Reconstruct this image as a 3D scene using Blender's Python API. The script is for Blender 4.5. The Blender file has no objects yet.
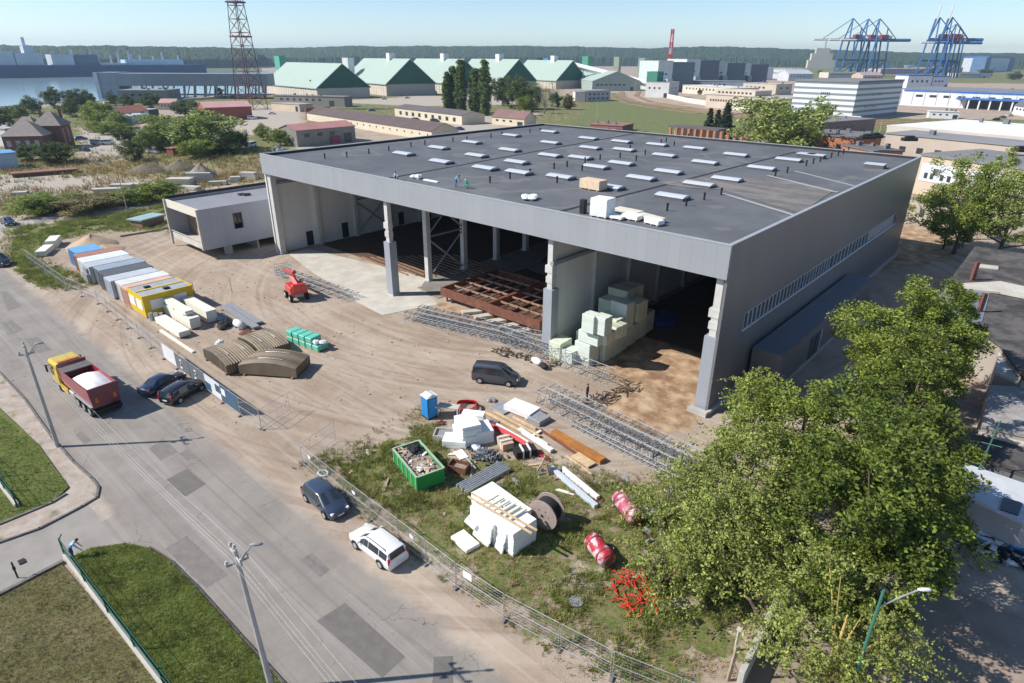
import bpy, bmesh, math, random
import numpy as np
from mathutils import Vector, Matrix
R = math.radians
random.seed(7); rng = np.random.default_rng(7)
sc = bpy.context.scene
col = sc.collection

# ------------------------------------------------------------------ camera (drone, 30 m up)
W_, H_ = 1024, 683
FOC, PITCH, ROLL, YAW, CAMH = 626.28, 0.4258, 0.0061, 0.72726, 30.0
_F = np.array([-math.sin(YAW)*math.cos(PITCH), math.cos(YAW)*math.cos(PITCH), -math.sin(PITCH)])
_R0 = np.array([math.cos(YAW), math.sin(YAW), 0.0]); _U0 = np.cross(_R0, _F)
_R = math.cos(ROLL)*_R0 + math.sin(ROLL)*_U0
_U = -math.sin(ROLL)*_R0 + math.cos(ROLL)*_U0
def G(px, py, z=0.0):
    """survey: ground (or level z) position of a point read off the photograph"""
    v = _F*FOC + _R*(px-512.0) - _U*(py-341.5)
    t = (CAMH-z)/-v[2]
    return (float(v[0]*t), float(v[1]*t))
def GV(px, py, z=0.0):
    a = G(px, py, z); return Vector((a[0], a[1], z))
cam = bpy.data.cameras.new('camera'); cam_o = bpy.data.objects.new('camera', cam); col.objects.link(cam_o)
M = Matrix(((_R[0], _U[0], -_F[0], 0), (_R[1], _U[1], -_F[1], 0), (_R[2], _U[2], -_F[2], CAMH), (0, 0, 0, 1)))
cam_o.matrix_world = M
cam.sensor_width = 36; cam.lens = FOC/W_*36; cam.clip_start = 0.5; cam.clip_end = 20000
sc.camera = cam_o
sc.view_settings.view_transform = 'Standard'; sc.view_settings.look = 'None'
sc.view_settings.exposure = 0.62
sc.view_settings.gamma = 1.0

# ------------------------------------------------------------------ light
SUN_AZ = R(46.5)            # direction in which shadows fall
SUN_EL = R(41.5)
w = bpy.data.worlds.new('World'); sc.world = w; w.use_nodes = True
nt = w.node_tree; bg = nt.nodes['Background']
sky = nt.nodes.new('ShaderNodeTexSky'); sky.sky_type = 'NISHITA'; sky.sun_disc = False
sky.sun_elevation = SUN_EL; sky.air_density = 1.0; sky.dust_density = 0.1; sky.ozone_density = 3.0; sky.altitude = 1500
sd = Vector((-math.cos(SUN_AZ)*math.cos(SUN_EL), -math.sin(SUN_AZ)*math.cos(SUN_EL), math.sin(SUN_EL)))
sky.sun_rotation = math.atan2(sd.x, sd.y)
nt.links.new(sky.outputs[0], bg.inputs[0]); bg.inputs[1].default_value = 0.1
sl = bpy.data.lights.new('sun', 'SUN'); sl.energy = 4.3; sl.angle = R(0.53); sl.color = (1.0, 0.95, 0.88)
so = bpy.data.objects.new('sun', sl); col.objects.link(so)
so.rotation_euler = (-sd).to_track_quat('-Z', 'Y').to_euler(); so.location = (0, -50, 80)

# ------------------------------------------------------------------ materials
MATS = {}
def mat(name, c, rough=0.8, var=0.15, scale=1.0, bump=0.0, metal=0.0, spec=0.3, c2=None, detail=5, coord='Object', bscale=None, alpha=1.0):
    """procedural material: base colour broken up by noise, optional bump"""
    if name in MATS: return MATS[name]
    m = bpy.data.materials.new(name); m.use_nodes = True; MATS[name] = m
    n = m.node_tree.nodes; l = m.node_tree.links; b = n['Principled BSDF']
    b.inputs['Roughness'].default_value = rough; b.inputs['Metallic'].default_value = metal
    b.inputs['Specular IOR Level'].default_value = spec
    tc = n.new('ShaderNodeTexCoord')
    no = n.new('ShaderNodeTexNoise'); no.inputs['Scale'].default_value = scale; no.inputs['Detail'].default_value = detail
    no.inputs['Roughness'].default_value = 0.62
    l.new(tc.outputs[coord], no.inputs['Vector'])
    cr = n.new('ShaderNodeValToRGB'); l.new(no.outputs['Fac'], cr.inputs['Fac'])
    cr.color_ramp.elements[0].position = 0.32; cr.color_ramp.elements[1].position = 0.68
    if c2 is None:
        a = tuple(max(0, x*(1-var)) for x in c); d = tuple(min(1, x*(1+var)) for x in c)
    else: a, d = c, c2
    cr.color_ramp.elements[0].color = (*a[:3], 1); cr.color_ramp.elements[1].color = (*d[:3], 1)
    l.new(cr.outputs[0], b.inputs['Base Color'])
    if bump:
        bn = n.new('ShaderNodeTexNoise'); bn.inputs['Scale'].default_value = bscale or scale*3; bn.inputs['Detail'].default_value = 4
        l.new(tc.outputs[coord], bn.inputs['Vector'])
        bp = n.new('ShaderNodeBump'); bp.inputs['Strength'].default_value = bump; bp.inputs['Distance'].default_value = 0.05
        l.new(bn.outputs['Fac'], bp.inputs['Height']); l.new(bp.outputs[0], b.inputs['Normal'])
    return m
def add_stripes(m, axis='X', period=1.0, depth=0.4, dark=0.75, thin=0.06):
    """panel joints / corrugation: narrow grooves repeated along an object axis"""
    n = m.node_tree.nodes; l = m.node_tree.links; b = n['Principled BSDF']
    tc = n.new('ShaderNodeTexCoord'); sx = n.new('ShaderNodeSeparateXYZ'); l.new(tc.outputs['Object'], sx.inputs[0])
    mo = n.new('ShaderNodeMath'); mo.operation = 'MULTIPLY'; mo.inputs[1].default_value = 1.0/period; l.new(sx.outputs[axis], mo.inputs[0])
    fr = n.new('ShaderNodeMath'); fr.operation = 'FRACT'; l.new(mo.outputs[0], fr.inputs[0])
    lt = n.new('ShaderNodeMath'); lt.operation = 'LESS_THAN'; lt.inputs[1].default_value = thin; l.new(fr.outputs[0], lt.inputs[0])
    mx = n.new('ShaderNodeMix'); mx.data_type = 'RGBA'; mx.blend_type = 'MULTIPLY'
    old = b.inputs['Base Color'].links[0].from_socket
    l.new(lt.outputs[0], mx.inputs[0]); l.new(old, mx.inputs[6]); mx.inputs[7].default_value = (dark, dark, dark, 1)
    fl = n.new('ShaderNodeMath'); fl.operation = 'FLOOR'; l.new(mo.outputs[0], fl.inputs[0])
    wn = n.new('ShaderNodeTexWhiteNoise'); wn.noise_dimensions = '1D'; l.new(fl.outputs[0], wn.inputs['W'])
    mr = n.new('ShaderNodeMapRange'); mr.inputs[3].default_value = .965; mr.inputs[4].default_value = 1.025; l.new(wn.outputs['Value'], mr.inputs[0])
    m2 = n.new('ShaderNodeMix'); m2.data_type = 'RGBA'; m2.blend_type = 'MULTIPLY'; m2.inputs[0].default_value = 1
    l.new(mx.outputs[2], m2.inputs[6]); l.new(mr.outputs[0], m2.inputs[7]); l.new(m2.outputs[2], b.inputs['Base Color'])
    return m
def leafmat(name, c, var=0.35, hue=0.02):
    m = bpy.data.materials.new(name); m.use_nodes = True; MATS[name] = m
    n = m.node_tree.nodes; l = m.node_tree.links; b = n['Principled BSDF']
    g = n.new('ShaderNodeNewGeometry')
    cr = n.new('ShaderNodeValToRGB'); l.new(g.outputs['Random Per Island'], cr.inputs[0])
    e = cr.color_ramp.elements
    e[0].position = 0; e[0].color = (c[0]*(1-var), c[1]*(1-var), c[2]*(1-var*.6), 1)
    e[1].position = 1; e[1].color = (min(1, c[0]*(1+var)+hue), min(1, c[1]*(1+var)), c[2]*(1+var*.3), 1)
    tc = n.new('ShaderNodeTexCoord'); no = n.new('ShaderNodeTexNoise'); no.inputs['Scale'].default_value = 0.7
    no.inputs['Detail'].default_value = 3
    l.new(tc.outputs['Object'], no.inputs['Vector'])
    mr = n.new('ShaderNodeMapRange'); mr.inputs[1].default_value = .3; mr.inputs[2].default_value = .7; mr.inputs[3].default_value = .5; mr.inputs[4].default_value = 1.35
    l.new(no.outputs['Fac'], mr.inputs[0])
    mx = n.new('ShaderNodeMix'); mx.data_type = 'RGBA'; mx.blend_type = 'MULTIPLY'; mx.inputs[0].default_value = 1
    l.new(cr.outputs[0], mx.inputs[6]); l.new(mr.outputs[0], mx.inputs[7])
    l.new(mx.outputs[2], b.inputs['Base Color']); b.inputs['Roughness'].default_value = 0.62; b.inputs['Specular IOR Level'].default_value = 0.25
    tr = n.new('ShaderNodeBsdfTranslucent'); l.new(mx.outputs[2], tr.inputs[0])
    ms = n.new('ShaderNodeMixShader'); ms.inputs[0].default_value = 0.27
    l.new(b.outputs[0], ms.inputs[1]); l.new(tr.outputs[0], ms.inputs[2]); l.new(ms.outputs[0], n['Material Output'].inputs[0])
    return m

# ------------------------------------------------------------------ mesh collector
class MB:
    def __init__(s): s.v = []; s.f = []; s.mi = []
    def raw(s, vs, fs, mi=0):
        o = len(s.v); s.v += [tuple(map(float, a)) for a in vs]
        for f in fs: s.f.append(tuple(o+i for i in f)); s.mi.append(mi)
        return s
    def box(s, c, d, rz=0.0, mi=0, ry=0.0, rx=0.0):
        hx, hy, hz = d[0]/2, d[1]/2, d[2]/2
        m = Matrix.Rotation(rz, 3, 'Z') @ Matrix.Rotation(ry, 3, 'Y') @ Matrix.Rotation(rx, 3, 'X'); c = Vector(c)
        vs = [c + m @ Vector((x*hx, y*hy, z*hz)) for z in (-1, 1) for y in (-1, 1) for x in (-1, 1)]
        return s.raw(vs, [(0, 2, 3, 1), (4, 5, 7, 6), (0, 1, 5, 4), (2, 6, 7, 3), (0, 4, 6, 2), (1, 3, 7, 5)], mi)
    def b(s, x0, x1, y0, y1, z0, z1, mi=0):
        return s.box(((x0+x1)/2, (y0+y1)/2, (z0+z1)/2), (abs(x1-x0), abs(y1-y0), abs(z1-z0)), mi=mi)
    def prism(s, poly, z0, z1, mi=0):
        a = sum(poly[i][0]*poly[(i+1) % len(poly)][1]-poly[(i+1) % len(poly)][0]*poly[i][1] for i in range(len(poly)))
        if a < 0: poly = poly[::-1]
        n = len(poly); vs = [(p[0], p[1], z0) for p in poly] + [(p[0], p[1], z1) for p in poly]
        fs = [tuple(range(n-1, -1, -1)), tuple(range(n, 2*n))] + [(i, (i+1) % n, n+(i+1) % n, n+i) for i in range(n)]
        return s.raw(vs, fs, mi)
    def xprism(s, prof, x0, x1, mi=0):
        """profile (y,z) extruded along x"""
        n = len(prof); vs = [(x0, p[0], p[1]) for p in prof]+[(x1, p[0], p[1]) for p in prof]
        return s.raw(vs, [tuple(range(n)), tuple(range(2*n-1, n-1, -1))]+[(i, n+i, n+(i+1) % n, (i+1) % n) for i in range(n)], mi)
    def yprism(s, prof, y0, y1, mi=0):
        n = len(prof); vs = [(p[0], y0, p[1]) for p in prof]+[(p[0], y1, p[1]) for p in prof]
        return s.raw(vs, [tuple(range(n-1, -1, -1)), tuple(range(n, 2*n))]+[(i, (i+1) % n, n+(i+1) % n, n+i) for i in range(n)], mi)
    def tube(s, pts, r, n=6, mi=0, cap=True):
        pts = [Vector(p) for p in pts]; rs = r if isinstance(r, (list, tuple)) else [r]*len(pts); vs = []
        for i, p in enumerate(pts):
            t = (pts[min(i+1, len(pts)-1)]-pts[max(i-1, 0)])
            if t.length < 1e-9: t = Vector((0, 0, 1))
            t.normalize(); a = Vector((0, 0, 1)) if abs(t.z) < .95 else Vector((1, 0, 0)); x = t.cross(a).normalized(); y = t.cross(x)
            for k in range(n):
                th = 2*math.pi*k/n; vs.append(p + (x*math.cos(th)+y*math.sin(th))*rs[i])
        fs = []
        for i in range(len(pts)-1):
            for k in range(n): fs.append((i*n+k, (i+1)*n+k, (i+1)*n+(k+1) % n, i*n+(k+1) % n))
        if cap: fs.append(tuple(range(n))); fs.append(tuple((len(pts)-1)*n+k for k in range(n-1, -1, -1)))
        return s.raw(vs, fs, mi)
    def bar(s, a, b_, w, mi=0): return s.tube([a, b_], w*.7071, 4, mi)
    def cyl(s, c, r, h, n=12, mi=0, axis='Z', r2=None):
        d = {'X': Vector((h, 0, 0)), 'Y': Vector((0, h, 0)), 'Z': Vector((0, 0, h))}[axis]; c = Vector(c)
        return s.tube([c-d/2, c+d/2], [r, r if r2 is None else r2], n, mi)
    def ball(s, c, r, n=8, mi=0, jit=0.0, sq=(1, 1, 1)):
        vs = []; fs = []; m = max(3, n//2)
        for i in range(m+1):
            ph = math.pi*i/m
            for k in range(n):
                th = 2*math.pi*k/n; j = 1+random.uniform(-jit, jit)
                vs.append((c[0]+r*j*sq[0]*math.sin(ph)*math.cos(th), c[1]+r*j*sq[1]*math.sin(ph)*math.sin(th), c[2]+r*j*sq[2]*math.cos(ph)))
        for i in range(m):
            for k in range(n): fs.append((i*n+k, (i+1)*n+k, (i+1)*n+(k+1) % n, i*n+(k+1) % n))
        return s.raw(vs, fs, mi)
    def build(s, name, mats, parent=None, smooth=False, bevel=0.0):
        me = bpy.data.meshes.new(name); me.from_pydata(s.v, [], s.f)
        if not isinstance(mats, (list, tuple)): mats = [mats]
        for m in mats: me.materials.append(m)
        if len(mats) > 1: me.polygons.foreach_set('material_index', s.mi)
        if smooth: me.polygons.foreach_set('use_smooth', [True]*len(me.polygons))
        me.update()
        o = bpy.data.objects.new(name, me); col.objects.link(o)
        if parent is not None: o.parent = parent
        if bevel:
            bv = o.modifiers.new('bevel', 'BEVEL'); bv.width = bevel; bv.segments = 1; bv.limit_method = 'ANGLE'
        return o
def tag(o, label, cat, group=None):
    o['label'] = label; o['category'] = cat
    if group: o['group'] = group
    return o
def thing(name, label, cat, loc=(0, 0, 0), rz=0.0, group=None):
    o = bpy.data.objects.new(name, None); col.objects.link(o); o.empty_display_size = .2
    o.location = loc if len(loc) == 3 else (loc[0], loc[1], 0); o.rotation_euler = (0, 0, rz)
    return tag(o, label, cat, group)
def structure(o, kind='structure'): o['kind'] = kind; return o
def copy_tree(o, parent=None):
    c = o.copy(); col.objects.link(c)
    if parent is not None: c.parent = parent
    for ch in list(o.children): copy_tree(ch, c)
    return c
def dup(root, loc, rz, label, scale=None):
    c = copy_tree(root); c.location = loc if len(loc) == 3 else (loc[0], loc[1], 0); c.rotation_euler = (0, 0, rz); c['label'] = label
    if scale: c.scale = scale if isinstance(scale, (tuple, list)) else (scale,)*3
    return c
ORD = ['first', 'second', 'third', 'fourth', 'fifth', 'sixth', 'seventh', 'eighth', 'ninth', 'tenth', 'eleventh', 'twelfth', 'thirteenth', 'fourteenth', 'fifteenth', 'sixteenth', 'seventeenth', 'eighteenth', 'nineteenth', 'twentieth', 'twenty-first','twenty-second','twenty-third','twenty-fourth','twenty-fifth','twenty-sixth','twenty-seventh','twenty-eighth','twenty-ninth','thirtieth']

# common materials
m_white = mat('white paint', (.72, .72, .71), .5, .06, .8)
m_eps = mat('polystyrene', (.86, .86, .82), .7, .05, 2, bump=.15)
m_conc = mat('concrete', (.42, .41, .38), .85, .14, .9, bump=.2, bscale=8)
m_concl = mat('pale concrete', (.5, .47, .41), .85, .16, .35, bump=.15, bscale=6)
m_black = mat('black rubber', (.022, .022, .023), .75, .2, 4)
m_dark = mat('dark void', (.02, .02, .022), .8, .2, 2)
m_glass = mat('window glass', (.03, .04, .045), .06, .3, .4, spec=.9)
m_galv = mat('galvanised steel', (.5, .51, .52), .42, .16, 3, metal=.55, spec=.5)
m_steelg = mat('grey steel', (.3, .31, .32), .5, .12, 2, metal=.2)
m_rust = mat('red primer steel', (.17, .07, .045), .75, .3, 1.2, bump=.2)
m_timber = mat('timber', (.55, .4, .24), .75, .2, 2.5)
m_timberg = mat('weathered timber', (.34, .27, .2), .85, .25, 2.5)
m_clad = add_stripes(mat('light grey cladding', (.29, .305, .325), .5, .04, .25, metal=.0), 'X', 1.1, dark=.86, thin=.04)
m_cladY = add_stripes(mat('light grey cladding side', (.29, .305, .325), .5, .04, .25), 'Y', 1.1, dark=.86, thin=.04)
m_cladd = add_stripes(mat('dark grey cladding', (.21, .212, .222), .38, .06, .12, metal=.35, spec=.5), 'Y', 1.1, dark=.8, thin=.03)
m_inner = add_stripes(mat('inner grey panels', (.66, .65, .62), .7, .05, .2), 'Y', 3.6, dark=.8, thin=.012)
m_chrome = mat('lamp glass', (.8, .8, .8), .2, .1, 2, spec=.6)
m_redl = mat('red lamp', (.5, .02, .02), .25, .1, 3)
m_plate = mat('plate', (.7, .7, .68), .5, .05, 3)
# ------------------------------------------------------------------ ground
def pp(pts, z=0): return [G(x, y, z) for x, y in pts]
def sdist(X, Y, poly):
    """signed distance to polygon, positive inside (numpy)"""
    d = np.full(X.shape, 1e9); ins = np.zeros(X.shape, bool); n = len(poly)
    for i in range(n):
        ax, ay = poly[i]; bx, by = poly[(i+1) % n]
        ex, ey = bx-ax, by-ay; t = np.clip(((X-ax)*ex+(Y-ay)*ey)/(ex*ex+ey*ey+1e-9), 0, 1)
        d = np.minimum(d, np.hypot(X-ax-t*ex, Y-ay-t*ey))
        c = ((ay > Y) != (by > Y)) & (X < (bx-ax)*(Y-ay)/((by-ay) if by != ay else 1e-9)+ax); ins ^= c
    return np.where(ins, d, -d)
def grow(a0, a1, step, far, k=1.16):
    a = list(np.arange(a0, a1, step)); s = step; x = a[-1]
    while x < far: s = min(s*k, 400); x += s; a.append(x)
    s = step; x = a[0]; pre = []
    while x > -far: s = min(s*k, 400); x -= s; pre.append(x)
    return np.array(pre[::-1]+a)
gx = grow(-135, 25, .5, 7000, 1.04); gy = grow(2, 135, .5, 7000, 1.04)
GX, GY = np.meshgrid(gx, gy)
def zone(polys, wdt):
    o = np.zeros(GX.shape)
    for poly in polys:
        o = np.maximum(o, np.clip(.5+sdist(GX, GY, poly)/(2*wdt), 0, 1))
    return o
Z_grass = [pp([(310, 458), (352, 452), (392, 428), (418, 408), (440, 420), (470, 452), (520, 452), (560, 470), (620, 478), (690, 470), (800, 560), (760, 640), (735, 700), (650, 712), (600, 680), (560, 657), (505, 626), (457, 592), (400, 546), (345, 503)]),
           pp([(15, 242), (70, 232), (130, 222), (190, 212), (190, 200), (120, 213), (60, 222), (10, 228)]),
           pp([(8, 264), (26, 254), (45, 262), (62, 272), (90, 281), (82, 289), (60, 288), (42, 284), (22, 277)]),
           pp([(0, 262), (8, 235), (60, 228), (150, 216), (200, 232), (100, 232), (60, 240), (40, 260)]),
           pp([(-60, 200), (40, 192), (120, 190), (262, 168), (262, 178), (190, 192), (60, 212), (-60, 222)]),
           pp([(-60, 120), (130, 105), (150, 160), (60, 165), (-60, 175)]),
           pp([(150, 125), (290, 122), (300, 150), (230, 160), (150, 160)]),
           pp([(300, 128), (420, 130), (520, 118), (520, 108), (430, 104), (300, 104)]),
           pp([(520, 125), (560, 96), (620, 92), (660, 112), (800, 118), (900, 118), (1100, 120), (1100, 125), (820, 138), (640, 136)]),
           pp([(800, 66), (1200, 70), (1200, 85), (800, 82)]),
           pp([(-200, 110), (0, 110), (160, 98), (262, 96), (330, 88), (560, 85), (560, 112), (330, 112), (160, 108), (-200, 130)])]
Z_dry = [pp([(-80, 160), (60, 160), (262, 148), (262, 182), (120, 192), (-80, 200)]),
         pp([(560, 120), (700, 118), (800, 128), (700, 138), (560, 130)]),
         pp([(600, 100), (660, 104), (760, 118), (900, 124), (900, 130), (700, 122), (620, 112)])]
Z_bare = [pp([(-60, 176), (40, 174), (150, 178), (180, 188), (100, 196), (-60, 200)]), pp([(84, 128), (125, 126), (130, 158), (85, 165)]),
          pp([(240, 105), (300, 105), (300, 130), (252, 135), (225, 128)]), pp([(330, 102), (420, 96), (530, 96), (530, 104), (420, 106)]), pp([(410, 120), (500, 115), (500, 132), (420, 136)])]
Z_sand = [pp([(606, 392), (640, 355), (690, 330), (722, 340), (700, 425), (650, 440), (600, 420)]), pp([(880, 225), (960, 228), (950, 262), (880, 270)]),
          pp([(440, 303), (540, 322), (548, 345), (470, 330), (430, 318)])]
Z_sand2 = [pp([(75, 240), (95, 234), (118, 243), (100, 250), (75, 248)]), [(-38, 50), (-38, 118), (-21, 118), (-21, 50)]]
Z_pale = [pp([(560, 560), (800, 560), (900, 640), (1100, 620), (1100, 760), (880, 760), (600, 700)])]
Z_dark = [[(-96.5, 57.5), (-68, 57.5), (-68, 119), (-96.5, 119)], [(-66, 56), (-40, 56), (-40, 119), (-66, 119)], [(-38, 61), (-38, 119), (-20, 119), (-20, 61)]]  # left bays: dark earth; last area paints indoor shade into the right bay floor
A_grass = zone(Z_grass, 2.2); A_dry = zone(Z_dry, 8); A_bare = zone(Z_bare, 3)
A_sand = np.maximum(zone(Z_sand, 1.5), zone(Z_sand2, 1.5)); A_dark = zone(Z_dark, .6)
far = np.clip((np.hypot(GX, GY)-300)/400, 0, 1)
A_grass = np.clip(np.maximum(A_grass, far*.5)-A_bare, 0, 1)
# real relief: heaps and ruts
def mounds(lst):
    z = np.zeros(GX.shape)
    for (x, y, r, h) in lst: z = np.maximum(z, h*np.clip(1-np.hypot(GX-x, GY-y)/r, 0, 1)**1.3)
    return z
hp = []
for (px, py, r, h) in []:
    x, y = G(px, py); hp.append((x, y, r, h))
_n1 = rng.random((64, 64))
def vnoise(X, Y, s):
    u = (X/s) % 64; v = (Y/s) % 64; i = u.astype(int); j = v.astype(int); fu = u-i; fv = v-j
    fu = fu*fu*(3-2*fu); fv = fv*fv*(3-2*fv); i1 = (i+1) % 64; j1 = (j+1) % 64
    return (_n1[i, j]*(1-fu)+_n1[i1, j]*fu)*(1-fv)+(_n1[i, j1]*(1-fu)+_n1[i1, j1]*fu)*fv
near = (GX > -134) & (GX < 24) & (GY > 18.5) & (GY < 125)
GZ = mounds(hp) + np.where(near, (vnoise(GX, GY, 1.3)*.05+vnoise(GX+9, GY*1.7, .7)*.035-.05), 0.0)
GZ += A_sand*vnoise(GX, GY, 2.1)*.16*near
ny, nx = GX.shape
me = bpy.data.meshes.new('ground'); vs = np.stack([GX, GY, GZ], -1).reshape(-1, 3)
idx = np.arange(ny*nx).reshape(ny, nx)
fs = np.stack([idx[:-1, :-1], idx[:-1, 1:], idx[1:, 1:], idx[1:, :-1]], -1).reshape(-1, 4)
me.vertices.add(len(vs)); me.vertices.foreach_set('co', vs.ravel())
me.loops.add(fs.size); me.loops.foreach_set('vertex_index', fs.ravel())
me.polygons.add(len(fs)); me.polygons.foreach_set('loop_start', np.arange(0, fs.size, 4)); me.polygons.foreach_set('loop_total', np.full(len(fs), 4))
me.update(); me.validate()
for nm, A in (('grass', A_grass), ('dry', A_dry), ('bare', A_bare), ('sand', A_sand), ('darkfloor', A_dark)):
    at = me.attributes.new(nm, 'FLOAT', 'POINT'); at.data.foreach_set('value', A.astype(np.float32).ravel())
ground = bpy.data.objects.new('ground', me); col.objects.link(ground); structure(ground)

class NT:
    """tiny node helper"""
    def __init__(s, name):
        s.m = bpy.data.materials.new(name); s.m.use_nodes = True; s.n = s.m.node_tree.nodes; s.l = s.m.node_tree.links; s.b = s.n['Principled BSDF']
        s.tc = s.n.new('ShaderNodeTexCoord')
    def noise(s, scale, detail=4, rough=.6, vec=None, dist=0.0):
        o = s.n.new('ShaderNodeTexNoise'); o.inputs['Scale'].default_value = scale; o.inputs['Detail'].default_value = detail
        o.inputs['Roughness'].default_value = rough; o.inputs['Distortion'].default_value = dist
        s.l.new(vec or s.tc.outputs['Object'], o.inputs['Vector']); return o.outputs['Fac']
    def mapv(s, scale=(1, 1, 1), rot=(0, 0, 0)):
        o = s.n.new('ShaderNodeMapping'); o.inputs['Scale'].default_value = scale; o.inputs['Rotation'].default_value = rot
        s.l.new(s.tc.outputs['Object'], o.inputs['Vector']); return o.outputs[0]
    def attr(s, nm):
        o = s.n.new('ShaderNodeAttribute'); o.attribute_name = nm; return o.outputs['Fac']
    def ramp(s, f, a, b):
        o = s.n.new('ShaderNodeMapRange'); o.interpolation_type = 'SMOOTHSTEP'; o.inputs[1].default_value = a; o.inputs[2].default_value = b
        s.l.new(f, o.inputs[0]); return o.outputs[0]
    def math(s, op, a, b):
        o = s.n.new('ShaderNodeMath'); o.operation = op
        for k, x in enumerate((a, b)):
            if isinstance(x, (int, float)): o.inputs[k].default_value = x
            else: s.l.new(x, o.inputs[k])
        return o.outputs[0]
    def mix(s, f, a, b, mode='MIX'):
        o = s.n.new('ShaderNodeMix'); o.data_type = 'RGBA'; o.blend_type = mode
        if isinstance(f, (int, float)): o.inputs[0].default_value = f
        else: s.l.new(f, o.inputs[0])
        for k, x in ((6, a), (7, b)):
            if isinstance(x, tuple): o.inputs[k].default_value = (*x, 1)
            else: s.l.new(x, o.inputs[k])
        return o.outputs[2]
    def done(s, c, rough=.95, h=None, bs=.5, bd=.05, spec=.15):
        s.l.new(c, s.b.inputs['Base Color']); s.b.inputs['Roughness'].default_value = rough; s.b.inputs['Specular IOR Level'].default_value = spec
        if h is not None:
            bp = s.n.new('ShaderNodeBump'); bp.inputs['Strength'].default_value = bs; bp.inputs['Distance'].default_value = bd
            s.l.new(h, bp.inputs['Height']); s.l.new(bp.outputs[0], s.b.inputs['Normal'])
        return s.m
def dirt_color(q):
    c = q.mix(q.ramp(q.noise(.12, 5, .65), .35, .65), (.335, .258, .192), (.43, .352, .28))
    c = q.mix(q.math('MULTIPLY', q.ramp(q.noise(.9, 6, .7), .48, .72), .6), c, (.24, .18, .135))
    tr = q.noise(1.0, 3, .55, q.mapv((.045, .9, 1), (0, 0, R(-9))), 1.2)
    c = q.mix(q.math('MULTIPLY', q.ramp(tr, .52, .66), .25), c, (.235, .18, .14))
    ds = q.n.new('ShaderNodeVectorMath'); ds.operation = 'DISTANCE'; q.l.new(q.tc.outputs['Object'], ds.inputs[0]); ds.inputs[1].default_value = (-62, 74, 0)
    cx_ = q.n.new('ShaderNodeCombineXYZ'); q.l.new(ds.outputs['Value'], cx_.inputs[0]); sx_ = q.n.new('ShaderNodeSeparateXYZ'); q.l.new(q.tc.outputs['Object'], sx_.inputs[0]); q.l.new(q.math('MULTIPLY', sx_.outputs[0], .035), cx_.inputs[1])
    c = q.mix(q.math('MULTIPLY', q.ramp(q.noise(.85, 3, .6, cx_.outputs[0], .5), .52, .64), .5), c, (.25, .185, .135))
    c = q.mix(q.math('MULTIPLY', q.ramp(q.noise(.3, 4, .6, cx_.outputs[0], .6), .5, .6), .35), c, (.52, .44, .35))
    tr2 = q.noise(1.0, 3, .5, q.mapv((.05, 1.4, 1), (0, 0, R(24))), .8)
    c = q.mix(q.math('MULTIPLY', q.ramp(tr2, .54, .64), .35), c, (.47, .41, .345))
    c = q.mix(q.math('MULTIPLY', q.ramp(q.noise(6, 5, .75), .55, .75), .4), c, (.5, .45, .39))
    return c
q = NT('bare earth and grass')
c = dirt_color(q)
sandc = q.mix(q.ramp(q.noise(.5, 5, .65), .34, .72), (.25, .15, .088), (.56, .41, .265))
c = q.mix(q.ramp(q.math('ADD', q.attr('sand'), q.math('MULTIPLY', q.math('SUBTRACT', q.noise(.6, 4), .5), 1.2)), .35, .75), c, sandc)
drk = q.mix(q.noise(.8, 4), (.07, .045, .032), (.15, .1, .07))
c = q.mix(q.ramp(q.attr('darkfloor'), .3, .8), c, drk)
dryc = q.mix(q.ramp(q.noise(.25, 5, .7), .35, .65), (.3, .23, .12), (.2, .2, .09))
dryc = q.mix(q.math('MULTIPLY', q.ramp(q.noise(.7, 4), .55, .7), .6), dryc, (.13, .13, .06))
c = q.mix(q.ramp(q.math('ADD', q.attr('dry'), q.math('MULTIPLY', q.math('SUBTRACT', q.noise(.15, 4), .5), .9)), .35, .65), c, dryc)
gr = q.mix(q.ramp(q.noise(.9, 5, .7), .3, .7), (.1, .135, .033), (.185, .205, .06))
gr = q.mix(q.math('MULTIPLY', q.ramp(q.noise(.35, 4), .55, .7), .55), gr, (.25, .21, .1))
gr = q.mix(q.math('MULTIPLY', q.ramp(q.noise(5, 5, .8), .42, .66), .7), gr, (.045, .06, .018))
gr = q.mix(q.math('MULTIPLY', q.ramp(q.noise(1.7, 5, .75), .46, .62), .7), gr, (.26, .19, .12))
gm = q.math('ADD', q.math('MULTIPLY', q.attr('grass'), .93), q.math('MULTIPLY', q.math('SUBTRACT', q.noise(.33, 6, .72), .5), 2.4))
c = q.mix(q.ramp(gm, .62, .86), c, gr)
baref = q.ramp(q.math('ADD', q.attr('bare'), q.math('MULTIPLY', q.math('SUBTRACT', q.noise(.1, 4), .5), .6)), .4, .65)
c = q.mix(baref, c, q.mix(q.noise(.3, 5), (.36, .31, .25), (.46, .41, .35)))
c = q.mix(q.math('MULTIPLY', q.ramp(q.noise(22, 4, .8), .5, .72), .3), c, (.16, .12, .09))
ground.data.materials.append(q.done(c, .95, q.noise(6, 8, .8), .8, .09))

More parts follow.
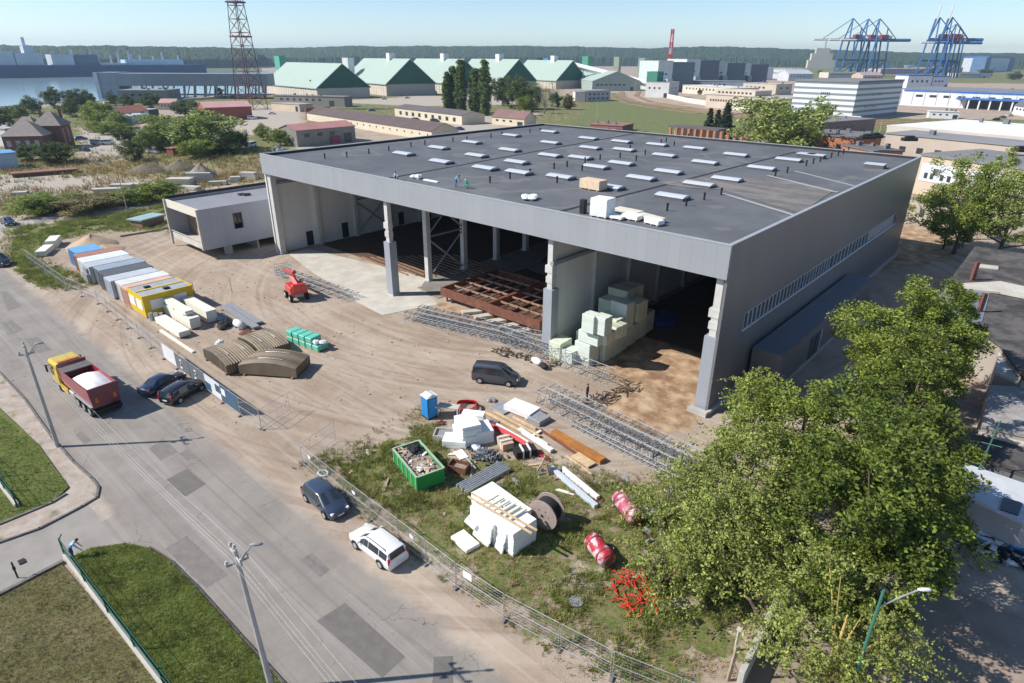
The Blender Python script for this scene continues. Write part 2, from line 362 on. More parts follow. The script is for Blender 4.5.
def sheet(name, poly, z, m, res=None, attrs=None, kind='structure'):
    """flat sheet from a world polygon; res = grid step for sheets with attributes"""
    bm = bmesh.new(); vs = [bm.verts.new((x, y, z)) for x, y in poly]; bm.faces.new(vs)
    bmesh.ops.recalc_face_normals(bm, faces=bm.faces)
    if bm.faces[:][0].normal.z < 0: bmesh.ops.reverse_faces(bm, faces=bm.faces)
    if res:
        xs = [p[0] for p in poly]; ys = [p[1] for p in poly]
        for a in np.arange(min(xs)+res, max(xs), res):
            bmesh.ops.bisect_plane(bm, geom=bm.verts[:]+bm.edges[:]+bm.faces[:], plane_co=(a, 0, 0), plane_no=(1, 0, 0))
        for a in np.arange(min(ys)+res, max(ys), res):
            bmesh.ops.bisect_plane(bm, geom=bm.verts[:]+bm.edges[:]+bm.faces[:], plane_co=(0, a, 0), plane_no=(0, 1, 0))
    me = bpy.data.meshes.new(name); bm.to_mesh(me); bm.free(); me.materials.append(m)
    if attrs:
        co = np.array([v.co[:] for v in me.vertices])
        for nm, fn in attrs.items():
            at = me.attributes.new(nm, 'FLOAT', 'POINT'); at.data.foreach_set('value', fn(co[:, 0], co[:, 1]).astype(np.float32))
    o = bpy.data.objects.new(name, me); col.objects.link(o)
    if kind: o['kind'] = kind
    return o
# ---- road: runs parallel to the hall's front, kerb on the near side, soft dirt edge on the site side
YE = 16.0; YK = 7.8
def asphalt(q, a=(.215, .19, .165), b=(.285, .255, .22)):
    c = q.mix(q.ramp(q.noise(.25, 6, .7), .3, .7), a, b)
    c = q.mix(q.math('MULTIPLY', q.ramp(q.noise(1.0, 4, .6, q.mapv((.03, 1.1, 1))), .5, .68), .45), c, (.34, .315, .29))
    c = q.mix(q.math('MULTIPLY', q.ramp(q.noise(1.0, 3, .6, q.mapv((.02, 2.3, 1))), .56, .66), .35), c, (.14, .135, .13))
    c = q.mix(q.math('MULTIPLY', q.ramp(q.noise(30, 3, .8), .45, .7), .25), c, (.36, .35, .34))
    c = q.mix(q.math('MULTIPLY', q.ramp(q.noise(1.6, 5, .7), .6, .72), .45), c, (.12, .11, .1))
    vo = q.n.new('ShaderNodeTexVoronoi'); vo.feature = 'DISTANCE_TO_EDGE'; vo.inputs['Scale'].default_value = .22
    dv = q.n.new('ShaderNodeMixRGB'); dv.blend_type = 'ADD'; dv.inputs[0].default_value = 1.0
    nz = q.n.new('ShaderNodeTexNoise'); nz.inputs['Scale'].default_value = 1.4; q.l.new(q.tc.outputs['Object'], nz.inputs['Vector'])
    q.l.new(q.tc.outputs['Object'], dv.inputs[1]); q.l.new(nz.outputs['Color'], dv.inputs[2]); q.l.new(dv.outputs[0], vo.inputs['Vector'])
    lt = q.math('LESS_THAN', vo.outputs['Distance'], .003)
    c = q.mix(q.math('MULTIPLY', lt, q.ramp(q.noise(.2, 2), .45, .6)), c, (.08, .078, .075))
    return c
q = NT('sun-bleached asphalt'); ca = asphalt(q)
dd = q.math('ADD', q.attr('dirt'), q.math('MULTIPLY', q.math('SUBTRACT', q.noise(.6, 6, .72), .5), .75))
q.m_ = q.done(q.mix(q.ramp(dd, .35, .8), ca, dirt_color(q)), .85, q.noise(22, 4, .7), .25, .02, spec=.25)
m_road = q.m_
def road_dirt(X, Y):
    a = np.clip((Y-(YE-.9))/3.0, 0, 1)
    b = np.clip(1-(Y-YK)/.9, 0, 1)*.62*(X < -44)
    return np.maximum(a, b)
roadpoly = [(-330, YE+2.0), (60, YE+3.2), (60, -6), (-24, 1.5), (-40, YK-.4), (-52, YK-1.6), (-56, YK), (-330, YK)]
sheet('road', [(-330, YE+1.8), (60, YE+3.0), (60, YK-1.2), (-330, YK-.1)], .012, m_road, 1.0, {'dirt': road_dirt})
# side road joining at lower left
sideroad = pp([(100, 490), (97, 499), (80, 508), (40, 530), (0, 543), (-60, 562), (-60, 612), (0, 597), (64, 562), (92, 548), (125, 543), (150, 548), (172, 562), (200, 590), (240, 635), (290, 690), (330, 730), (520, 730), (300, 560)])
sheet('side_road', sideroad, .006, mat('grey side road asphalt', (.285, .262, .235), .9, .12, .5, bump=.2, bscale=20), None)
q = NT('dusty pavement'); cpv = q.mix(q.ramp(q.noise(.8, 5, .7), .35, .65), (.33, .27, .22), (.43, .375, .32))
cpv = q.mix(q.math('MULTIPLY', q.ramp(q.noise(.7, 5), .56, .7), .8), cpv, (.14, .14, .06))
sheet('pavement', pp([(-60, 330), (0, 374), (25, 401), (52, 440), (73, 463), (93, 480), (99, 489), (96, 498), (80, 507), (40, 529), (0, 542), (-60, 560), (-60, 545), (0, 526), (54, 504), (71, 488), (40, 445), (0, 407), (-60, 350)]), .05, q.done(cpv, .9, q.noise(9, 4), .4, .03))
def lawnmat(name, a, b, d):
    q = NT(name); c = q.mix(q.ramp(q.noise(1.1, 6, .75), .3, .7), a, b)
    c = q.mix(q.math('MULTIPLY', q.ramp(q.noise(.3, 5, .6), .42, .68), .7), c, d)
    c = q.mix(q.math('MULTIPLY', q.ramp(q.noise(9, 5, .8), .45, .7), .5), c, tuple(x*.5 for x in a))
    return q.done(c, .95, q.noise(14, 5, .8), .9, .08)
m_lawn1 = lawnmat('green lawn', (.1, .14, .035), (.165, .2, .055), (.21, .2, .08))
m_lawn2 = lawnmat('dry lawn', (.12, .13, .05), (.2, .18, .085), (.27, .22, .13))
sheet('lawn', pp([(-60, 352), (0, 409), (39, 446), (69, 488), (53, 502), (0, 524), (-60, 544)]), .1, m_lawn1)
sheet('lawn', pp([(66, 560), (92, 549), (125, 544), (149, 549), (170, 563), (198, 591), (238, 636), (290, 695), (170, 695), (110, 620)]), .1, m_lawn1)
sheet('lawn', pp([(-60, 612), (0, 596), (62, 565), (110, 622), (168, 695), (-60, 720)]), .09, m_lawn2)
m_kerb = mat('kerb stone', (.16, .15, .14), .9, .3, 1.5)
def strip(name, pts, wd, z0, z1, m):
    mb = MB()
    for (a, b) in zip(pts[:-1], pts[1:]):
        a = Vector((*a, 0)); b = Vector((*b, 0)); d = (b-a); n_ = Vector((-d.y, d.x, 0)).normalized()*wd/2; e = d.normalized()*wd*.25
        mb.prism([(a-e+n_)[:2], (b+e+n_)[:2], (b+e-n_)[:2], (a-e-n_)[:2]], z0, z1)
    return structure(mb.build(name, m))
strip('kerb', pp([(-60, 329), (0, 373), (25, 400), (52, 438), (73, 462), (92, 479), (99, 488), (97, 498), (82, 507), (40, 529), (0, 543), (-60, 561)]), .16, 0, .13, m_kerb)
strip('kerb', pp([(-60, 544), (0, 525), (53, 503), (66, 495)]), .2, 0, .16, m_kerb)
strip('kerb', pp([(-60, 612), (0, 596), (63, 563)]), .25, 0, .22, m_kerb)
strip('kerb', pp([(150, 548), (172, 562), (200, 590), (240, 635), (292, 692)]), .1, 0, .12, mat('worn kerb', (.1, .085, .07), .9, .3, 2))
# repaired patches
m_patch = mat('patched asphalt', (.155, .142, .13), .9, .12, 1.5, bump=.25, bscale=25)
m_patch2 = mat('old patched asphalt', (.195, .178, .16), .9, .12, 1.5, bump=.25, bscale=25)
for i, P in enumerate([[(75, 435), (82, 431), (92, 441), (84, 444)], [(149, 449), (163, 438), (178, 452), (161, 461)], [(179, 454), (187, 450), (196, 458), (188, 461)],
          [(166, 480), (187, 469), (206, 484), (185, 497)], [(165, 549), (187, 536), (228, 575), (206, 588)], [(317, 621), (345, 603), (405, 657), (382, 678)],
          [(434, 657), (453, 656), (453, 690), (432, 690)], [(24, 340), (38, 337), (52, 350), (36, 354)], [(0, 323), (12, 320), (24, 330), (8, 336)], [(300, 560), (312, 553), (330, 570), (320, 577)], [(0, 292), (6, 291), (22, 306), (8, 311)]]):
    sheet('asphalt_patch', pp(P), .0175+.0003*i, m_patch if i in (3, 5, 6) else m_patch2)
# concrete slabs in and before the hall
sheet('concrete_slab', [(-95, 50.6), (-95, 54.5), (-72, 57.6), (-66.2, 57.6), (-66.2, 54), (-61, 52.6), (-59.2, 51.5), (-61.5, 44.2), (-67.5, 44.8), (-74, 46.5), (-82, 47.5)], .05, m_concl)
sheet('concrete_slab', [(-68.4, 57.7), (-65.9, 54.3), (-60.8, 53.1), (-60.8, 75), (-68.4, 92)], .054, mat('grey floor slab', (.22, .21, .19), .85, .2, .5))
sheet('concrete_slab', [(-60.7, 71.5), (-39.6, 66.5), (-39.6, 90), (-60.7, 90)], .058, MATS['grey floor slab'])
# access lane behind the fence, far left
sheet('lane', pp([(-80, 245), (0, 231), (60, 219), (120, 212), (190, 204), (262, 194), (262, 188), (190, 198), (120, 207), (60, 214), (0, 224), (-80, 236)]), .03, mat('pale lane', (.34, .32, .3), .9, .12, .3))
sheet('yard', pp([(790, 560), (880, 470), (960, 440), (1200, 470), (1200, 800), (700, 800)]), .04, mat('old concrete yard', (.3, .235, .185), .9, .2, .5, bump=.3, bscale=7))
sheet('yard', pp([(965, 560), (940, 585), (1024, 620), (1200, 640), (1200, 540), (1024, 545)]), .045, mat('dusty yard edge', (.36, .3, .245), .9, .2, .8, bump=.3, bscale=7))
# football field, rails, lagoon
sheet('grass_field', pp([(575, 124), (598, 97), (650, 104), (700, 113), (800, 124), (905, 130), (800, 140), (700, 137), (610, 132)]), .15, lawnmat('field grass', (.11, .145, .05), (.17, .19, .075), (.22, .21, .11)))
m_track = mat('rust ballast', (.27, .17, .11), .9, .2, .4); m_rail = mat('rail', (.1, .07, .06), .6, .2, 2)
for (k, pts) in enumerate([[(606, 92), (612, 98), (628, 104), (660, 109), (700, 114), (760, 119), (860, 124), (960, 128)], [(640, 90), (636, 96), (650, 102), (690, 108), (740, 114), (820, 119), (960, 124)], [(622, 92), (622, 97), (640, 103), (680, 109), (735, 115), (800, 120), (960, 126)]]):
    strip('rail_track', pp(pts), 4.5, 0, .3+.01*k, m_track)
q = NT('lagoon water'); q.b.inputs['IOR'].default_value = 1.33
m_water = q.done(q.mix(q.noise(.01, 3), (.2, .3, .34), (.24, .34, .38)), .12, q.noise(.35, 3), .12, .3, spec=.5)
sheet('water', pp([(-400, 125), (-100, 113), (0, 107), (60, 103), (130, 100), (262, 93), (320, 78), (262, 71), (160, 72), (0, 74), (-400, 80)]), .3, m_water)
# ------------------------------------------------------------------ the hall
HX, HY, HW, HD, HH = -96.9, 49.2, 77.1, 70.1, 16.04
hall = thing('industrial_hall', 'huge unfinished grey hall with open front and flat dark roof', 'building', (HX, HY, 0))
def HL(px, py, z):      # hall-local coordinates of a surveyed point
    a = G(px, py, z); return a[0]-HX, a[1]-HY
q = NT('bitumen roof'); c = q.mix(q.ramp(q.noise(.12, 6, .7), .36, .64), (.1, .105, .114), (.132, .137, .147))
wv = q.n.new('ShaderNodeSeparateXYZ'); q.l.new(q.tc.outputs['Object'], wv.inputs[0])
st = q.math('LESS_THAN', q.math('FRACT', q.math('MULTIPLY', wv.outputs['X'], .5), 0), .03)
c = q.mix(q.math('MULTIPLY', st, .25), c, (.06, .062, .066))
c = q.mix(q.math('MULTIPLY', q.ramp(q.noise(.6, 5, .7), .55, .75), .3), c, (.15, .15, .15))
rg_ = q.noise(.09, 3, .5); c = q.mix(q.math('MULTIPLY', q.math('MULTIPLY', q.ramp(rg_, .56, .58), q.math('SUBTRACT', 1.0, q.ramp(rg_, .59, .64))), .5), c, (.19, .185, .175))
m_roof = q.done(c, .8, q.noise(12, 3), .2, .02, spec=.3)
mb = MB(); mb.b(.3, HW-.3, .3, HD-.3, HH-.75, HH-.35); mb.build('roof', m_roof, hall)
# parapets / fascia
mb = MB(); mb.b(0, HW, 0, .3, 13.1, HH); mb.build('fascia', m_clad, hall)
mb = MB(); mb.b(-.03, HW+.03, -.03, .33, HH, HH+.08); mb.b(-.03, .33, .331, HD+.03, HH, HH+.08); mb.b(HW-.33, HW+.03, .331, HD+.03, HH, HH+.08); mb.b(.331, HW-.331, HD-.3, HD+.03, HH, HH+.08)
mb.build('parapet_cap', mat('cap metal', (.42, .44, .46), .45, .05, 1, metal=.3), hall)
mb = MB(); mb.b(0, .3, .301, HD, 0, HH); mb.build('side_wall', [m_inner], hall)
mb = MB(); mb.b(.302, .36, .34, HD-.31, HH-.36, HH-.02); mb.b(.37, HW-.31, HD-.38, HD-.32, HH-.36, HH-.02); mb.build('parapet_membrane', mat('black membrane', (.03, .032, .035), .7, .2, 1), hall)
# right wall with ribbon window opening z 7..8.4, y 6..54 (local)
ry0, ry1, rz0, rz1 = 5.6, 62, 6.9, 8.5
mb = MB(); mb.b(HW-.25, HW, .301, HD, 0, rz0); mb.b(HW-.25, HW, .301, HD, rz1, HH); mb.b(HW-.25, HW, .301, ry0, rz0, rz1); mb.b(HW-.25, HW, ry1, HD, rz0, rz1)
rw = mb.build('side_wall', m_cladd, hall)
wf = MB(); wf.b(HW-.15, HW+.12, ry0-.2, ry1+.2, rz0-.16, rz0-.01); wf.b(HW-.12, HW+.03, ry0, ry1, rz1-.06, rz1-.003)
yy = ry0
while yy < ry1: wf.b(HW-.14, HW+.02, yy, yy+.07, rz0, rz1-.07); yy += 1.0 if yy < 30 else 1.5
win = wf.build('ribbon_window', mat('window frame', (.6, .62, .64), .5, .05, 2), hall)
for k in range(16):
    y0 = ry0+.1+k*3.5; y1 = min(y0+3.4, ry1)
    g_ = MB(); g_.box((HW-.1, (y0+y1)/2, (rz0+rz1)/2-.03), (.03, y1-y0, 1.42), ry=R(random.uniform(-1.5, 1.5)))
    g_.build('pane', m_glass if k < 12 else mat('film wrapped glass', (.34, .33, .32), .3, .15, 1), win)
mb = MB(); mb.b(.301, HW-.26, HD-.3, HD, 0, HH-.8); mb.build('back_wall', m_inner, hall)
# partition between bays
PXL = HL(549, 352, 0)[0]
mb = MB(); mb.b(PXL-.1, PXL+.1, 1.2, HD-.4, 0, 13.0); mb.build('partition_wall', m_inner, hall)
m_col = mat('column concrete', (.52, .51, .48), .8, .1, .8, bump=.15, bscale=9)
m_colc = mat('column wrap', (.3, .32, .35), .45, .05, .6)
def column(x, y, clad=True, w=.75, top=13.1):
    mb = MB()
    if clad:
        mb.b(x-w*.34, x+w*.34, y-w*.34, y+w*.34, .25, top); mb.b(x-w*.5, x+w*.38, y-w*.4, y+w*.4, 8.2, 8.9); mb.b(x-w*.64, x+w*.38, y-w*.4, y+w*.4, 9.3, 10.1)
    else: mb.b(x-w/2, x+w/2, y-w/2, y+w/2, 0, top)
    mb.b(x-w*.7, x+w*.7, y-w*.7, y+w*.7, 0, .25)
    o = mb.build('column', m_col, hall)
    if clad:
        c_ = MB(); c_.b(x-w*.62, x+w*.62, y-w*.62, y+w*.62, .26, 7.55); c_.build('column_cladding', m_colc, o)
    return o
for X in (HL(383, 298, 0)[0], PXL): column(X, .9, True, .95)
column(.9, .9, False, .9)
column(HW-.75, .9, True, .95)
CX = HL(459.5, 271, 0)[0]
for k in range(1, 9): column(CX, .9+7.25*k, False, .75, 13.0)
for k in range(1, 9): column(.62, .9+7.6*k, False, .6, 13.0)
for k in range(1, 9): column(PXL+.35, .9+7.6*k, False, .45, 13.0)
for x0_, y0_, y1_ in ((CX, 8.15, 15.4), (.65, 16.1, 23.7), (CX, 37.1, 44.4)):
    b_ = MB()
    b_.bar((x0_, y0_, .4), (x0_, y1_, 6.4), .2); b_.bar((x0_, y0_, 6.4), (x0_, y1_, .4), .2); b_.bar((x0_, y0_, 6.6), (x0_, y1_, 12.6), .2); b_.bar((x0_, y0_, 12.6), (x0_, y1_, 6.6), .2); b_.bar((x0_, y0_, 6.5), (x0_, y1_, 6.5), .2)
    b_.build('cross_brace', m_steelg, hall)
# beams under the roof
for y in (.9, 8.15, 15.4, 22.6, 29.9, 37.1, 44.4, 51.6, 58.9):
    b_ = MB(); b_.b(.5, HW-.5, y-.1, y+.1, 14.6, 14.9); b_.b(.5, HW-.5, y-.1, y+.1, 12.9, 13.1)
    x = .5
    while x < HW-3:
        b_.bar((x, y, 13.05), (x+1.5, y, 14.7), .12); b_.bar((x+1.5, y, 14.7), (x+3, y, 13.05), .12); x += 3
    b_.build('roof_girder', m_steelg, hall)
b_ = MB(); b_.b(.35, .75, 1.4, HD-1, 11.2, 11.6); b_.b(CX-.3, CX+.3, 1.5, HD-1, 12.3, 12.7); b_.build('crane_beam', m_steelg, hall)
b_ = MB(); b_.b(PXL+.1, PXL+.5, .5, HD-1, 10.2, 10.6); b_.build('crane_beam', m_steelg, hall)
for (y, h) in ((6, 2.6), (13.2, 2.8), (26, 2.6), (33, 2.6)):
    d = MB(); d.b(.3, .36, y, y+1.3, .1, h); d.build('door', m_dark, hall)
# base plinths and corner board
b_ = MB(); b_.b(HW-1.6, HW+.25, -.6, .0, 0, .5); b_.b(HW+.005, HW+.3, .1, HD, 0, .45); b_.build('plinth', m_conc, hall)
# ---- roof lights
def skylight(x0, y0, L, wd):
    zz = HH-.35
    mb = MB(); mb.b(x0, x0+wd, y0, y0+L, zz, zz+.42)
    o = mb.build('skylight', mat('roof light curb', (.1, .1, .11), .7, .1, 1), hall)
    n = max(2, int(L/1.2)); d = MB()
    prof = [(x0-.05+(wd+.1)*i/8, zz+.43+.28*math.sin(math.pi*i/8)) for i in range(9)]
    d.yprism([(x0-.05, zz+.4)]+prof+[(x0+wd+.05, zz+.4)], y0-.05, y0+L+.05)
    d.build('dome', mat('opal dome', (.52, .55, .58), .25, .04, .5, spec=.6), o)
# surveyed far-left end of each light; direction along the hall's depth / width
SK = [(396,149,419,154),(434,156,460,163),(433,143,457,149),(466,138,488,143),(471,150,494,157),(479,162,494,168),(509,131,529,137),(504,145,526,151),(512,156,528,163),(510,166,535,173),
      (546,138,568,144),(543,150,568,156.5),(551,170,579,178),(545,128,562,132),(584,134,602,139),(585,143,600,148),(573,152,600,159),(586,161,612,167),
      (617,137,632,142),(616,145,640,150),(614,157,640,165),(631,171,658,179),(598,179,626,188),(650,140,672,145),(656,150,681,156),(659,165,686,173),
      (688,143,710,149),(697,156,723,164),(686,177,718,185),(728,149,753,156),(715,172,744,180),(750,162,776,168),(778,154,804,160),(657,189,690,196)]
lx = []
for (xa, ya, xb, yb) in SK:
    a = HL(xa, ya, HH+.3); b_ = HL(xb, yb, HH+.3)
    skylight(a[0], (a[1]+b_[1])/2-1.1, b_[0]-a[0], 0) if False else None
    L = b_[0]-a[0]; yc = (a[1]+b_[1])/2; a = (a[0]+L*.13, a[1]); L *= .74
    zz = HH-.35; W2 = 1.9 if L > 2.6 else 1.4; L = max(1.7, min(L, 3.6))
    mb = MB(); mb.b(a[0], a[0]+L, yc-W2/2, yc+W2/2, zz, zz+.32); o = mb.build('skylight', mat('roof light curb', (.1, .1, .11), .7, .1, 1), hall)
    d = MB(); prof = [(yc-W2/2-.05+(W2+.1)*i/8, zz+.33+.2*math.sin(math.pi*i/8)) for i in range(9)]
    prof = [(prof[0][0], zz+.29)]+prof+[(prof[-1][0], zz+.29)]
    d.xprism(prof, a[0]-.04, a[0]+L+.05); d.build('dome', mat('opal dome', (.52, .55, .58), .25, .04, .5, spec=.6), o)
for (x, y) in [(866,162),(799,152),(808,153)]:
    a = HL(x, y, HH+.3); zz = HH-.35
    mb = MB(); mb.b(a[0], a[0]+2.6, a[1]-.8, a[1]+.8, zz, zz+.45); o = mb.build('skylight', MATS['roof light curb'], hall)
    d = MB(); d.b(a[0]-.05, a[0]+2.65, a[1]-.85, a[1]+.85, zz+.46, zz+.6); d.build('dome', MATS['opal dome'], o)
# little roof vents
for (x, y) in [(325,159),(347,157),(369,154),(389,151),(411,147),(425,145),(453,142),(467,141),(491,138),(502,136),(530,133),(540,132),(490,183),(510,179),(530,175),(554,169),(567,167),(585,163),(600,160),(620,158),(645,155),(661,144),(666,142),(688,138),(674,146),
               (667,211),(686,206),(704,200),(721,195),(775,177),(787,173),(806,166),(813,164),(820,162),(831,158),(838,156),(843,154),(848,152),(636,161),(630,150),(582,171),(557,183)]:
    a = HL(x, y, HH-.35); mb = MB(); mb.cyl((a[0], a[1], HH+.0), .11, .8, 6); mb.cyl((a[0], a[1], HH+.41), .15, .12, 8); mb.build('vent_pipe', m_black, hall)
# seams (expansion joints), lighter repair area
z = HH-.346
def rstrip(name, a, b, wd, m, dz=0.0):
    a = Vector((*HL(*a, z), 0)); b = Vector((*HL(*b, z), 0)); d = (b-a).normalized(); n_ = Vector((-d.y, d.x, 0))*wd/2
    mb = MB(); mb.prism([(a+n_)[:2], (b+n_)[:2], (b-n_)[:2], (a-n_)[:2]], z+dz, z+dz+.03); return mb.build(name, m, hall)
for a, b_ in (((390, 178), (648, 131)), ((562, 211), (795, 152))): rstrip('roof_seam', a, b_, .45, MATS['black membrane'])
q = NT('bare roof boards'); c = q.mix(q.ramp(q.noise(.6, 5, .7, q.mapv((.5, 1.0, 1))), .35, .65), (.13, .125, .12), (.22, .2, .185))
mb = MB(); P = [HL(*p_, z) for p_ in [(655, 183), (700, 178), (768, 178), (835, 190), (800, 214), (722, 190), (690, 188)]]; mb.prism(P, z+.035, z+.05); mb.build('unfinished_roof_patch', q.done(c, .85), hall)
rstrip('membrane_edge', (723, 194), (798, 217), .5, mat('pale membrane strip', (.33, .33, .33), .7, .08, 1), .06)
rstrip('membrane_edge', (768, 176), (838, 193), .5, MATS['pale membrane strip'], .06); rstrip('membrane_edge', (795, 171), (855, 186), .3, MATS['pale membrane strip'])

# ---- right-hand lean-to with the dark roof
ax0, ax1, ay0, ay1 = HX+HW+.301, -16.7, 57.6, 89.2
an = thing('lean_to_annex', 'low dark grey flat-roofed annex along the shaded side wall of the hall', 'annex', (ax0, ay0, 0))
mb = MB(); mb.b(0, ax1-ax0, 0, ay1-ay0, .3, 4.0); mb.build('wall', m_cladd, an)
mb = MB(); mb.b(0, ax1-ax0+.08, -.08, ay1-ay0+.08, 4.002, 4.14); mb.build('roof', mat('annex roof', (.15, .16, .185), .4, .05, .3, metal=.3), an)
mb = MB(); mb.b(0, ax1-ax0+.15, -.15, ay1-ay0+.15, 0, .3); mb.build('plinth', m_conc, an)
for y in (9.2, 10.9):
    mb = MB(); mb.b(ax1-ax0+.003, ax1-ax0+.05, y, y+1.4, .35, 2.9); mb.build('door', m_glass, an)
mb = MB(); mb.b(ax1-ax0+.003, ax1-ax0+.07, 12.5, 12.7, .35, 2.9); mb.build('door_post', m_white, an)
for y in (24.0,):
    mb = MB(); mb.b(ax1-ax0+.15, ax1-ax0+1.9, y, y+4, 0, .25); mb.build('step', m_concl, an)
# ---- raised office box on the left
bx1, bz0, bz1, by0 = -101.6, 1.5, 8.0, 40.0
ob = thing('office_box', 'pale grey raised office block at the left end of the hall, open-ended', 'annex', (bx1-12.6, by0, 0))
bw, bd = 12.6, 34
m_off = add_stripes(mat('office cladding', (.4, .41, .44), .5, .04, .4), 'Y', .9, dark=.88, thin=.05)
q_ = MB()
wy0, wy1 = 5.4, 6.9
q_.b(bw-.15, bw, .0, wy0, bz0, bz1); q_.b(bw-.15, bw, wy1, bd, bz0, bz1); q_.b(bw-.15, bw, wy0, wy1, bz0, 4.0); q_.b(bw-.15, bw, wy0, wy1, 6.6, bz1)
q_.build('wall', m_off, ob)
mb = MB(); mb.b(0, .15, .0, bd, bz0, bz1); mb.build('wall', m_off, ob)
mb = MB(); mb.b(.16, bw-.16, .3, bd, bz1-.55, bz1-.4); mb.build('roof', mat('box roof', (.24, .24, .26), .7, .06, .4), ob)
mb = MB(); mb.b(-.02, .3, 0, bd, bz1+.001, bz1+.45); mb.build('parapet', MATS['black membrane'], ob)
m_fr = mat('cream frame', (.62, .58, .48), .7, .06, 1)
mb = MB(); mb.b(.151, bw-.151, 0, .25, bz1-1.3, bz1); mb.build('beam', m_fr, ob)
mb = MB(); mb.b(.0, .3, -.3, .0, 0.3, bz1); mb.build('post', m_concl, ob)
mb = MB(); mb.b(bw-.3, bw, -.3, .0, bz0, bz1); mb.build('post', m_concl, ob)
mb = MB(); mb.b(.16, bw-.16, .01, .2, bz0, bz0+1.0); mb.b(.16, bw-.16, -.1, 0, bz0+1.25, bz0+1.35); mb.build('sill', m_concl, ob)
mb = MB(); mb.b(.16, bw-.16, .21, bd, bz0, bz0+.25); mb.build('floor', m_concl, ob)
mb = MB(); mb.b(.16, bw-.16, 3.0, 3.2, bz0+.26, bz1-.6); mb.build('back_wall', mat('brown board', (.3, .2, .14), .8, .15, 1), ob)
mb = MB(); mb.b(2.2, 2.5, 1.5, bd-.2, 0, bz0-.01); mb.build('light_blocking_wall', m_conc, ob); mb = MB(); mb.b(2.51, bw-.5, 9, 9.3, 0, bz0-.01); mb.build('light_blocking_wall', m_conc, ob)  # two walls added below the box to block light and darken its underside
for y in (3.5, 12.5, 20, 30):
    mb = MB(); mb.b(bw-1.2, bw-.4, y, y+1.1, 0, bz0-.01); mb.build('support_pier', m_conc, ob)
    mb = MB(); mb.b(.4, 1.2, y, y+1.1, 0, bz0-.01); mb.build('support_pier', m_conc, ob)
f = MB(); f.b(bw-.1, bw+.04, wy0, wy1, 5.0, 5.08); f.b(bw-.1, bw+.04, wy0, wy0+.09, 4, 6.6); f.b(bw-.1, bw+.04, wy1-.09, wy1, 4, 6.6); f.b(bw-.1, bw+.03, 6.1, 6.2, 5.08, 6.6); f.b(bw-.1, bw+.04, wy0+.09, wy1-.09, 6.5, 6.6)
fo = f.build('window', mat('brown frame', (.1, .06, .04), .6, .1, 2), ob)
mb = MB(); mb.b(bw-.13, bw-.105, wy0, wy1, 4.9, 6.6); mb.build('pane', m_glass, fo)
# things lying on the roofs
z = HH-.33
def RP(px, py): return (*G(px, py, HH-.3), HH-.33)
def crate(name, label, cat, px, py, dims, m, rz=0, zz=None, m2=None, group=None):
    t = thing(name, label, cat, RP(px, py) if zz is None else (*G(px, py, zz), zz), rz, group)
    mb = MB(); mb.box((0, 0, dims[2]/2+.1), dims); mb.build('stack', m, t, bevel=.04)
    mb = MB()
    for s in (-1, 0, 1): mb.box((s*dims[0]*.4, 0, .05), (.12, dims[1], .1))
    mb.build('pallet', m2 or m_timber, t)
    return t
m_foamp = mat('pale insulation board', (.62, .58, .48), .8, .1, 1.5); m_tarpw = mat('white tarpaulin', (.75, .75, .73), .6, .08, 2, bump=.4)
crate('board_stack', 'tan stack of insulation boards on the roof in front of a skylight', 'pallet stack', 593, 189, (3.0, 1.6, 1.1), mat('tan boards', (.62, .47, .33), .8, .1, 2), R(-3))
crate('wrapped_stack', 'tall white wrapped cube standing at the front edge of the roof', 'pallet stack', 602, 216, (1.9, 1.7, 1.75), m_tarpw, R(5))
for i, (x, y, d, rz, lb) in enumerate([(628, 213, (3.0, 1.3, .3), -4, 'long pale boards lying behind the white boards on the front roof edge'), (614, 218, (2.2, 1.2, .25), 6, 'flat white board pile just right of the tall white cube on the roof'),
        (632, 219, (1.9, 1.2, .4), 0, 'middle white board pile along the front roof edge'), (650, 220, (3.0, 1.2, .35), -14, 'cream board pile at the right end of the row on the front roof edge'), (654, 224, (1.7, 1.0, .4), -8, 'small white pile closest to the fascia at the right end of the roof edge row')]):
    crate('board_stack', lb, 'board pile', x, y, d, m_foamp if i in (0, 3) else m_eps, R(rz), group='board piles on the front edge of the roof')
t = thing('site_box', 'small black upright box beside the tall white cube on the roof', 'box', RP(583, 213)); mb = MB(); mb.b(-.3, .3, -.25, .25, 0, 1.4); mb.build('cabinet', m_black, t, bevel=.03); mb = MB(); mb.b(-.26, .26, -.27, -.255, .2, 1.3); mb.build('door', m_dark, t)
def heap(name, label, cat, loc, r, h, m, n=5, rz=0, group=None, sq=(1, 1, .6)):
    t = MB()
    for i in range(n): t.ball((random.uniform(-r, r)*.6, random.uniform(-r, r)*.6, h*.3), r*random.uniform(.4, .75), 8, jit=.18, sq=(sq[0], sq[1], sq[2]*h/r))
    o = t.build(name, m); o.location = loc; o.rotation_euler = (0, 0, rz); return tag(o, label, cat, group)
heap('tarpaulin_bundle', 'crumpled white sheet heap on the front of the roof near its middle', 'tarpaulin', RP(529, 199), 1.1, .8, m_tarpw)
heap('tool_bag', 'white sack lying beside the roof workers near the front edge', 'sack', RP(417, 178), .8, .8, m_tarpw, 4)
heap('tool_bag', 'dark tool heap lying on the roof of the raised office block', 'tools', (*G(245, 195, 7.6), 7.6), 1.0, .5, m_black, 6)
t = MB(); t.b(-1.3, 1.3, -.2, .2, 0, .12); o = t.build('board', m_eps); o.location = RP(431, 181); tag(o, 'thin white board lying right of the white sack on the roof edge', 'board')
heap('tool_bag', 'grey bundle at the left corner of the hall roof', 'sack', RP(281, 152), .7, 1.2, m_steelg, 3)
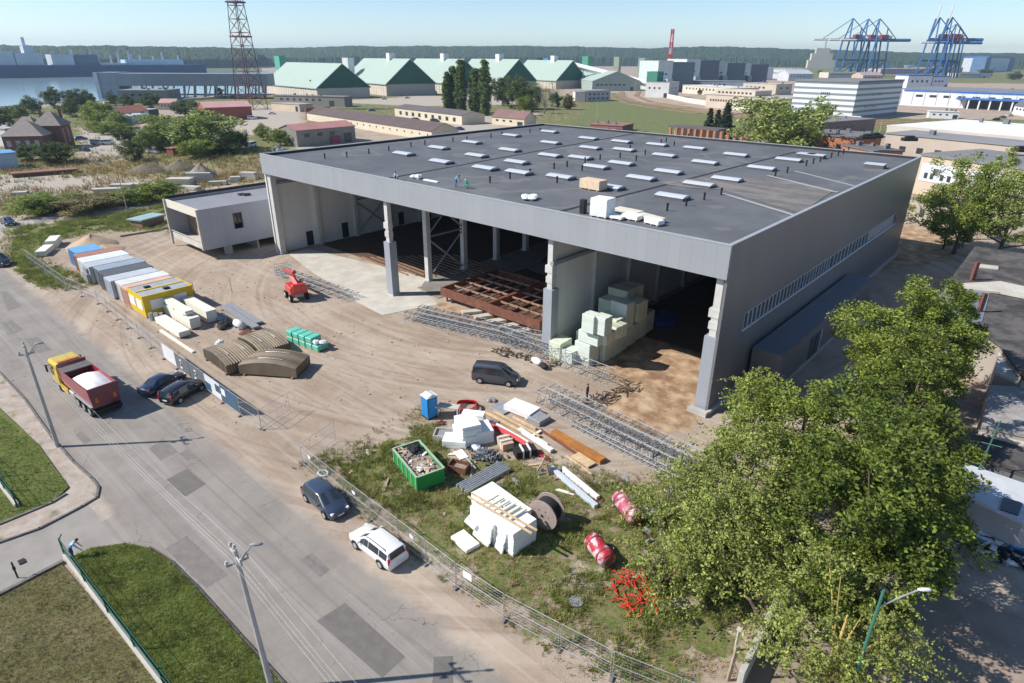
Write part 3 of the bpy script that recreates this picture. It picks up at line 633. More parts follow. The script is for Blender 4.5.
# ------------------------------------------------------------------ building-site things
def ang(a, b): return math.atan2(b[1]-a[1], b[0]-a[0])
# ---- container row
yx, yy0 = G(147.5, 318.7); yy0 -= 0.05
m_grr = mat('container roof grey', (.33, .35, .37), .6, .1, 1)
def corr(name, c, axis='X'): return add_stripes(mat(name, c, .55, .1, .7), axis, .28, dark=.82, thin=.4)
def container(label, x1, wd, c, roofc, L=6.06, y0=None, gear=False, group='shipping containers in the row by the fence'):
    t = thing('shipping_container', label, 'container', (x1-wd, y0 if y0 is not None else yy0, 0), 0, group)
    nm = 'container %.2f %.2f %.2f' % c
    mb = MB(); mb.b(0, wd, 0, L, .12, 2.5); mb.build('body', corr(nm, c, 'Y'), t)
    mb = MB(); mb.b(-.02, wd+.02, -.02, L+.02, 2.5, 2.6); mb.build('roof', mat('roof '+nm, roofc, .6, .1, .9), t)
    fr = MB()
    for X in (-.03, wd-.09):
        fr.b(X, X+.12, -.05, .001, .1, 2.5); fr.b(X, X+.12, L, L+.05, .1, 2.5)
    fr.b(.09, wd-.09, -.05, 0, 2.36, 2.5); fr.b(.09, wd-.09, -.05, 0, .1, .24); fr.build('corner_frame', mat('frame '+nm, tuple(x*.8 for x in c), .6, .1, 1), t)
    for s in (0, 1):
        d = MB(); d.b(.1+s*(wd/2-.05), wd/2-.05+s*(wd/2-.05), -.03, -.002, .26, 2.34); do = d.build('door', MATS[nm], t)
        for k in (.3, .7):
            r_ = MB(); r_.b(.1+s*(wd/2-.05)+k*(wd/2-.2), .13+s*(wd/2-.05)+k*(wd/2-.2), -.07, -.035, .3, 2.3); r_.build('lock_rod', m_galv, do)
    if gear:
        g_ = MB(); g_.b(.3, wd-.3, -.5, -.1, .3, 1.5); g_.b(.5, wd-.7, -.3, -.08, 1.6, 2.2); g_.build('machinery', m_steelg, t)
    return t
x = yx-5.1
seq = [(2.2, (.55, .27, .2), (.6, .38, .32), 'container with a salmon pink roof next to the yellow cabin'),
       (2.5, (.6, .58, .53), (.62, .62, .58), 'cream white container between the pink-roofed and the light grey container'),
       (2.6, (.4, .42, .46), (.45, .48, .52), 'light grey-blue container third from the yellow cabin'),
       (3.0, (.07, .075, .08), (.1, .105, .115), 'charcoal container with a near black roof in the middle of the row'),
       (2.6, (.13, .15, .16), (.27, .32, .38), 'dark grey container with a blue-grey roof left of the charcoal one'),
       (2.6, (.5, .51, .51), (.42, .45, .48), 'pale container with grey machinery mounted on its front'),
       (3.2, (.62, .64, .64), (.62, .66, .68), 'white container beside the rust brown container'),
       (2.4, (.28, .1, .06), (.36, .17, .12), 'rust brown container squeezed between the blue and the white one'),
       (4.2, (.05, .17, .38), (.13, .35, .58), 'bright blue container at the far left end of the row')]
for i, (wd, c, rc, lb) in enumerate(seq):
    container(lb, x, wd, c, rc, L=6.06 if i < 8 else 3.7, gear=(i == 5), y0=yy0+[.0, .25, -.2, .1, .35, -.1, .15, .4, .9][i]); x -= wd+.25
m_yel = corr('yellow cabin', (.62, .42, .02), 'Y')
t = thing('site_cabin', 'yellow double site cabin with white shuttered windows at the right end of the container row', 'cabin', (yx-5.0, yy0, 0))
mb = MB(); mb.b(0, 5, 0, 6.1, .15, 2.75); mb.build('wall', mat('yellow paint', (.62, .42, .02), .5, .06, 1), t)
mb = MB(); mb.b(.12, 4.88, .12, 5.98, 2.751, 2.85); mb.build('roof', m_grr, t)
mb = MB(); mb.b(2.3, 2.7, .15, 5.95, 2.851, 2.93); mb.b(-.04, .11, -.04, 6.14, 2.751, 2.9); mb.b(4.89, 5.04, -.04, 6.14, 2.751, 2.9); mb.b(.11, 4.89, -.04, .11, 2.751, 2.9); mb.b(.11, 4.89, 5.99, 6.14, 2.751, 2.9); mb.build('roof_frame', mat('yellow paint'  , (0, 0, 0)), t)
for (x0, y0) in ((1.4, 1.5), (3.6, 3.0)):
    mb = MB(); mb.b(x0, x0+.6, y0, y0+.7, 2.9, 3.05); mb.build('roof_hatch', m_dark, t)
for y in (.8, 3.6):
    mb = MB(); mb.b(5.002, 5.05, y, y+1.6, 1.0, 2.2); mb.build('window_shutter', m_white, t)
for x_ in (.35, 2.75):
    mb = MB(); mb.b(x_, x_+1.8, -.05, -.002, .95, 2.2); mb.build('window_shutter', m_white, t)
for (px, py, r, h) in [(152, 320, .28, .9), (157, 320, .28, .9), (162, 319, .25, .8)]:
    t = thing('steel_drum', 'grey steel drum at the foot of the yellow cabin, %s from the left' % ORD[[(152), (157), (162)].index(px)], 'drum', (*G(px, py), 0), 0, 'drums by the yellow cabin'); mb = MB(); mb.cyl((0, 0, h/2), r, h, 12); mb.build('body', m_galv, t); mb = MB(); mb.cyl((0, 0, h+.02), r*.9, .04, 12); mb.build('lid', m_steelg, t)
# ---- sandwich-panel bundles
m_crp = mat('cream panels', (.72, .7, .6), .6, .05, 1)
def panels(label, x0, y0, L, wd, h, rz=0, z=0, m=None, name='panel_bundle', cat='panel bundle', n=6, group='cream panel bundles beside the yellow cabin'):
    t = thing(name, label, cat, (x0, y0, z), rz, group)
    mb = MB()
    for k in range(n): mb.b(random.uniform(0, .12), L-random.uniform(0, .12), random.uniform(0, .03), wd-random.uniform(0, .03), .12+k*h/n, .12+(k+.93)*h/n)
    mb.build('panels', m or m_crp, t); mb = MB()
    for k in range(3): mb.b(.5+k*(L-1.2)/2, .7+k*(L-1.2)/2, -.05, wd+.05, 0, .12)
    mb.build('bearer', m_timberg, t); return t
a = G(161, 322); panels('low cream panel bundle lying nearest the fence beside the yellow cabin', a[0], a[1]-.6, 7.0, 1.3, .7)
a = G(168, 311); panels('tall long cream panel bundle in the middle beside the yellow cabin', a[0], a[1]-.7, 8.6, 1.25, 1.35); panels('cream panel bundle resting on the middle bundle beside the yellow cabin', a[0]+.3, a[1]-.6, 7.2, 1.0, .5, 0, 1.48)
a = G(187, 309); panels('cream panel bundle on the right, closest to the site road and the two grey beams', a[0], a[1]-.4, 7.0, 1.3, 1.5)
a = G(172, 328); t = MB(); t.b(0, 9, -.15, .15, 0, .2); o = t.build('timber_beam', m_crp); o.location = (a[0], a[1]-1.3, 0); tag(o, 'long pale beam lying in front of the cream panel bundles', 'beam')
for i, (px, py, L, lb) in enumerate([(224, 309, 9.5, 'left of the pair of long grey beams behind the brown arched sheets'), (229, 306, 9.0, 'right of the pair of long grey beams behind the brown arched sheets')]):
    t = thing('steel_beam', lb, 'beam', (*G(px, py), 0), R(-3), 'grey beams'); b_ = MB(); b_.b(0, L, -.4, .4, .2, .42); b_.build('beam', m_steelg, t); b_ = MB(); b_.b(.3, .5, -.5, .5, 0, .2); b_.b(L-.8, L-.6, -.5, .5, 0, .2); b_.build('bearer', m_timberg, t)
t = thing('tank', 'white cylinder lying behind the brown arched sheets', 'tank', (*G(240, 328), 0)); mb = MB(); mb.cyl((0, 0, .5), .45, 1.6, 14, axis='X'); mb.build('shell', m_white, t, True); mb = MB(); mb.b(-.6, -.4, -.4, .4, 0, .2); mb.b(.4, .6, -.4, .4, 0, .2); mb.build('cradle', m_steelg, t)
heap('sack', 'white sack left of the brown arched sheet stacks', 'sack', (*G(220, 344), 0), .7, .9, m_tarpw, 4)
heap('tarpaulin', 'dark heap of sheeting at the end of the cream panel bundles', 'tarpaulin', (*G(224, 327), 0), 1.1, .9, m_black, 6)
heap('sack', 'grey-white bundle behind the right cream panel bundle', 'sack', (*G(222, 319), 0), .7, .9, m_steelg, 4)
heap('scrap_pile', 'small pile of steel fittings between the white cylinder and the sheets', 'scrap', (*G(247, 333), 0), .8, .35, m_rust, 6)
# ---- arched corrugated sheet stacks
m_arc = add_stripes(mat('brown corrugated sheet', (.2, .16, .115), .65, .15, 1, metal=.2), 'Y', .3, dark=.45, thin=.35)
def arc(label, c, L, wd, hgt, sag, rz):
    t = thing('arched_sheet_stack', label, 'sheet stack', (*c, 0), rz, 'stacks of brown arched sheets'); n = 14
    top = [(-L/2+L*i/n, .18+hgt+sag*(1-(2*i/n-1)**2)) for i in range(n+1)]; bot = [(-L/2+L*i/n, (.18+.02*sag)*(1-0*(2*i/n-1)**2)) for i in range(n+1)]
    vs = []; fs = []
    ny_ = 26
    for j in range(ny_+1):
        y = -wd/2+wd*j/ny_; dz = .13*(j % 2)
        for (x, z) in top: vs.append((x, y, z+dz))
        for (x, z) in bot: vs.append((x, y, z))
    S_ = 2*(n+1)
    for j in range(ny_):
        for i in range(n):
            fs.append((j*S_+i, j*S_+i+1, (j+1)*S_+i+1, (j+1)*S_+i)); k = n+1; fs.append((j*S_+k+i, (j+1)*S_+k+i, (j+1)*S_+k+i+1, j*S_+k+i+1))
        fs.append((j*S_, (j+1)*S_, (j+1)*S_+n+1, j*S_+n+1)); fs.append((j*S_+n, j*S_+2*n+1, (j+1)*S_+2*n+1, (j+1)*S_+n))
    for j in (0, ny_):
        for i in range(n): fs.append((j*S_+i, j*S_+n+1+i, j*S_+n+2+i, j*S_+i+1) if j == 0 else (j*S_+i, j*S_+i+1, j*S_+n+2+i, j*S_+n+1+i))
    mb = MB(); mb.raw(vs, fs); mb.build('sheets', m_arc, t)
    mb = MB()
    for x in (-L*.42, L*.42): mb.b(x-.1, x+.1, -wd/2-.1, wd/2+.1, 0, .18)
    mb.build('bearer', m_timberg, t); mb = MB()
    for f_ in (-.22, .25):
        pts = [(x+f_*0, f_*wd, z+.12) for x, z in top[4:-4]]; mb.tube(pts, .015, 4)
    mb.build('strap', m_galv, t)
arc('brown arched corrugated sheet stack nearest the banner fence', GV(233, 362), 5.8, 3.6, .95, .45, R(-2))
arc('brown arched corrugated sheet stack behind the other two', GV(265, 349), 5.6, 3.4, .9, .45, R(-2))
arc('brown arched corrugated sheet stack on the right, lying askew', GV(276, 370), 6.2, 3.3, .95, .5, R(34))
# ---- turquoise packs
m_tur = mat('turquoise wrap', (.13, .5, .38), .45, .15, 3, bump=.3); a = GV(287, 341.5); rz = R(8)
for k in range(5):
    for lev in range(2):
        if lev == 1 and k == 4: continue
        v = a+Matrix.Rotation(rz, 3, 'Z') @ Vector((.55+k*1.08, .75, 0))
        t = thing('wrapped_pack', 'turquoise wrapped pack, %s from the left in the %s layer' % (ORD[k], 'upper' if lev else 'lower'), 'pack', (v.x, v.y, lev*.72), rz+R(random.uniform(-3, 3)), 'turquoise wrapped packs')
        mb = MB(); mb.box((0, 0, .4), (1.0, 1.5, .6)); mb.build('pack', m_tur, t, bevel=.06); mb = MB(); mb.b(-.45, .45, -.7, -.55, 0, .1); mb.b(-.45, .45, .55, .7, 0, .1); mb.build('pallet', m_timber, t)
v = a+Matrix.Rotation(rz, 3, 'Z') @ Vector((4.9, .75, .72)); heap('sheeting', 'crumpled white sheeting on the right end of the turquoise packs', 'sheeting', v, .75, .75, m_tarpw, 4)
# ---- lattice trusses
m_girder = mat('dull galvanised lattice', (.25, .265, .28), .6, .25, 2)
def truss(label, a, b, wd=1.2, h=1.2, n=None, z=0, m=None, tri=False, group='galvanised lattice girders lying on the site'):
    a = Vector((*a, z)); b = Vector((*b, z)); L = (b-a).length; n = int((n or max(4, int(L/1.1)))*1.35)
    t = thing('lattice_girder', label, 'lattice girder', a, ang(a, b), group); m = m or m_girder
    for (y, zz) in ((0, .06), (wd, .06), (0, h), (wd, h)):
        c_ = MB(); c_.bar((0, y, zz), (L, y, zz), .06); c_.build('chord', m, t)
    l_ = MB()
    for i in range(n):
        x0 = L*i/n; x1 = L*(i+1)/n; xm = (x0+x1)/2
        for y in (0, wd): l_.bar((x0, y, .06), (xm, y, h), .04); l_.bar((xm, y, h), (x1, y, .06), .04)
        l_.bar((x0, 0, h), (x1, wd, h), .04)
        if i % 2 == 0: l_.bar((x0, 0, h), (x0, wd, h), .06); l_.bar((x0, 0, .06), (x0, wd, .06), .06)
    l_.build('lacing', m, t); return t
A, B = GV(407, 321), GV(552, 356)
dirv = (B-A).normalized(); nv = Vector((-dirv.y, dirv.x, 0))
for k in range(3):
    truss('long lattice girder, %s from the yard side, in the pile left of the dark van' % ORD[k], A+nv*k*1.25+dirv*random.uniform(-.5, .6), A+nv*k*1.25+dirv*(20-k*1.2), 1.05, .95, 22)
truss('flat lattice girder lying on top of the pile left of the dark van', A+nv*.6+dirv*1.2, A+nv*.9+dirv*15.5, 1.5, .35, 16, z=1.05)
truss('lattice girder reaching past the hall column towards the standing worker', GV(492, 340), GV(608, 387), 1.3, 1.5, 14)
A, B = GV(536, 404), GV(683, 478)
dirv = (B-A).normalized(); nv = Vector((-dirv.y, dirv.x, 0))
for k in range(2):
    truss('large lattice girder, %s, in the pile leading towards the big trees' % ('nearest the rusty beam' if k == 0 else 'nearest the hall'), A+nv*k*1.3+dirv*k*.3, B+nv*k*1.3, 1.15, 1.4, 15)
truss('smaller lattice girder lying between the rusty beam and the big girders', A-nv*.8+dirv*5, B-nv*.8, .6, .5, 12)
truss('lattice girder loaded on top of the big girder pile', A+nv*.6+dirv*6, B+nv*.7+dirv*1, 1.0, .8, 10, z=1.5)
A, B = GV(303, 283), GV(352, 301)
dirv = (B-A).normalized(); nv = Vector((-dirv.y, dirv.x, 0))
for k in range(2): truss('narrow lattice girder behind the red boom lift, %s one' % ('front' if k == 0 else 'rear'), A+nv*(k*1.2-.8)-dirv*6, B+nv*(k*1.2-.8), 1.0, .8, 12)
# ---- rusty steel frames in front of the left bays
def frame(label, x0, x1, y0, y1):
    t = thing('steel_grid_frame', label, 'steel frame', (x0, y0, 0), 0, 'rust red steel grid frames'); X = x1-x0; Y = y1-y0
    for (a0, a1, b0, b1) in ((0, X, 0, .22), (0, X, Y-.22, Y), (0, .22, .221, Y-.221), (X-.22, X, .221, Y-.221)):
        e = MB(); e.b(a0, a1, b0, b1, .75, 1.9); e.build('edge_beam', m_rust, t)
    j = MB(); n = int(X/1.5)
    for i in range(1, n): j.b(X*i/n-.03, X*i/n+.03, .25, Y-.25, 1.55, 1.72)
    for k in range(1, 5):
        y = Y*k/5; j.b(.25, X-.25, y-.03, y+.03, 1.5, 1.76)
    j.build('joists', mat('joist steel', (.34, .2, .14), .7, .2, 2), t)
    for px_ in (.8, 1.7, X-1.7, X-.8):
        for y in (.25, Y-.6): l_ = MB(); l_.b(px_, px_+.18, y, y+.18, 0, .75); l_.build('leg', m_rust, t)
frame('left of the two rust red steel grid frames on legs before the hall', -60.0, -51.3, 52.9, 64.2)
frame('right of the two rust red steel grid frames on legs, touching the grey column', -51.25, -42.6, 52.7, 63.9)
# loose long bars on the dark floor of the left bay
m_bar = mat('rusty bars', (.26, .16, .1), .8, .25, 1.5)
for k in range(14):
    y = 57.6+k*.85; x0 = -84+k*.75+random.uniform(-.3, .3); t = MB(); t.b(0, 13.5+random.uniform(-1, 1), -.12, .12, 0, .16)
    o = t.build('steel_bar', m_bar); o.location = (x0, y, .07); o.rotation_euler = (0, 0, R(-4+random.uniform(-.5, .5))); tag(o, 'long rusty bar, %s from the front in the rows on the dark hall floor' % ORD[k], 'bar', 'rusty bars laid in rows in the left bay')
# small pale slabs in front of frames
for k, (px, py) in enumerate([(472, 314), (484, 318.5), (496, 323.5), (508, 328.5), (520, 334)]):
    t = thing('pallet_stack', 'pale slab pallet, %s from the left in the row before the rust red frames' % ORD[k], 'pallet', (*G(px, py), 0), R(58+random.uniform(-8, 8)), 'pale slab pallets'); mb = MB(); mb.box((0, 0, .33), (2.6, 1.0, .35)); mb.build('slabs', m_concl, t, bevel=.03); mb = MB()
    for s in (-1, 0, 1): mb.box((s*1.0, 0, .07), (.12, 1.0, .14))
    mb.build('pallet', m_timber, t)
# ---- insulation packs beside the partition
m_pack = add_stripes(mat('insulation pack', (.64, .68, .53), .5, .1, 1.2), 'Z', .17, dark=.72, thin=.22)
m_packw = add_stripes(mat('white wrapped pack', (.6, .66, .58), .4, .05, 2, bump=.2), 'Z', .3, dark=.8, thin=.1)
def pack(label, px, py, z0, d, m, rz=0):
    a = G(px, py, z0); t = d = (d[0]+random.uniform(-.05, .05), d[1]+random.uniform(-.05, .05), d[2]+random.uniform(-.12, .02)); t = thing('insulation_pack', label, 'insulation pack', (*a, z0), R(rz), 'insulation packs stacked against the partition wall'); mb = MB(); mb.box((0, 0, d[2]/2), d); mb.build('pack', m, t, bevel=.05)
    mb = MB(); mb.b(-d[0]/2-.01, d[0]/2+.01, -.08, .08, -.0, d[2]+.012); mb.build('strap', m_packw if m is m_pack else m_pack, t)
PK = [(560, 356, 0, (1.6, 2.2, 2.0), 0, 'green-tinted pack leaning at the foot of the grey column'), (571, 361, 0, (1.4, 1.8, 1.5), 1, 'small bright pack at the front beside the grey column'), (586, 362, 0, (2.0, 1.8, 2.6), 1, 'brightest white pack at the front of the stack, in full sun'),
      (602, 357, 0, (2.0, 2.2, 2.5), 0, 'front pack of the bottom row on the bay side'), (613, 350, 0, (2.0, 2.4, 2.5), 0, 'second pack of the bottom row on the bay side'), (623, 343, 0, (2.0, 2.4, 2.5), 0, 'third pack of the bottom row on the bay side'), (633, 336, 0, (2.0, 2.4, 2.6), 0, 'fourth pack of the bottom row on the bay side'), (641, 330, 0, (2.0, 2.4, 2.6), 0, 'last pack of the bottom row on the bay side'),
      (590, 350, 0, (2.4, 2.4, 2.5), 0, 'inner bottom pack behind the white sunlit pack'), (602, 342, 0, (2.4, 2.4, 2.5), 0, 'inner bottom pack in the middle of the stack'), (614, 334, 0, (2.4, 2.4, 2.5), 0, 'inner bottom pack towards the rear of the stack'), (626, 326, 0, (2.4, 2.6, 2.6), 0, 'rearmost inner bottom pack of the stack'),
      (593, 341, 2.6, (2.6, 2.0, 1.4), 1, 'white wrapped pack lying on the second level at the front'), (591, 331, 4.1, (1.5, 1.4, 2.0), 1, 'upright white pack, left one of the pair on top of the front packs'), (602, 333, 4.1, (1.5, 1.4, 2.0), 1, 'upright white pack, right one of the pair on top of the front packs'),
      (611, 328, 2.6, (2.6, 2.2, 1.6), 0, 'second level pack in the middle of the stack'), (621, 325, 2.6, (2.2, 1.6, 3.0), 1, 'tall white wrapped pack leaning on the second level near the rear'), (621, 314, 2.6, (2.6, 2.4, 3.4), 0, 'highest yellow-green pack of the stack, near the wall'), (628, 311, 2.6, (2.2, 2.4, 3.4), 0, 'highest yellow-green pack of the stack, on the bay side')]
PK += [(603, 341, 2.6, (1.9, 2.0, 1.3), 0, 'low yellow-green pack on the second level, bay side, front'), (614, 335, 2.6, (1.9, 2.0, 1.5), 0, 'low yellow-green pack on the second level, bay side, middle'), (634, 318, 2.7, (2.0, 2.2, 2.4), 0, 'second level pack at the rear end, bay side'), (612, 318, 2.6, (2.4, 2.4, 2.6), 0, 'second level pack against the partition wall')]
for (px, py, z0, d, wm, lb) in PK: pack(lb, px, py, z0, d, m_packw if wm else m_pack, random.uniform(-4, 4))
heap('tarpaulin', 'dark blue tarpaulin heap inside the right bay', 'tarpaulin', (*G(665, 320), 0), 2.3, 1.0, mat('blue tarpaulin', (.02, .06, .25), .5, .2, 2), 9)
# ---- portable toilet
a = GV(430, 416); t = thing('portable_toilet', 'blue portable toilet with a white roof on the yard', 'portable toilet', a, R(-8))
m_blue = mat('blue plastic', (.015, .2, .5), .4, .08, 2); mb = MB(); mb.b(-.55, .55, -.55, .55, .12, 2.15); mb.build('body', m_blue, t, bevel=.04)
mb = MB(); mb.b(-.58, .58, -.58, .58, 2.151, 2.25); mb.xprism([(-.5, 2.25), (0, 2.42), (.5, 2.25)], -.5, .5); mb.build('roof', m_white, t)
mb = MB(); mb.b(.56, .59, -.42, .42, .2, 2.05); d = mb.build('door', mat('blue door', (.02, .24, .56), .4, .05, 2), t); mb = MB(); mb.b(.59, .63, .25, .35, 1.0, 1.15); mb.build('handle', m_white, d)
mb = MB(); mb.b(-.56, .56, -.56, .56, 0, .12); mb.build('base', m_black, t)
# ---- skip
a = GV(394, 463); b_ = GV(417, 492); rz = ang(a, b_); t = thing('skip', 'open green skip filled with rubble and black bags', 'skip', a, rz)
L, Wd, Hh = (b_-a).length+.1, 2.3, 1.35
m_grn = mat('green paint', (.02, .27, .055), .5, .1, 1.5)
sk = MB(); th = .06
sk.b(0, L, 0, th, .1, Hh); sk.b(0, L, Wd-th, Wd, .1, Hh); sk.b(th, L-th, th, Wd-th, .1, .2); sk.b(0, th, th, Wd-th, .1, Hh); sk.b(L-th, L, th, Wd-th, .1, Hh); sk.build('body', m_grn, t)
rib = MB()
for k in range(6): rib.b(.1+k*(L-.3)/5, .2+k*(L-.3)/5, -.05, -.001, .12, Hh-.08)
rib.b(-.03, L+.03, -.07, .09, Hh, Hh+.07); rib.b(-.03, L+.03, Wd-.09, Wd+.07, Hh, Hh+.07); rib.b(-.07, .09, .091, Wd-.091, Hh, Hh+.07); rib.b(L-.09, L+.07, .091, Wd-.091, Hh, Hh+.07)
rib.b(.3, .6, .1, .3, 0, .1); rib.b(L-.6, L-.3, .1, .3, 0, .1); rib.build('rim', mat('green rim', (.33, .42, .3), .6, .15, 2), t)
m_rub = mat('mixed rubble', (.18, .12, .09), .9, .3, 2, c2=(.42, .36, .3)); rb = MB()
for k in range(260):
    s_ = random.uniform(.06, .22); x_ = random.uniform(.15, L-.2); y_ = random.uniform(.15, Wd-.15)
    rb.box((x_, y_, Hh-.25+.18*math.sin(x_*2)*math.sin(y_*1.5)+random.uniform(-.05, .12)), (s_*random.uniform(.5, 3), s_, s_*.6), random.uniform(0, 3), mi=random.choice([0, 0, 0, 1, 2]), ry=random.uniform(-.6, .6))
rb.b(.07, L-.07, .07, Wd-.07, .3, Hh-.25)
rb.build('rubble', [m_rub, m_timber, m_tarpw], t)
vL = a+Matrix.Rotation(rz, 3, 'Z') @ Vector((.9, 1.5, Hh-.1)); heap('rubbish_bag', 'black rubbish bags piled at the far end of the green skip', 'rubbish bag', vL, .6, .6, m_black, 5)
# ---- polystyrene
def block(label, px, py, d, rz, z=0, ry=0, rx=0, name='polystyrene_block', m=None, group='white polystyrene blocks'):
    a = GV(px, py, z); t = MB(); n = max(1, int(d[2]/.28)); 
    for k in range(n): t.box((random.uniform(-.03, .03), random.uniform(-.03, .03), (k+.5)*d[2]/n), (d[0], d[1], d[2]/n*.96))
    o = t.build(name, m or m_eps, bevel=.02); o.location = a; o.rotation_euler = (rx, ry, R(rz)); return tag(o, label, 'polystyrene', group)
block('big white polystyrene pack at the front left of the lower pile by the fence', 491, 530, (2.6, 1.6, 1.7), -8)
block('white polystyrene pack with a ragged end on the right of the lower pile', 513, 540, (2.3, 2.2, 1.9), -4)
block('long white polystyrene slab pack along the rear of the lower pile', 505, 515, (4.2, 1.2, 1.5), -6)
block('small square white block at the rear left corner of the lower pile', 486, 509, (1.5, 1.5, 1.45), -8)
block('flat white slab lying alone beside the lower pile next to the fence', 465, 543, (1.8, 1.1, .3), -8)
block('thin white slab leaning against the front of the lower pile, left one', 481, 541, (1.7, .14, 1.5), -8, 0, 0, R(-14)); block('thin white slab leaning against the front of the lower pile, right one', 497, 549, (1.2, .14, 1.7), -14, 0, 0, R(-16)); block('ragged white slab tipped over the left end of the lower pile', 474, 520, (.9, 1.4, .5), 12, .75, R(28))
for k, (px, py) in enumerate([(352, 470), (371, 455), (384, 492), (402, 447), (428, 480), (436, 462), (448, 455), (472, 466), (500, 470), (512, 478), (528, 466), (556, 490), (566, 476), (604, 500)]):
    o = MB(); L_ = random.uniform(.5, 1.7); o.b(0, L_, -.07, .07, 0, .07); o.b(.1, L_*.7, .09, .2, 0, .05); o = o.build('timber_offcut', [m_timber, m_crp, m_timberg, m_rust, m_galv][k % 5]); o.location = GV(px, py); o.rotation_euler = (0, R(-3), random.uniform(0, 6)); tag(o, 'small offcut lying loose in the weeds around the skip and piles, %s from the left' % ORD[k], 'offcut', 'loose offcuts around the skip')
for k, (px, py, m_) in enumerate([(432, 408, m_black), (440, 424, m_rust), (455, 425, m_steelg), (492, 402, m_steelg), (478, 448, m_tarpw)]):
    heap('sack', ['dark bag at the foot of the blue toilet', 'rust red sack behind the grey crate', 'grey bundle between the table and the white pile', 'grey bundle at the end of the red pipe coil', 'white sack in front of the upper white pile'][k], 'sack', GV(px, py), .45, .5, m_, 4)
for k in range(6):
    a = GV(490+k*5.6, 500+k*2.9, 1.95); o = MB(); o.b(-.1, .1, -.75, .75, 0, .14)
    o = o.build('timber_batten', m_crp); o.location = a; o.rotation_euler = (0, 0, R(-5)); tag(o, 'short cream batten, %s from the left across the top of the lower white pile' % ORD[k], 'batten', 'cream battens on the white pile')
for (pa, pb, lb, k) in [((468, 497), (532, 534), 'long thin plank over the lower white pile, front one', 0), ((472, 494), (537, 531), 'long thin plank over the lower white pile, rear one', 1)]:
    a = GV(*pa, 2.1); b_ = GV(*pb, 2.1); o = MB(); L_ = (b_-a).length; o.b(0, L_, -.06, .06, 0, .1); o = o.build('plank', m_timber); o.location = a; o.rotation_euler = (0, 0, ang(a, b_)); tag(o, lb, 'plank', 'planks on the white pile')
block('white polystyrene block topped with slots, highest in the upper pile', 468, 430, (2.2, 1.7, 1.0), -25, .95)
block('white polystyrene block under the highest one in the upper pile', 469, 438, (2.6, 2.1, .95), -25)
block('blue-shaded polystyrene block at the right of the upper pile', 482, 438, (1.9, 1.6, 1.2), -30)
block('white block leaning at the front left of the upper pile', 456, 444, (2.0, 1.4, .7), 35)
block('white block at the rear of the upper pile near the white bench', 474, 424, (2.0, .9, 1.2), 30)
block('thin white slab on the ground in front of the upper pile', 461, 455, (1.3, .8, .12), -20)
t = thing('crate', 'open pale-rimmed grey crate left of the upper white pile', 'crate', GV(446, 437), R(35)); mb = MB(); mb.b(-1.0, 1.0, -.7, .7, .02, .08); mb.b(-1, 1, -.7, -.62, .081, .5); mb.b(-1, 1, .62, .7, .081, .5); mb.b(-1, -.92, -.619, .619, .081, .5); mb.b(.92, 1, -.619, .619, .081, .5); mb.build('box', m_concl, t); mb = MB(); mb.b(-.9, .9, -.6, .6, .085, .3); mb.build('contents', m_steelg, t)
# work bench, red hose ring, scaffold parts
t = thing('trestle_table', 'pale metal trestle table with ladder-like legs right of the toilet', 'table', GV(449, 416), R(28)); mb = MB(); mb.b(-1.0, 1.0, -.4, .4, 1.0, 1.1); mb.build('top', m_concl, t)
for sx in (-.95, .9):
    l_ = MB(); l_.b(sx, sx+.06, -.4, -.33, 0, 1); l_.b(sx, sx+.06, .33, .4, 0, 1)
    for z_ in (.3, .6, .85): l_.b(sx+.01, sx+.05, -.33, .33, z_, z_+.05)
    l_.build('leg', m_white, t)
m_redp = mat('red plastic', (.5, .03, .03), .4, .15, 2)
mb = MB()
for k in range(4):
    n = 26; r_ = 1.15-.08*k; mb.tube([(r_*math.cos(2*math.pi*i/n), r_*math.sin(2*math.pi*i/n), .15+.13*k+.1*math.sin(4*math.pi*i/n)) for i in range(n+1)], .06, 5)
o = mb.build('hose_coil', m_redp, smooth=True); o.location = GV(467, 409); tag(o, 'coil of red pipe behind the upper white pile', 'pipe coil')
# red pipe bundle along
mb = MB()
for k in range(4):
    pts = [Vector(G(484+k, 424+k*1.6)).to_3d() for _ in (0,)]
    A = GV(482, 421+k*1.3, .3); B = GV(505, 430+k*1.3, .35); C_ = GV(536, 449+k, .2); D = GV(549, 458+k, .1)
    mb.tube([A, A.lerp(B, .5)+Vector((0, 0, .1)), B, B.lerp(C_, .5)+Vector((0, 0, .08)), C_, D], .07, 6)
o = mb.build('pipe_bundle', m_redp, smooth=True); tag(o, 'bundle of long red plastic pipes lying among the planks', 'pipes')
def plank(label, a, b, wd, h, m, z=0, name='plank', cat='plank', group='boards and planks scattered behind the white piles'):
    a = GV(*a, z); b = GV(*b, z); L_ = (b-a).length; o = MB(); o.b(0, L_, -wd/2, wd/2, 0, h); o = o.build(name, m, bevel=.012); o.location = a; o.rotation_euler = (0, 0, ang(a, b)); return tag(o, label, cat, group)
m_orange = mat('rusted orange plate', (.36, .15, .04), .8, .2, 1.5)
plank('wide rust orange steel beam lying below the lattice girders', (553, 434), (603, 463), .75, .4, m_orange, 0, 'steel_beam', 'beam', None)
plank('long white board running from the pipes to the timber stakes', (519, 430), (552, 452), .4, .25, m_white, .1)
plank('pale timber plank left of the long white board', (486, 413), (521, 432), .3, .15, m_timber, .15)
plank('long thin timber joining the white board, upper one', (494, 412), (540, 437), .2, .15, m_timber, .1)
plank('white flat rail beside the red pipes', (490, 421), (528, 443), .3, .12, m_white, .1)
plank('reddish plank between the red pipes and the white rail', (497, 436), (527, 456), .35, .1, m_rust, .05)
plank('brown plank lying right of the long white board', (540, 430), (588, 462), .25, .12, m_rust, .05)
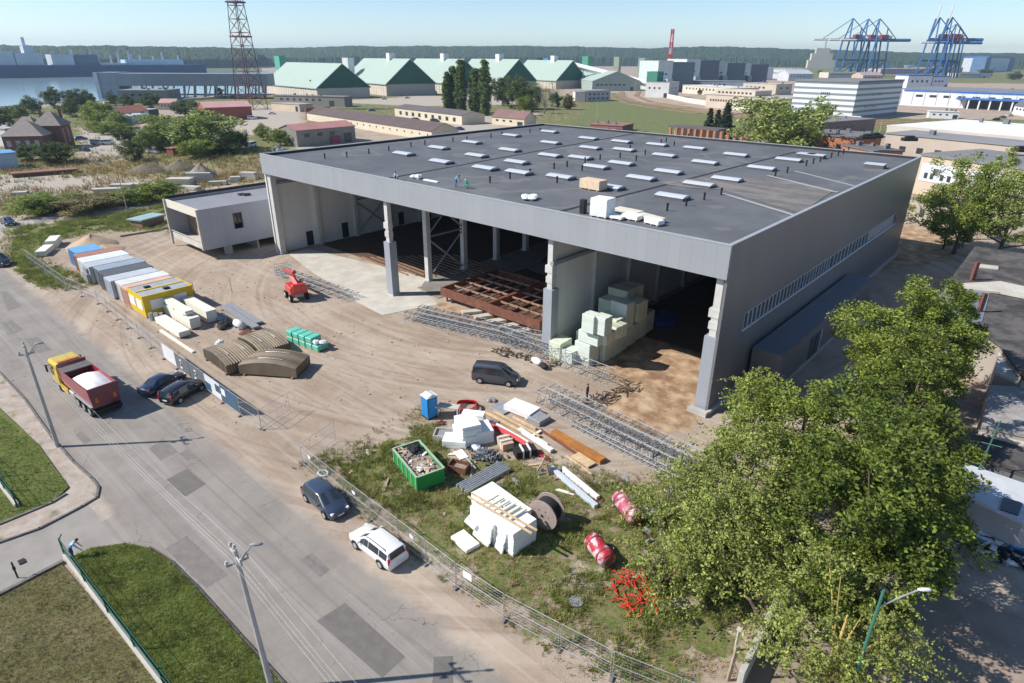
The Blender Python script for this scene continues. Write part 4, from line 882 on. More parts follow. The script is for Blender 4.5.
plank('thin pale pole on the ground below the punched board', (566, 456), (592, 475), .14, .12, m_timber, .05)
plank('pale board with knots at the end of the orange beam', (575, 455), (592, 466), .9, .12, m_timber, .1)
plank('short pale crosspiece near the middle of the planks', (533, 436), (541, 431), .25, .1, m_crp, .1)
plank('short white offcut below the crosspiece', (536, 438), (547, 445), .3, .1, m_crp, .1)
plank('pale timber beam under the white slab stack', (513, 418), (536, 430), .2, .2, m_timber, .0)
plank('grey flat panel lying left of the white slab stack', (496, 405), (510, 412), 1.7, .15, m_steelg, .0, 'panel', 'panel')
plank('grey flat panel lying right of the white slab stack', (533, 418), (545, 424), 1.5, .5, m_steelg, .0, 'panel', 'panel')
t = thing('slab_stack', 'white rectangular slab stack between two grey panels', 'slab stack', GV(522, 412), R(4)); mb = MB()
for k in range(4): mb.box((0, 0, .2+k*.13), (3.0, 1.7, .12))
mb.build('slabs', m_white, t); mb = MB(); mb.b(-1.2, -1.0, -.9, .9, 0, .13); mb.b(1.0, 1.2, -.9, .9, 0, .13); mb.build('bearer', m_timber, t)
for i, (px, py, c, lb) in enumerate([(505, 446, m_timber, 'small stack of tan boards below the red pipes'), (525, 455, m_black, 'dark stack of wrapped bars strapped with white bands beside the stakes')]):
    t = thing('board_stack', lb, 'board stack', GV(px, py), R(-25 if i == 0 else 60)); mb = MB()
    for k in range(5): mb.box((0, 0, .1+k*.13), (1.5+.3*i, 1.0, .11))
    mb.build('boards', [c], t); mb = MB(); mb.box((.3, 0, .42), (.12, 1.05, .8)); mb.box((-.3, 0, .42), (.12, 1.05, .8)); mb.build('strap', m_white, t)
# scaffolding couplers heap, tubes, trough
mb = MB()
for k in range(230):
    r_ = random.gauss(0, .55); th = random.uniform(0, 6.28); x_ = 1.5*math.cos(th)*abs(r_); y_ = 1.0*math.sin(th)*abs(r_)
    mb.box((x_, y_, max(.05, .5-.45*abs(r_))+random.uniform(-.05, .08)), (random.uniform(.1, .45), .12, .1), random.uniform(0, 3), ry=random.uniform(-.7, .7), mi=random.choice([0, 0, 1]))
o = mb.build('rubble_heap', [mat('slate scrap', (.075, .085, .1), .6, .4, 3), m_steelg]); o.location = GV(487, 457); tag(o, 'heap of dark slate-grey scrap pieces right of the upper white pile', 'scrap heap'); o['kind'] = 'stuff'
t = thing('tube_bundle', 'bundle of long galvanised tubes lying beside the lower white pile', 'tubes', GV(463, 491), ang(GV(463, 491), GV(505, 468))); mb = MB()
for k in range(14):
    mb.cyl((2.2+random.uniform(-.15, .15), -.6+(k % 7)*.2, .12+.17*(k//7)), .075, 4.4, 7, axis='X', mi=0)
mb.build('tubes', m_galv, t); mb = MB(); mb.box((1, 0, .03), (.12, 1.4, .06)); mb.box((3.3, 0, .03), (.12, 1.4, .06)); mb.build('bearer', m_timber, t)
t = thing('trough', 'small rusty red trough on the ground between the skip and the tubes', 'trough', GV(459, 470), R(20)); mb = MB(); mb.b(-.8, .8, -.5, .5, .05, .12); mb.b(-.8, .8, -.5, -.43, .121, .6); mb.b(-.8, .8, .43, .5, .121, .6); mb.b(-.8, -.73, -.429, .429, .121, .6); mb.b(.73, .8, -.429, .429, .121, .6); mb.build('box', m_rust, t); mb = MB(); mb.b(-.7, .7, -.4, .4, .13, .3); mb.build('contents', m_rub, t)
plank('thin galvanised tube leaning past the rusty trough', (466, 458), (476, 469), .1, .1, m_galv, .3, 'tube', 'tube')
# stump tripod of stakes
t = thing('stake_tripod', 'grey weathered wooden stakes standing crossed like a tripod', 'stakes', GV(544, 472)); mb = MB(); mb.bar((-.5, -.2, 0), (.1, 0, 1.5), .12); mb.bar((.5, -.1, 0), (-.05, .05, 1.6), .12); mb.bar((0, .5, 0), (.05, -.05, 1.5), .12); mb.bar((-.1, -.6, 0), (0, .1, 1.4), .1); mb.build('stakes', m_timberg, t)
# cable drum
a = GV(546, 524); t = thing('cable_drum', 'large wooden cable drum wound with black cable, standing in the grass', 'cable drum', a, R(8))
mdr = mat('drum wood', (.36, .29, .25), .8, .12, 3); mdr = add_stripes(mdr, 'X', .18, dark=.8, thin=.06)
for s in (-1, 1):
    f_ = MB(); f_.cyl((0, s*.55, 1.15), 1.15, .1, 40, axis='Y'); fo = f_.build('flange', mdr, t); f_ = MB(); f_.cyl((0, s*.62, 1.15), .09, .06, 10, axis='Y')
    for k in range(6): f_.cyl((.5*math.cos(k*1.047), s*.605, 1.15+.5*math.sin(k*1.047)), .035, .05, 6, axis='Y')
    f_.build('hub', m_dark, fo)
mb = MB(); mb.cyl((0, 0, 1.15), .85, .98, 36, axis='Y')
for k in range(9): n = 36; mb.tube([(.88*math.cos(6.2832*i/n), -.44+k*.11, 1.15+.88*math.sin(6.2832*i/n)) for i in range(n+1)], .055, 5, cap=False)
mb.build('cable', m_black, t)
# two aluminium profiles
plank('pale blue-grey profile, nearer of the two lying beside the cable drum', (551, 469), (596, 508), .38, .3, mat('pale blue panel', (.5, .56, .62), .5, .06, 1), 0, 'steel_profile', 'profile', 'pale profiles beside the drum')
plank('white profile, farther of the two lying beside the cable drum', (562, 470), (598, 500), .32, .35, m_white, 0, 'steel_profile', 'profile', 'pale profiles beside the drum')
# pink rolls
q = NT('pink foil'); m_pink = q.done(q.mix(q.ramp(q.noise(1.8, 4, .6, None, .8), .48, .56), (.4, .08, .13), (.55, .4, .42)), .42, q.noise(5, 4), .6, .05, spec=.5)
q = NT('red foil'); m_redf = q.done(q.mix(q.ramp(q.noise(1.2, 3, .6, None, .8), .46, .54), (.38, .025, .04), (.55, .42, .43)), .42, q.noise(5, 4), .6, .05, spec=.5)
for (pa, pb, m_, lb) in [((618, 494), (637, 518), m_pink, 'pink foil-wrapped roll lying beyond the white profiles'), ((591, 537), (609, 560), m_redf, 'red and white foil-wrapped roll lying in the grass by the red hose')]:
    A = GV(*pa, .75); B = GV(*pb, .75); t = thing('wrapped_roll', lb, 'roll', (A.x, A.y, 0), ang(A, B), 'foil-wrapped rolls'); L_ = (B-A).length
    mb = MB(); n = 24; prof = [(0, .4), (.1, .56), (.5, .62), (1.1, .58), (L_-.4, .62), (L_-.1, .58), (L_, .42)]
    mb.tube([(p[0], 0, .62) for p in prof], [p[1] for p in prof], n); mb.build('roll', m_, t, True)
    for x_ in (.45, L_-.6):
        mb = MB(); mb.tube([(x_, 0, .62), (x_+.12, 0, .62)], [.635, .635], n); mb.build('band', mat('dark pink band', (.2, .03, .05), .5, .1, 2), t)
    mb = MB(); mb.tube([(L_, 0, .62), (L_+.06, 0, .62)], [.38, .34], 16); mb.build('end', m_rust, t)
# tangled red hose
mb = MB(); m_hose = mat('red hose', (.62, .04, .02), .45, .1, 3)
for k in range(24):
    pts = []; x_, y_ = random.gauss(0, .35), random.gauss(0, .45); th = random.uniform(0, 6.28)
    for i in range(14):
        th += random.uniform(-.9, .9); x_ += .28*math.cos(th)-.11*x_; y_ += .28*math.sin(th)-.11*y_; pts.append((x_, y_, .12+.3*random.random()*max(0, 1-math.hypot(x_, y_)/2)))
    mb.tube(pts, .032, 5)
o = mb.build('hose', m_hose, smooth=True); o.location = GV(636, 592); tag(o, 'tangled heap of bright red hose in the grass', 'hose')
t = thing('wheelbarrow', 'dark red wheelbarrow in the grass right of the tangled red hose', 'wheelbarrow', GV(674, 583), R(30)); mb = MB(); mb.raw([(-.4, -.3, .6), (.4, -.3, .6), (.4, .3, .6), (-.4, .3, .6), (-.2, -.18, .3), (.25, -.18, .3), (.25, .18, .3), (-.2, .18, .3)], [(4, 7, 6, 5), (0, 4, 5, 1), (1, 5, 6, 2), (2, 6, 7, 3), (3, 7, 4, 0)]); mb.build('tray', mat('dark red paint', (.25, .02, .03), .4, .1, 2), t)
mb = MB(); mb.cyl((.55, 0, .2), .2, .1, 14, axis='Y'); mb.build('wheel', m_black, t); mb = MB(); mb.tube([(.55, 0, .2), (-.3, -.28, .3), (-1.0, -.3, .6)], .025, 5); mb.tube([(.55, 0, .2), (-.3, .28, .3), (-1.0, .3, .6)], .025, 5); mb.tube([(-.25, -.28, .3), (-.3, -.28, 0)], .025, 5); mb.tube([(-.25, .28, .3), (-.3, .28, 0)], .025, 5); mb.build('frame', m_black, t)
# debris near the hall right: dark metal scraps with branch-like bars
mb = MB()
for k in range(60):
    f_ = random.random(); p_ = GV(585+f_*52, 408-f_*22); mb.box((p_.x+random.uniform(-.9, .9), p_.y+random.uniform(-.9, .9), random.uniform(.05, .4)), (random.uniform(.3, 1.3), .08, .08), random.uniform(0, 3), ry=random.uniform(-.6, .6))
o = mb.build('scrap_heap', mat('dark scrap', (.11, .085, .065), .8, .3, 2)); tag(o, 'dark scrap metal strewn beside the standing worker', 'scrap heap'); o['kind'] = 'stuff'
mb = MB()
for k in range(60):
    f_ = random.random(); p_ = GV(497+f_*60, 352+f_*14); mb.box((p_.x+random.uniform(-.7, .7), p_.y+random.uniform(-.7, .7), random.uniform(.05, .35)), (random.uniform(.2, .8), random.uniform(.08, .3), .1), random.uniform(0, 3), ry=random.uniform(-.6, .6), mi=random.choice([0, 0, 1]))
o = mb.build('scrap_heap', [MATS['dark scrap'], m_rub]); tag(o, 'low heap of dark scrap and soil between the girder pile and the dark van', 'scrap heap'); o['kind'] = 'stuff'
t = thing('white_bag', 'white rounded bag with a black end lying by the girders near the van', 'bag', GV(537, 364), R(-15)); mb = MB(); mb.ball((0, 0, .35), .8, 10, sq=(1.1, .6, .45)); mb.build('bag', m_tarpw, t, True); mb = MB(); mb.ball((1.2, 0, .3), .6, 10, sq=(1.2, .7, .5)); mb.build('bag_end', m_black, t, True)
# stones / white bits in the grass under the trees
mb = MB()
for k in range(80):
    px = random.gauss(680, 26); py = random.gauss(512, 22); a = G(px, py); mb.box((a[0], a[1], .08), (random.uniform(.1, .6), random.uniform(.1, .35), random.uniform(.05, .3)), random.uniform(0, 3), ry=random.uniform(-.4, .4))
o = mb.build('rubble_heap', mat('pale rubble', (.33, .35, .37), .8, .2, 2)); tag(o, 'pale rubble and crumpled plastic half hidden under the big tree', 'rubble'); o['kind'] = 'stuff'
# general litter and stones over the site
mb = MB()
for k in range(900):
    x_ = random.uniform(-100, -15); y_ = random.uniform(19, 47); s_ = random.uniform(.02, .07)*random.choice([1, 1, 2]); mb.ball((x_, y_, s_*.2), s_, 5, jit=.3, sq=(1, 1, .6))
o = mb.build('stones', mat('stones', (.4, .34, .29), .9, .3, 2)); o['kind'] = 'stuff'
# puddly dark wheel ruts are in the ground itself; drain covers
for i, (px, py, lb) in enumerate([(576, 602, 'dark manhole cover in the grass near the mesh fence'), (545, 394, 'manhole cover')][:1]):
    t = MB(); t.cyl((0, 0, .06), .45, .08, 20); o = t.build('manhole_cover', m_steelg); o.location = GV(px, py); tag(o, lb, 'manhole cover')
# ---- mobile fence panels
def meshpanel(label, a, b, sheetm=None, h=2.0, first=True, name='fence_panel', group='mobile mesh fence panels', cat='fence panel'):
    a = Vector((a[0], a[1], 0)); b = Vector((b[0], b[1], 0)); L = (b-a).length-.12; t = thing(name, label, cat, a, ang(a, b), group)
    f_ = MB(); r_ = .019
    f_.tube([(0, 0, .1), (0, 0, h)], r_, 5); f_.tube([(L, 0, .1), (L, 0, h)], r_, 5); f_.tube([(0, 0, h), (L, 0, h)], r_, 5); f_.tube([(0, 0, h*.52), (L, 0, h*.52)], r_*.8, 5); f_.tube([(0, 0, .2), (L, 0, .2)], r_, 5)
    f_.build('frame', m_galv, t)
    w_ = MB(); n = int(L/.22)
    for i in range(1, n): w_.bar((L*i/n, 0, .2), (L*i/n, 0, h), .004)
    for k in range(1, 8): w_.bar((0, 0, .2+k*(h-.2)/8), (L, 0, .2+k*(h-.2)/8), .004)
    w_.build('mesh', m_galv, t)
    f_ = MB(); f_.box((0, 0, .06), (.2, .55, .12)); f_.build('foot', m_kerb, t, bevel=.02)
    if sheetm:
        s_ = MB(); s_.b(.03, L-.03, -.035, -.03, .25, h-.02); s_.build('banner', sheetm, t)
    return t
m_ban = mat('grey banner mesh', (.13, .14, .15), .7, .08, 1.5); m_banw = mat('white banner', (.62, .64, .66), .6, .05, 1); m_banb = mat('blue banner', (.05, .1, .16), .6, .1, 2)
def split(p0, p1, n): return [((p0[0]+(p1[0]-p0[0])*i/n), (p0[1]+(p1[1]-p0[1])*i/n)) for i in range(n+1)]
w0 = G(99, 304); w1 = G(165, 359); pts = split(G(28, 262), G(67, 290), 4)[:-1]+split(G(67, 290), w0, 2)[:-1]+split(w0, w1, 6)
for i in range(len(pts)-1):
    meshpanel('bare mesh fence panel, %s from the far left, beside the containers' % ORD[i], pts[i], pts[i+1])
pts = split(w1, G(241, 416), 5)
for i in range(5):
    p_ = meshpanel(['mesh fence panel with a plain white sheet, behind the dark parked cars', 'mesh fence panel with a grey banner, first one with a white emblem', 'mesh fence panel with a grey banner, second one with a white emblem', 'mesh fence panel with a white and blue banner right of the parked cars', 'mesh fence panel with a dark blue banner, rightmost of the banner panels'][i], pts[i], pts[i+1], [m_banw, m_ban, m_ban, m_banw, m_banb][i], name='banner_fence_panel', group='banner fence panels')
    if i in (1, 2):
        e = MB(); e.tube([(1.1, -.05, 1.35), (1.25, -.05, 1.5), (1.5, -.05, 1.5), (1.6, -.05, 1.3), (1.45, -.05, 1.1), (1.2, -.05, .95), (1.15, -.05, .75), (1.35, -.05, .62), (1.65, -.05, .65)], .06, 4); e.build('emblem', m_white, p_)
    if i == 3:
        e = MB(); e.b(.05, 1.3, -.045, -.037, .3, 1.2); e.b(2.3, 3.3, -.045, -.037, .9, 1.7); e.build('banner_print', m_banb, p_)
    if i == 4:
        e = MB(); e.b(.1, .9, -.045, -.037, 1.0, 1.7); e.build('banner_print', m_white, p_)
meshpanel('bare mesh fence panel at the right end of the banner fence', G(241, 416), G(262, 430))
meshpanel('mesh gate panel swung open into the yard, left leaf', G(262, 430), G(291, 411), group='open gate leaves'); meshpanel('mesh gate panel swung open into the yard, right leaf', G(303, 465), G(337, 441), group='open gate leaves')
P_ = [G(303, 465), G(345, 500), G(400, 543), G(457, 588), G(505, 620), G(560, 650), G(612, 678), G(680, 706), G(750, 735)]
full = []
for a, b in zip(P_[:-1], P_[1:]):
    n = max(1, round(math.dist(a, b)/3.4)); full += split(a, b, n)[:-1]
full.append(P_[-1])
for i in range(len(full)-1):
    p_ = meshpanel('mesh fence panel, %s from the yard entrance along the roadside grass' % ORD[i], full[i], full[i+1], group='mesh fence panels along the roadside grass')
    if i in (0, 2, 4): e = MB(); e.b(1.2, 1.6, -.05, -.04, 1.3, 1.6); e.build('sign', m_white, p_)
    if i == 6: e = MB(); e.b(.6, 1.3, -.05, -.04, 1.35, 1.9); e.build('sign', m_white, p_)
# ring on the first panel
mb = MB(); mb.tube([(.45*math.cos(6.283*i/20), .32*math.sin(6.283*i/20), .1) for i in range(21)], .07, 6); o = mb.build('hose_ring', m_tarpw, smooth=True); o.location = GV(323, 474); tag(o, 'small white ring of hose on the ground at the yard entrance', 'hose ring')
# ---- green fences at lower left
m_grf = mat('green fence paint', (.02, .11, .075), .5, .1, 2)
def greenfence(label, pts, h=1.6, group=None, open_post=True):
    t = thing('metal_fence', label, 'fence', (*pts[0], 0), 0, group); o_ = Vector((*pts[0], 0)); P2 = [Vector((*p, 0))-o_ for p in pts]; L = sum((b-a).length for a, b in zip(P2[:-1], P2[1:]))
    pl = MB(); ra = MB(); me_ = MB()
    for a, b in zip(P2[:-1], P2[1:]):
        d = (b-a); n_ = Vector((-d.y, d.x, 0)).normalized()*.14; k = max(1, int(d.length/2.5))
        pl.prism([(a+n_)[:2], (b+n_)[:2], (b-n_)[:2], (a-n_)[:2]], 0, .38)
        for z_ in (.5, h*.62, h): ra.bar(a+Vector((0, 0, z_)), b+Vector((0, 0, z_)), .028)
        m_ = int(d.length/.14)
        for i in range(m_): c_ = a.lerp(b, i/m_); me_.bar(c_+Vector((0, 0, .5)), c_+Vector((0, 0, h)), .006)
        for i in range(k+1):
            c_ = a.lerp(b, i/k); po = MB(); po.bar(c_, c_+Vector((0, 0, h+.05)), .08); po.bar(c_+Vector((0, 0, h)), c_+Vector((0, 0, h+.25))+n_*1.5, .06); po.build('post', m_grf, t)
    pl.build('plinth', m_concl, t); ra.build('rail', m_grf, t); me_.build('bars', m_grf, t)
greenfence('green metal fence on a pale concrete plinth between the two lawns', [G(66, 558), G(110, 617), G(166, 690), G(200, 735)])
greenfence('short green metal fence at the left edge on the upper lawn', [G(-40, 440), G(-5, 478), G(18, 508)])
# gate post and person-sized details by the side road
t = MB(); t.bar((0, 0, 0), (0, 0, 1.3), .07); t.box((0, 0, .8), (.16, .16, .16)); o = t.build('gate_post', m_black); o.location = GV(18, 578); tag(o, 'thin dark gate post at the kerb of the side road', 'post')
t = MB(); t.box((0, 0, .05), (.5, .35, .06)); o = t.build('manhole_cover', m_black); o.location = GV(22, 562); tag(o, 'small dark rectangular drain grate on the side road', 'drain grate')
# ------------------------------------------------------------------ vehicles
def carpaint(name, c, rough=.25):
    if name in MATS: return MATS[name]
    m = mat(name, c, rough, .03, .5, spec=.6); b = m.node_tree.nodes['Principled BSDF']; b.inputs['Coat Weight'].default_value = .6; b.inputs['Coat Roughness'].default_value = .08; return m
ST = {
 'hatch': [(-2.15, .35, .8, .86, .72, .62), (-2.08, .22, .85, .95, .82, .70), (-1.75, .2, .92, 1.36, .87, .62), (-1.2, .2, .93, 1.46, .88, .64), (-.1, .2, .91, 1.5, .88, .66), (.35, .2, .9, 1.46, .88, .64), (1.2, .2, .88, .96, .87, .74), (1.75, .2, .76, .84, .83, .68), (2.08, .22, .62, .7, .74, .6), (2.17, .32, .52, .56, .66, .55)],
 'estate': [(-2.22, .35, .85, .92, .74, .68), (-2.18, .25, .95, 1.0, .82, .74), (-2.0, .2, .95, 1.44, .85, .66), (-1.2, .2, .95, 1.52, .86, .68), (-.1, .2, .93, 1.53, .87, .69), (.35, .2, .91, 1.47, .87, .67), (1.1, .2, .9, 1.0, .86, .74), (1.75, .2, .82, .9, .84, .7), (2.1, .22, .66, .75, .77, .64), (2.2, .32, .55, .6, .7, .58)],
 'van': [(-2.4, .35, 1.0, 1.05, .9, .85), (-2.36, .3, 1.1, 1.3, .93, .85), (-2.25, .25, 1.15, 1.88, .94, .8), (-1.2, .22, 1.15, 1.95, .95, .82), (.3, .22, 1.12, 1.95, .95, .82), (.75, .22, 1.1, 1.85, .95, .8), (1.6, .22, 1.05, 1.2, .93, .8), (2.1, .22, .85, 1.0, .88, .72), (2.38, .25, .7, .8, .8, .66), (2.45, .35, .6, .66, .74, .62)],
 'sedan': [(-2.3, .35, .8, .88, .74, .64), (-2.2, .24, .88, .98, .83, .7), (-1.55, .2, .92, 1.05, .87, .72), (-.95, .2, .93, 1.4, .88, .62), (-.1, .2, .92, 1.44, .88, .64), (.35, .2, .9, 1.4, .88, .62), (1.15, .2, .87, .95, .87, .73), (1.8, .2, .76, .84, .83, .68), (2.15, .22, .62, .7, .75, .6), (2.25, .32, .52, .58, .68, .55)]}
GW = {'hatch': (2, 5), 'estate': (2, 5), 'van': (2, 5), 'sedan': (3, 5)}
def car(kind, label, px, py, heading, paint, cat='car', scale=1.0, group='parked cars', detail=True, name='parked_car', z=0):
    st = ST[kind]; loc = (px, py, z); t = thing(name, label, cat, loc, heading, group)
    rings = []
    for (x, zb, zm, zt, w_, wt) in st:
        half = [(w_*.88, zb), (w_, zb+.16), (w_*1.005, (zb+zm)/2+.05), (w_*.97, zm), (wt+.02, zt-.07), (wt*.88, zt-.01), (0, zt+.015)]
        ring = [(x, y, zz) for y, zz in half] + [(x, -y, zz) for y, zz in half[:-1][::-1]]
        rings.append(ring)
    n = len(rings[0]); vs = [tuple(c*scale for c in v) for r_ in rings for v in r_]; fs = []
    for i in range(len(rings)-1):
        for k in range(n): fs.append((i*n+k, i*n+(k+1) % n, (i+1)*n+(k+1) % n, (i+1)*n+k))
    fs.append(tuple(range(n))[::-1]); fs.append(tuple((len(rings)-1)*n+k for k in range(n)))
    mb = MB(); mb.raw(vs, fs); body = mb.build('body', paint, t, smooth=True)
    es = body.modifiers.new('split', 'EDGE_SPLIT'); es.split_angle = R(38)
    S = scale
    def P(i, k, side): 
        v = rings[i][k]; return Vector((v[0], v[1]*side, v[2]))
    def quad(name_, a, b, c, d, off, m=m_glass):
        nrm = (b-a).cross(d-a).normalized(); cen = (a+b+c+d)/4
        if nrm.dot(cen-Vector((0, 0, .6))) < 0: nrm = -nrm
        pts = [cen+(p-cen)*f for p, f in ((a, .93), (b, .93), (c, .93), (d, .93))]
        q_ = MB(); q_.raw([tuple((p+nrm*off)*S) for p in pts]+[tuple((p-nrm*.02)*S) for p in pts], [(0, 1, 2, 3), (7, 6, 5, 4), (0, 4, 5, 1), (1, 5, 6, 2), (2, 6, 7, 3), (3, 7, 4, 0)]); return q_.build(name_, m, t)
    g0, g1 = GW[kind]
    for side in (1, -1):
        for i in range(g0, g1+1 if kind != 'sedan' else g1+1):
            if i+1 >= len(rings): continue
            if i == g1:     # front quarter triangle
                a, b, d = P(i, 3, side), P(i+1, 3, side), P(i, 4, side); quad('side_window', a, a.lerp(b, .62), d.lerp(b.lerp(P(i+1, 4, side), .5), .45), d, .012)
            else: quad('side_window', P(i, 3, side), P(i+1, 3, side), P(i+1, 4, side), P(i, 4, side), .012)
    a, b, c_, d = P(g1, 5, 1), P(g1, 5, -1), P(g1+1, 5, -1), P(g1+1, 5, 1); quad('windscreen', a, b, c_, d, .015)
    ri = g0-1
    a, b, c_, d = P(ri+1, 5, 1), P(ri+1, 5, -1), P(ri, 5, -1), P(ri, 5, 1); quad('rear_window', a, b, c_, d, .015)
    wb = 1.32 if kind != 'van' else 1.52; r_ = .32 if kind != 'van' else .34; wy = st[4][4]-.09
    for sx in (-1, 1):
        for sy in (-1, 1):
            wv = MB(); wv.cyl((sx*wb*S, sy*wy*S, r_*S), r_*S, .22*S, 18, axis='Y'); wo = wv.build('wheel', m_black, t)
            rm = MB(); rm.cyl((sx*wb*S, sy*(wy+.112)*S, r_*S), r_*.62*S, .02*S, 12, axis='Y'); rm.build('rim', m_galv, wo)
            ar = MB(); ar.tube([(sx*wb*S+(r_+.05)*S*math.cos(a_), sy*(wy+.1)*S, r_*S+(r_+.05)*S*math.sin(a_)) for a_ in [math.pi*i/8 for i in range(9)]], .035*S, 4); ar.build('wheel_arch', m_black, t)
    if detail:
        f = st[-3]; b0 = st[1]
        for s in (-1, 1):
            h = MB(); h.box(((st[-2][0]-.06)*S, s*.58*S, (st[-2][2]+.02)*S), (.2*S, .28*S, .14*S), rz=-s*.35); h.build('headlight', m_chrome, t, bevel=.02)
            h = MB(); h.box(((b0[0]+.02)*S, s*(b0[4]-.08)*S, (b0[2]-.02)*S), (.1*S, .16*S, (.5 if kind in ('van', 'estate') else .24)*S)); h.build('tail_light', m_redl, t, bevel=.02)
            h = MB(); h.box(((g1 and st[g1+1][0]-.35)*S, s*(st[5][4]+.1)*S, (st[5][2]+.08)*S), (.12*S, .2*S, .13*S)); h.build('mirror', paint, t, bevel=.02)
        h = MB(); h.box(((b0[0]-.06)*S, 0, .62*S), (.03*S, .5*S, .11*S)); h.build('number_plate', m_plate, t)
        h = MB(); h.box(((st[-1][0]+.01)*S, 0, .42*S), (.03*S, .5*S, .11*S)); h.build('number_plate', m_plate, t)
        h = MB(); h.box((st[-1][0]*S-.03, 0, .52*S), (.06*S, .9*S, .06*S)); h.build('grille', m_black, t)
        if kind == 'estate':
            for s in (-1, 1): h = MB(); h.tube([(-1.7, s*.6, 1.48), (-1.5, s*.6, 1.58), (.1, s*.6, 1.58), (.3, s*.6, 1.47)], .022, 5); h.build('roof_rail', m_black, t)
    return t
def wheels_at(r_, f_, side):
    """centre and heading from the two wheels seen on one side (side=+1: that side is the car's left)"""
    a = Vector(G(*r_)); b = Vector(G(*f_)); h = ang(a, b); c = (a+b)/2; left = Vector((-math.sin(h), math.cos(h))); return c-left*side*.82, h
p_white = carpaint('white car paint', (.75, .75, .75)); p_navy = carpaint('blue-grey car paint', (.035, .05, .085)); p_blk = carpaint('black car paint', (.012, .013, .018)); p_dk = carpaint('anthracite paint', (.05, .06, .078)); p_sil = carpaint('silver paint', (.4, .42, .44)); p_redc = carpaint('red car paint', (.35, .02, .02)); p_bluec = carpaint('blue car paint', (.03, .09, .25))
c, h = wheels_at((478, 383), (510.5, 387), -1); car('van', 'dark grey passenger van parked beside the lattice girders in the yard', c.x, c.y, h, p_dk, 'van', .98, None, name='passenger_van')
c, h = wheels_at((383, 570), (354, 547), 1); car('estate', 'white estate car with roof rails parked on the dirt beside the road', c.x, c.y, h, p_white)
c, h = wheels_at((306, 501), (326, 519.5), -1); car('hatch', 'dark blue-grey hatchback parked at the yard entrance by the mesh fence', c.x, c.y, h, p_navy)
hb = R(112); c = G(184, 391, .5); car('estate', 'black estate car, right one of the dark pair by the banner fence', c[0], c[1], hb, p_blk)
c = G(163, 383, .5); car('sedan', 'dark blue car, left one of the dark pair by the banner fence', c[0], c[1], hb+R(-2), carpaint('midnight blue', (.015, .025, .06)))
c = G(8, 222, .5); car('sedan', 'dark blue car driving on the far lane at the left edge', c[0], c[1], R(0), p_navy, group='cars')
c = G(-3, 262, .5); car('van', 'dark vehicle cut off by the left edge at the road corner', c[0], c[1], R(20), p_dk, group='cars')
# distant cars
for (px, py, k, hd, p_, lb) in [(84, 149, 'sedan', 20, p_bluec, 'blue car on the yard below the brick house'), (98, 142.5, 'van', 60, p_sil, 'silver van left of a white one beside the bushes'), (108, 142.5, 'van', 60, p_white, 'white van beside the silver one by the bushes'),
      (81, 138, 'hatch', 80, p_bluec, 'small blue car in the shade near the brick house'), (154, 151, 'hatch', 10, p_white, 'white car behind the willow bushes'), (251, 145, 'van', -60, p_white, 'white pickup facing the camera behind the hall corner'), (252, 118, 'van', 70, p_white, 'white van at the end of the red shed'), (272, 113, 'sedan', 60, p_white, 'white car left of the small beige building'),
      (279, 148, 'sedan', 70, p_sil, 'pale car behind the left corner of the hall'), (372, 110, 'hatch', 60, p_bluec, 'blue car on the grass behind the long brown roof'), (384, 98.5, 'sedan', 80, p_sil, 'silver car before the green-roofed warehouse, left'), (407, 97.5, 'sedan', 80, p_sil, 'silver car before the green-roofed warehouse, right'),
      (448, 127, 'hatch', 80, p_blk, 'black car behind the hall roof edge'), (460, 128.5, 'hatch', 80, p_bluec, 'blue car behind the hall roof edge'), (416, 120, 'van', 80, p_redc, 'red van against the cream building'), (435, 121, 'van', 70, p_dk, 'dark van against the cream building'), (476, 119, 'sedan', 60, p_white, 'white car right of the blue container office'),
      (352, 95, 'van', 75, p_white, 'white lorry cab beside the first green warehouse'), (1003, 117, 'sedan', 60, p_dk, 'dark car in the car park before the white warehouse, right'), (1010, 115, 'sedan', 60, p_sil, 'silver car in the car park before the white warehouse'), (997, 119, 'sedan', 60, p_blk, 'black car in the car park before the white warehouse, left')]:
    c = G(px, py, .7); car(k, lb, c[0], c[1], R(hd), p_, detail=False, group='distant parked cars', cat='car')
# ---- tipper lorry
a = Vector(G(92.5, 416)); b = Vector(G(46, 378)); h = ang(a, b); L = 8.9
t = thing('tipper_truck', 'yellow-cabbed tipper truck with a red body heaped with white material', 'truck', (a.x-.7, a.y+1.1, 0), h)
# local: x forward from the rear axle, y left(-) ... body width 2.5
p_yel = carpaint('yellow truck paint', (.62, .43, .01)); p_red = carpaint('dark red body paint', (.27, .02, .035), .4)
XL = 7.6
mb = MB(); mb.b(-1.4, XL+.4, -.45, .45, .75, 1.05); mb.build('chassis', m_black, t)
for x in (-.7, .65, 2.0, 6.9):
    for s in (-1, 1):
        w_ = MB(); w_.cyl((x, s*1.05, .52), .52, .42 if x < 3 else .3, 20, axis='Y'); wo = w_.build('wheel', m_black, t); r_ = MB(); r_.cyl((x, s*1.27, .52), .28, .03, 12, axis='Y'); r_.build('rim', m_galv, wo)
cb = MB(); x0, x1 = 6.0, 8.2
cb.xprism([(-1.22, .75), (1.22, .75), (1.25, 1.6), (1.2, 2.9), (1.05, 3.12), (-1.05, 3.12), (-1.2, 2.9), (-1.25, 1.6)], x0, x1); cab = cb.build('cab', p_yel, t, bevel=.08)
g_ = MB(); g_.b(x1-.03, x1+.02, -1.08, 1.08, 1.75, 2.75); g_.build('windscreen', m_glass, t)
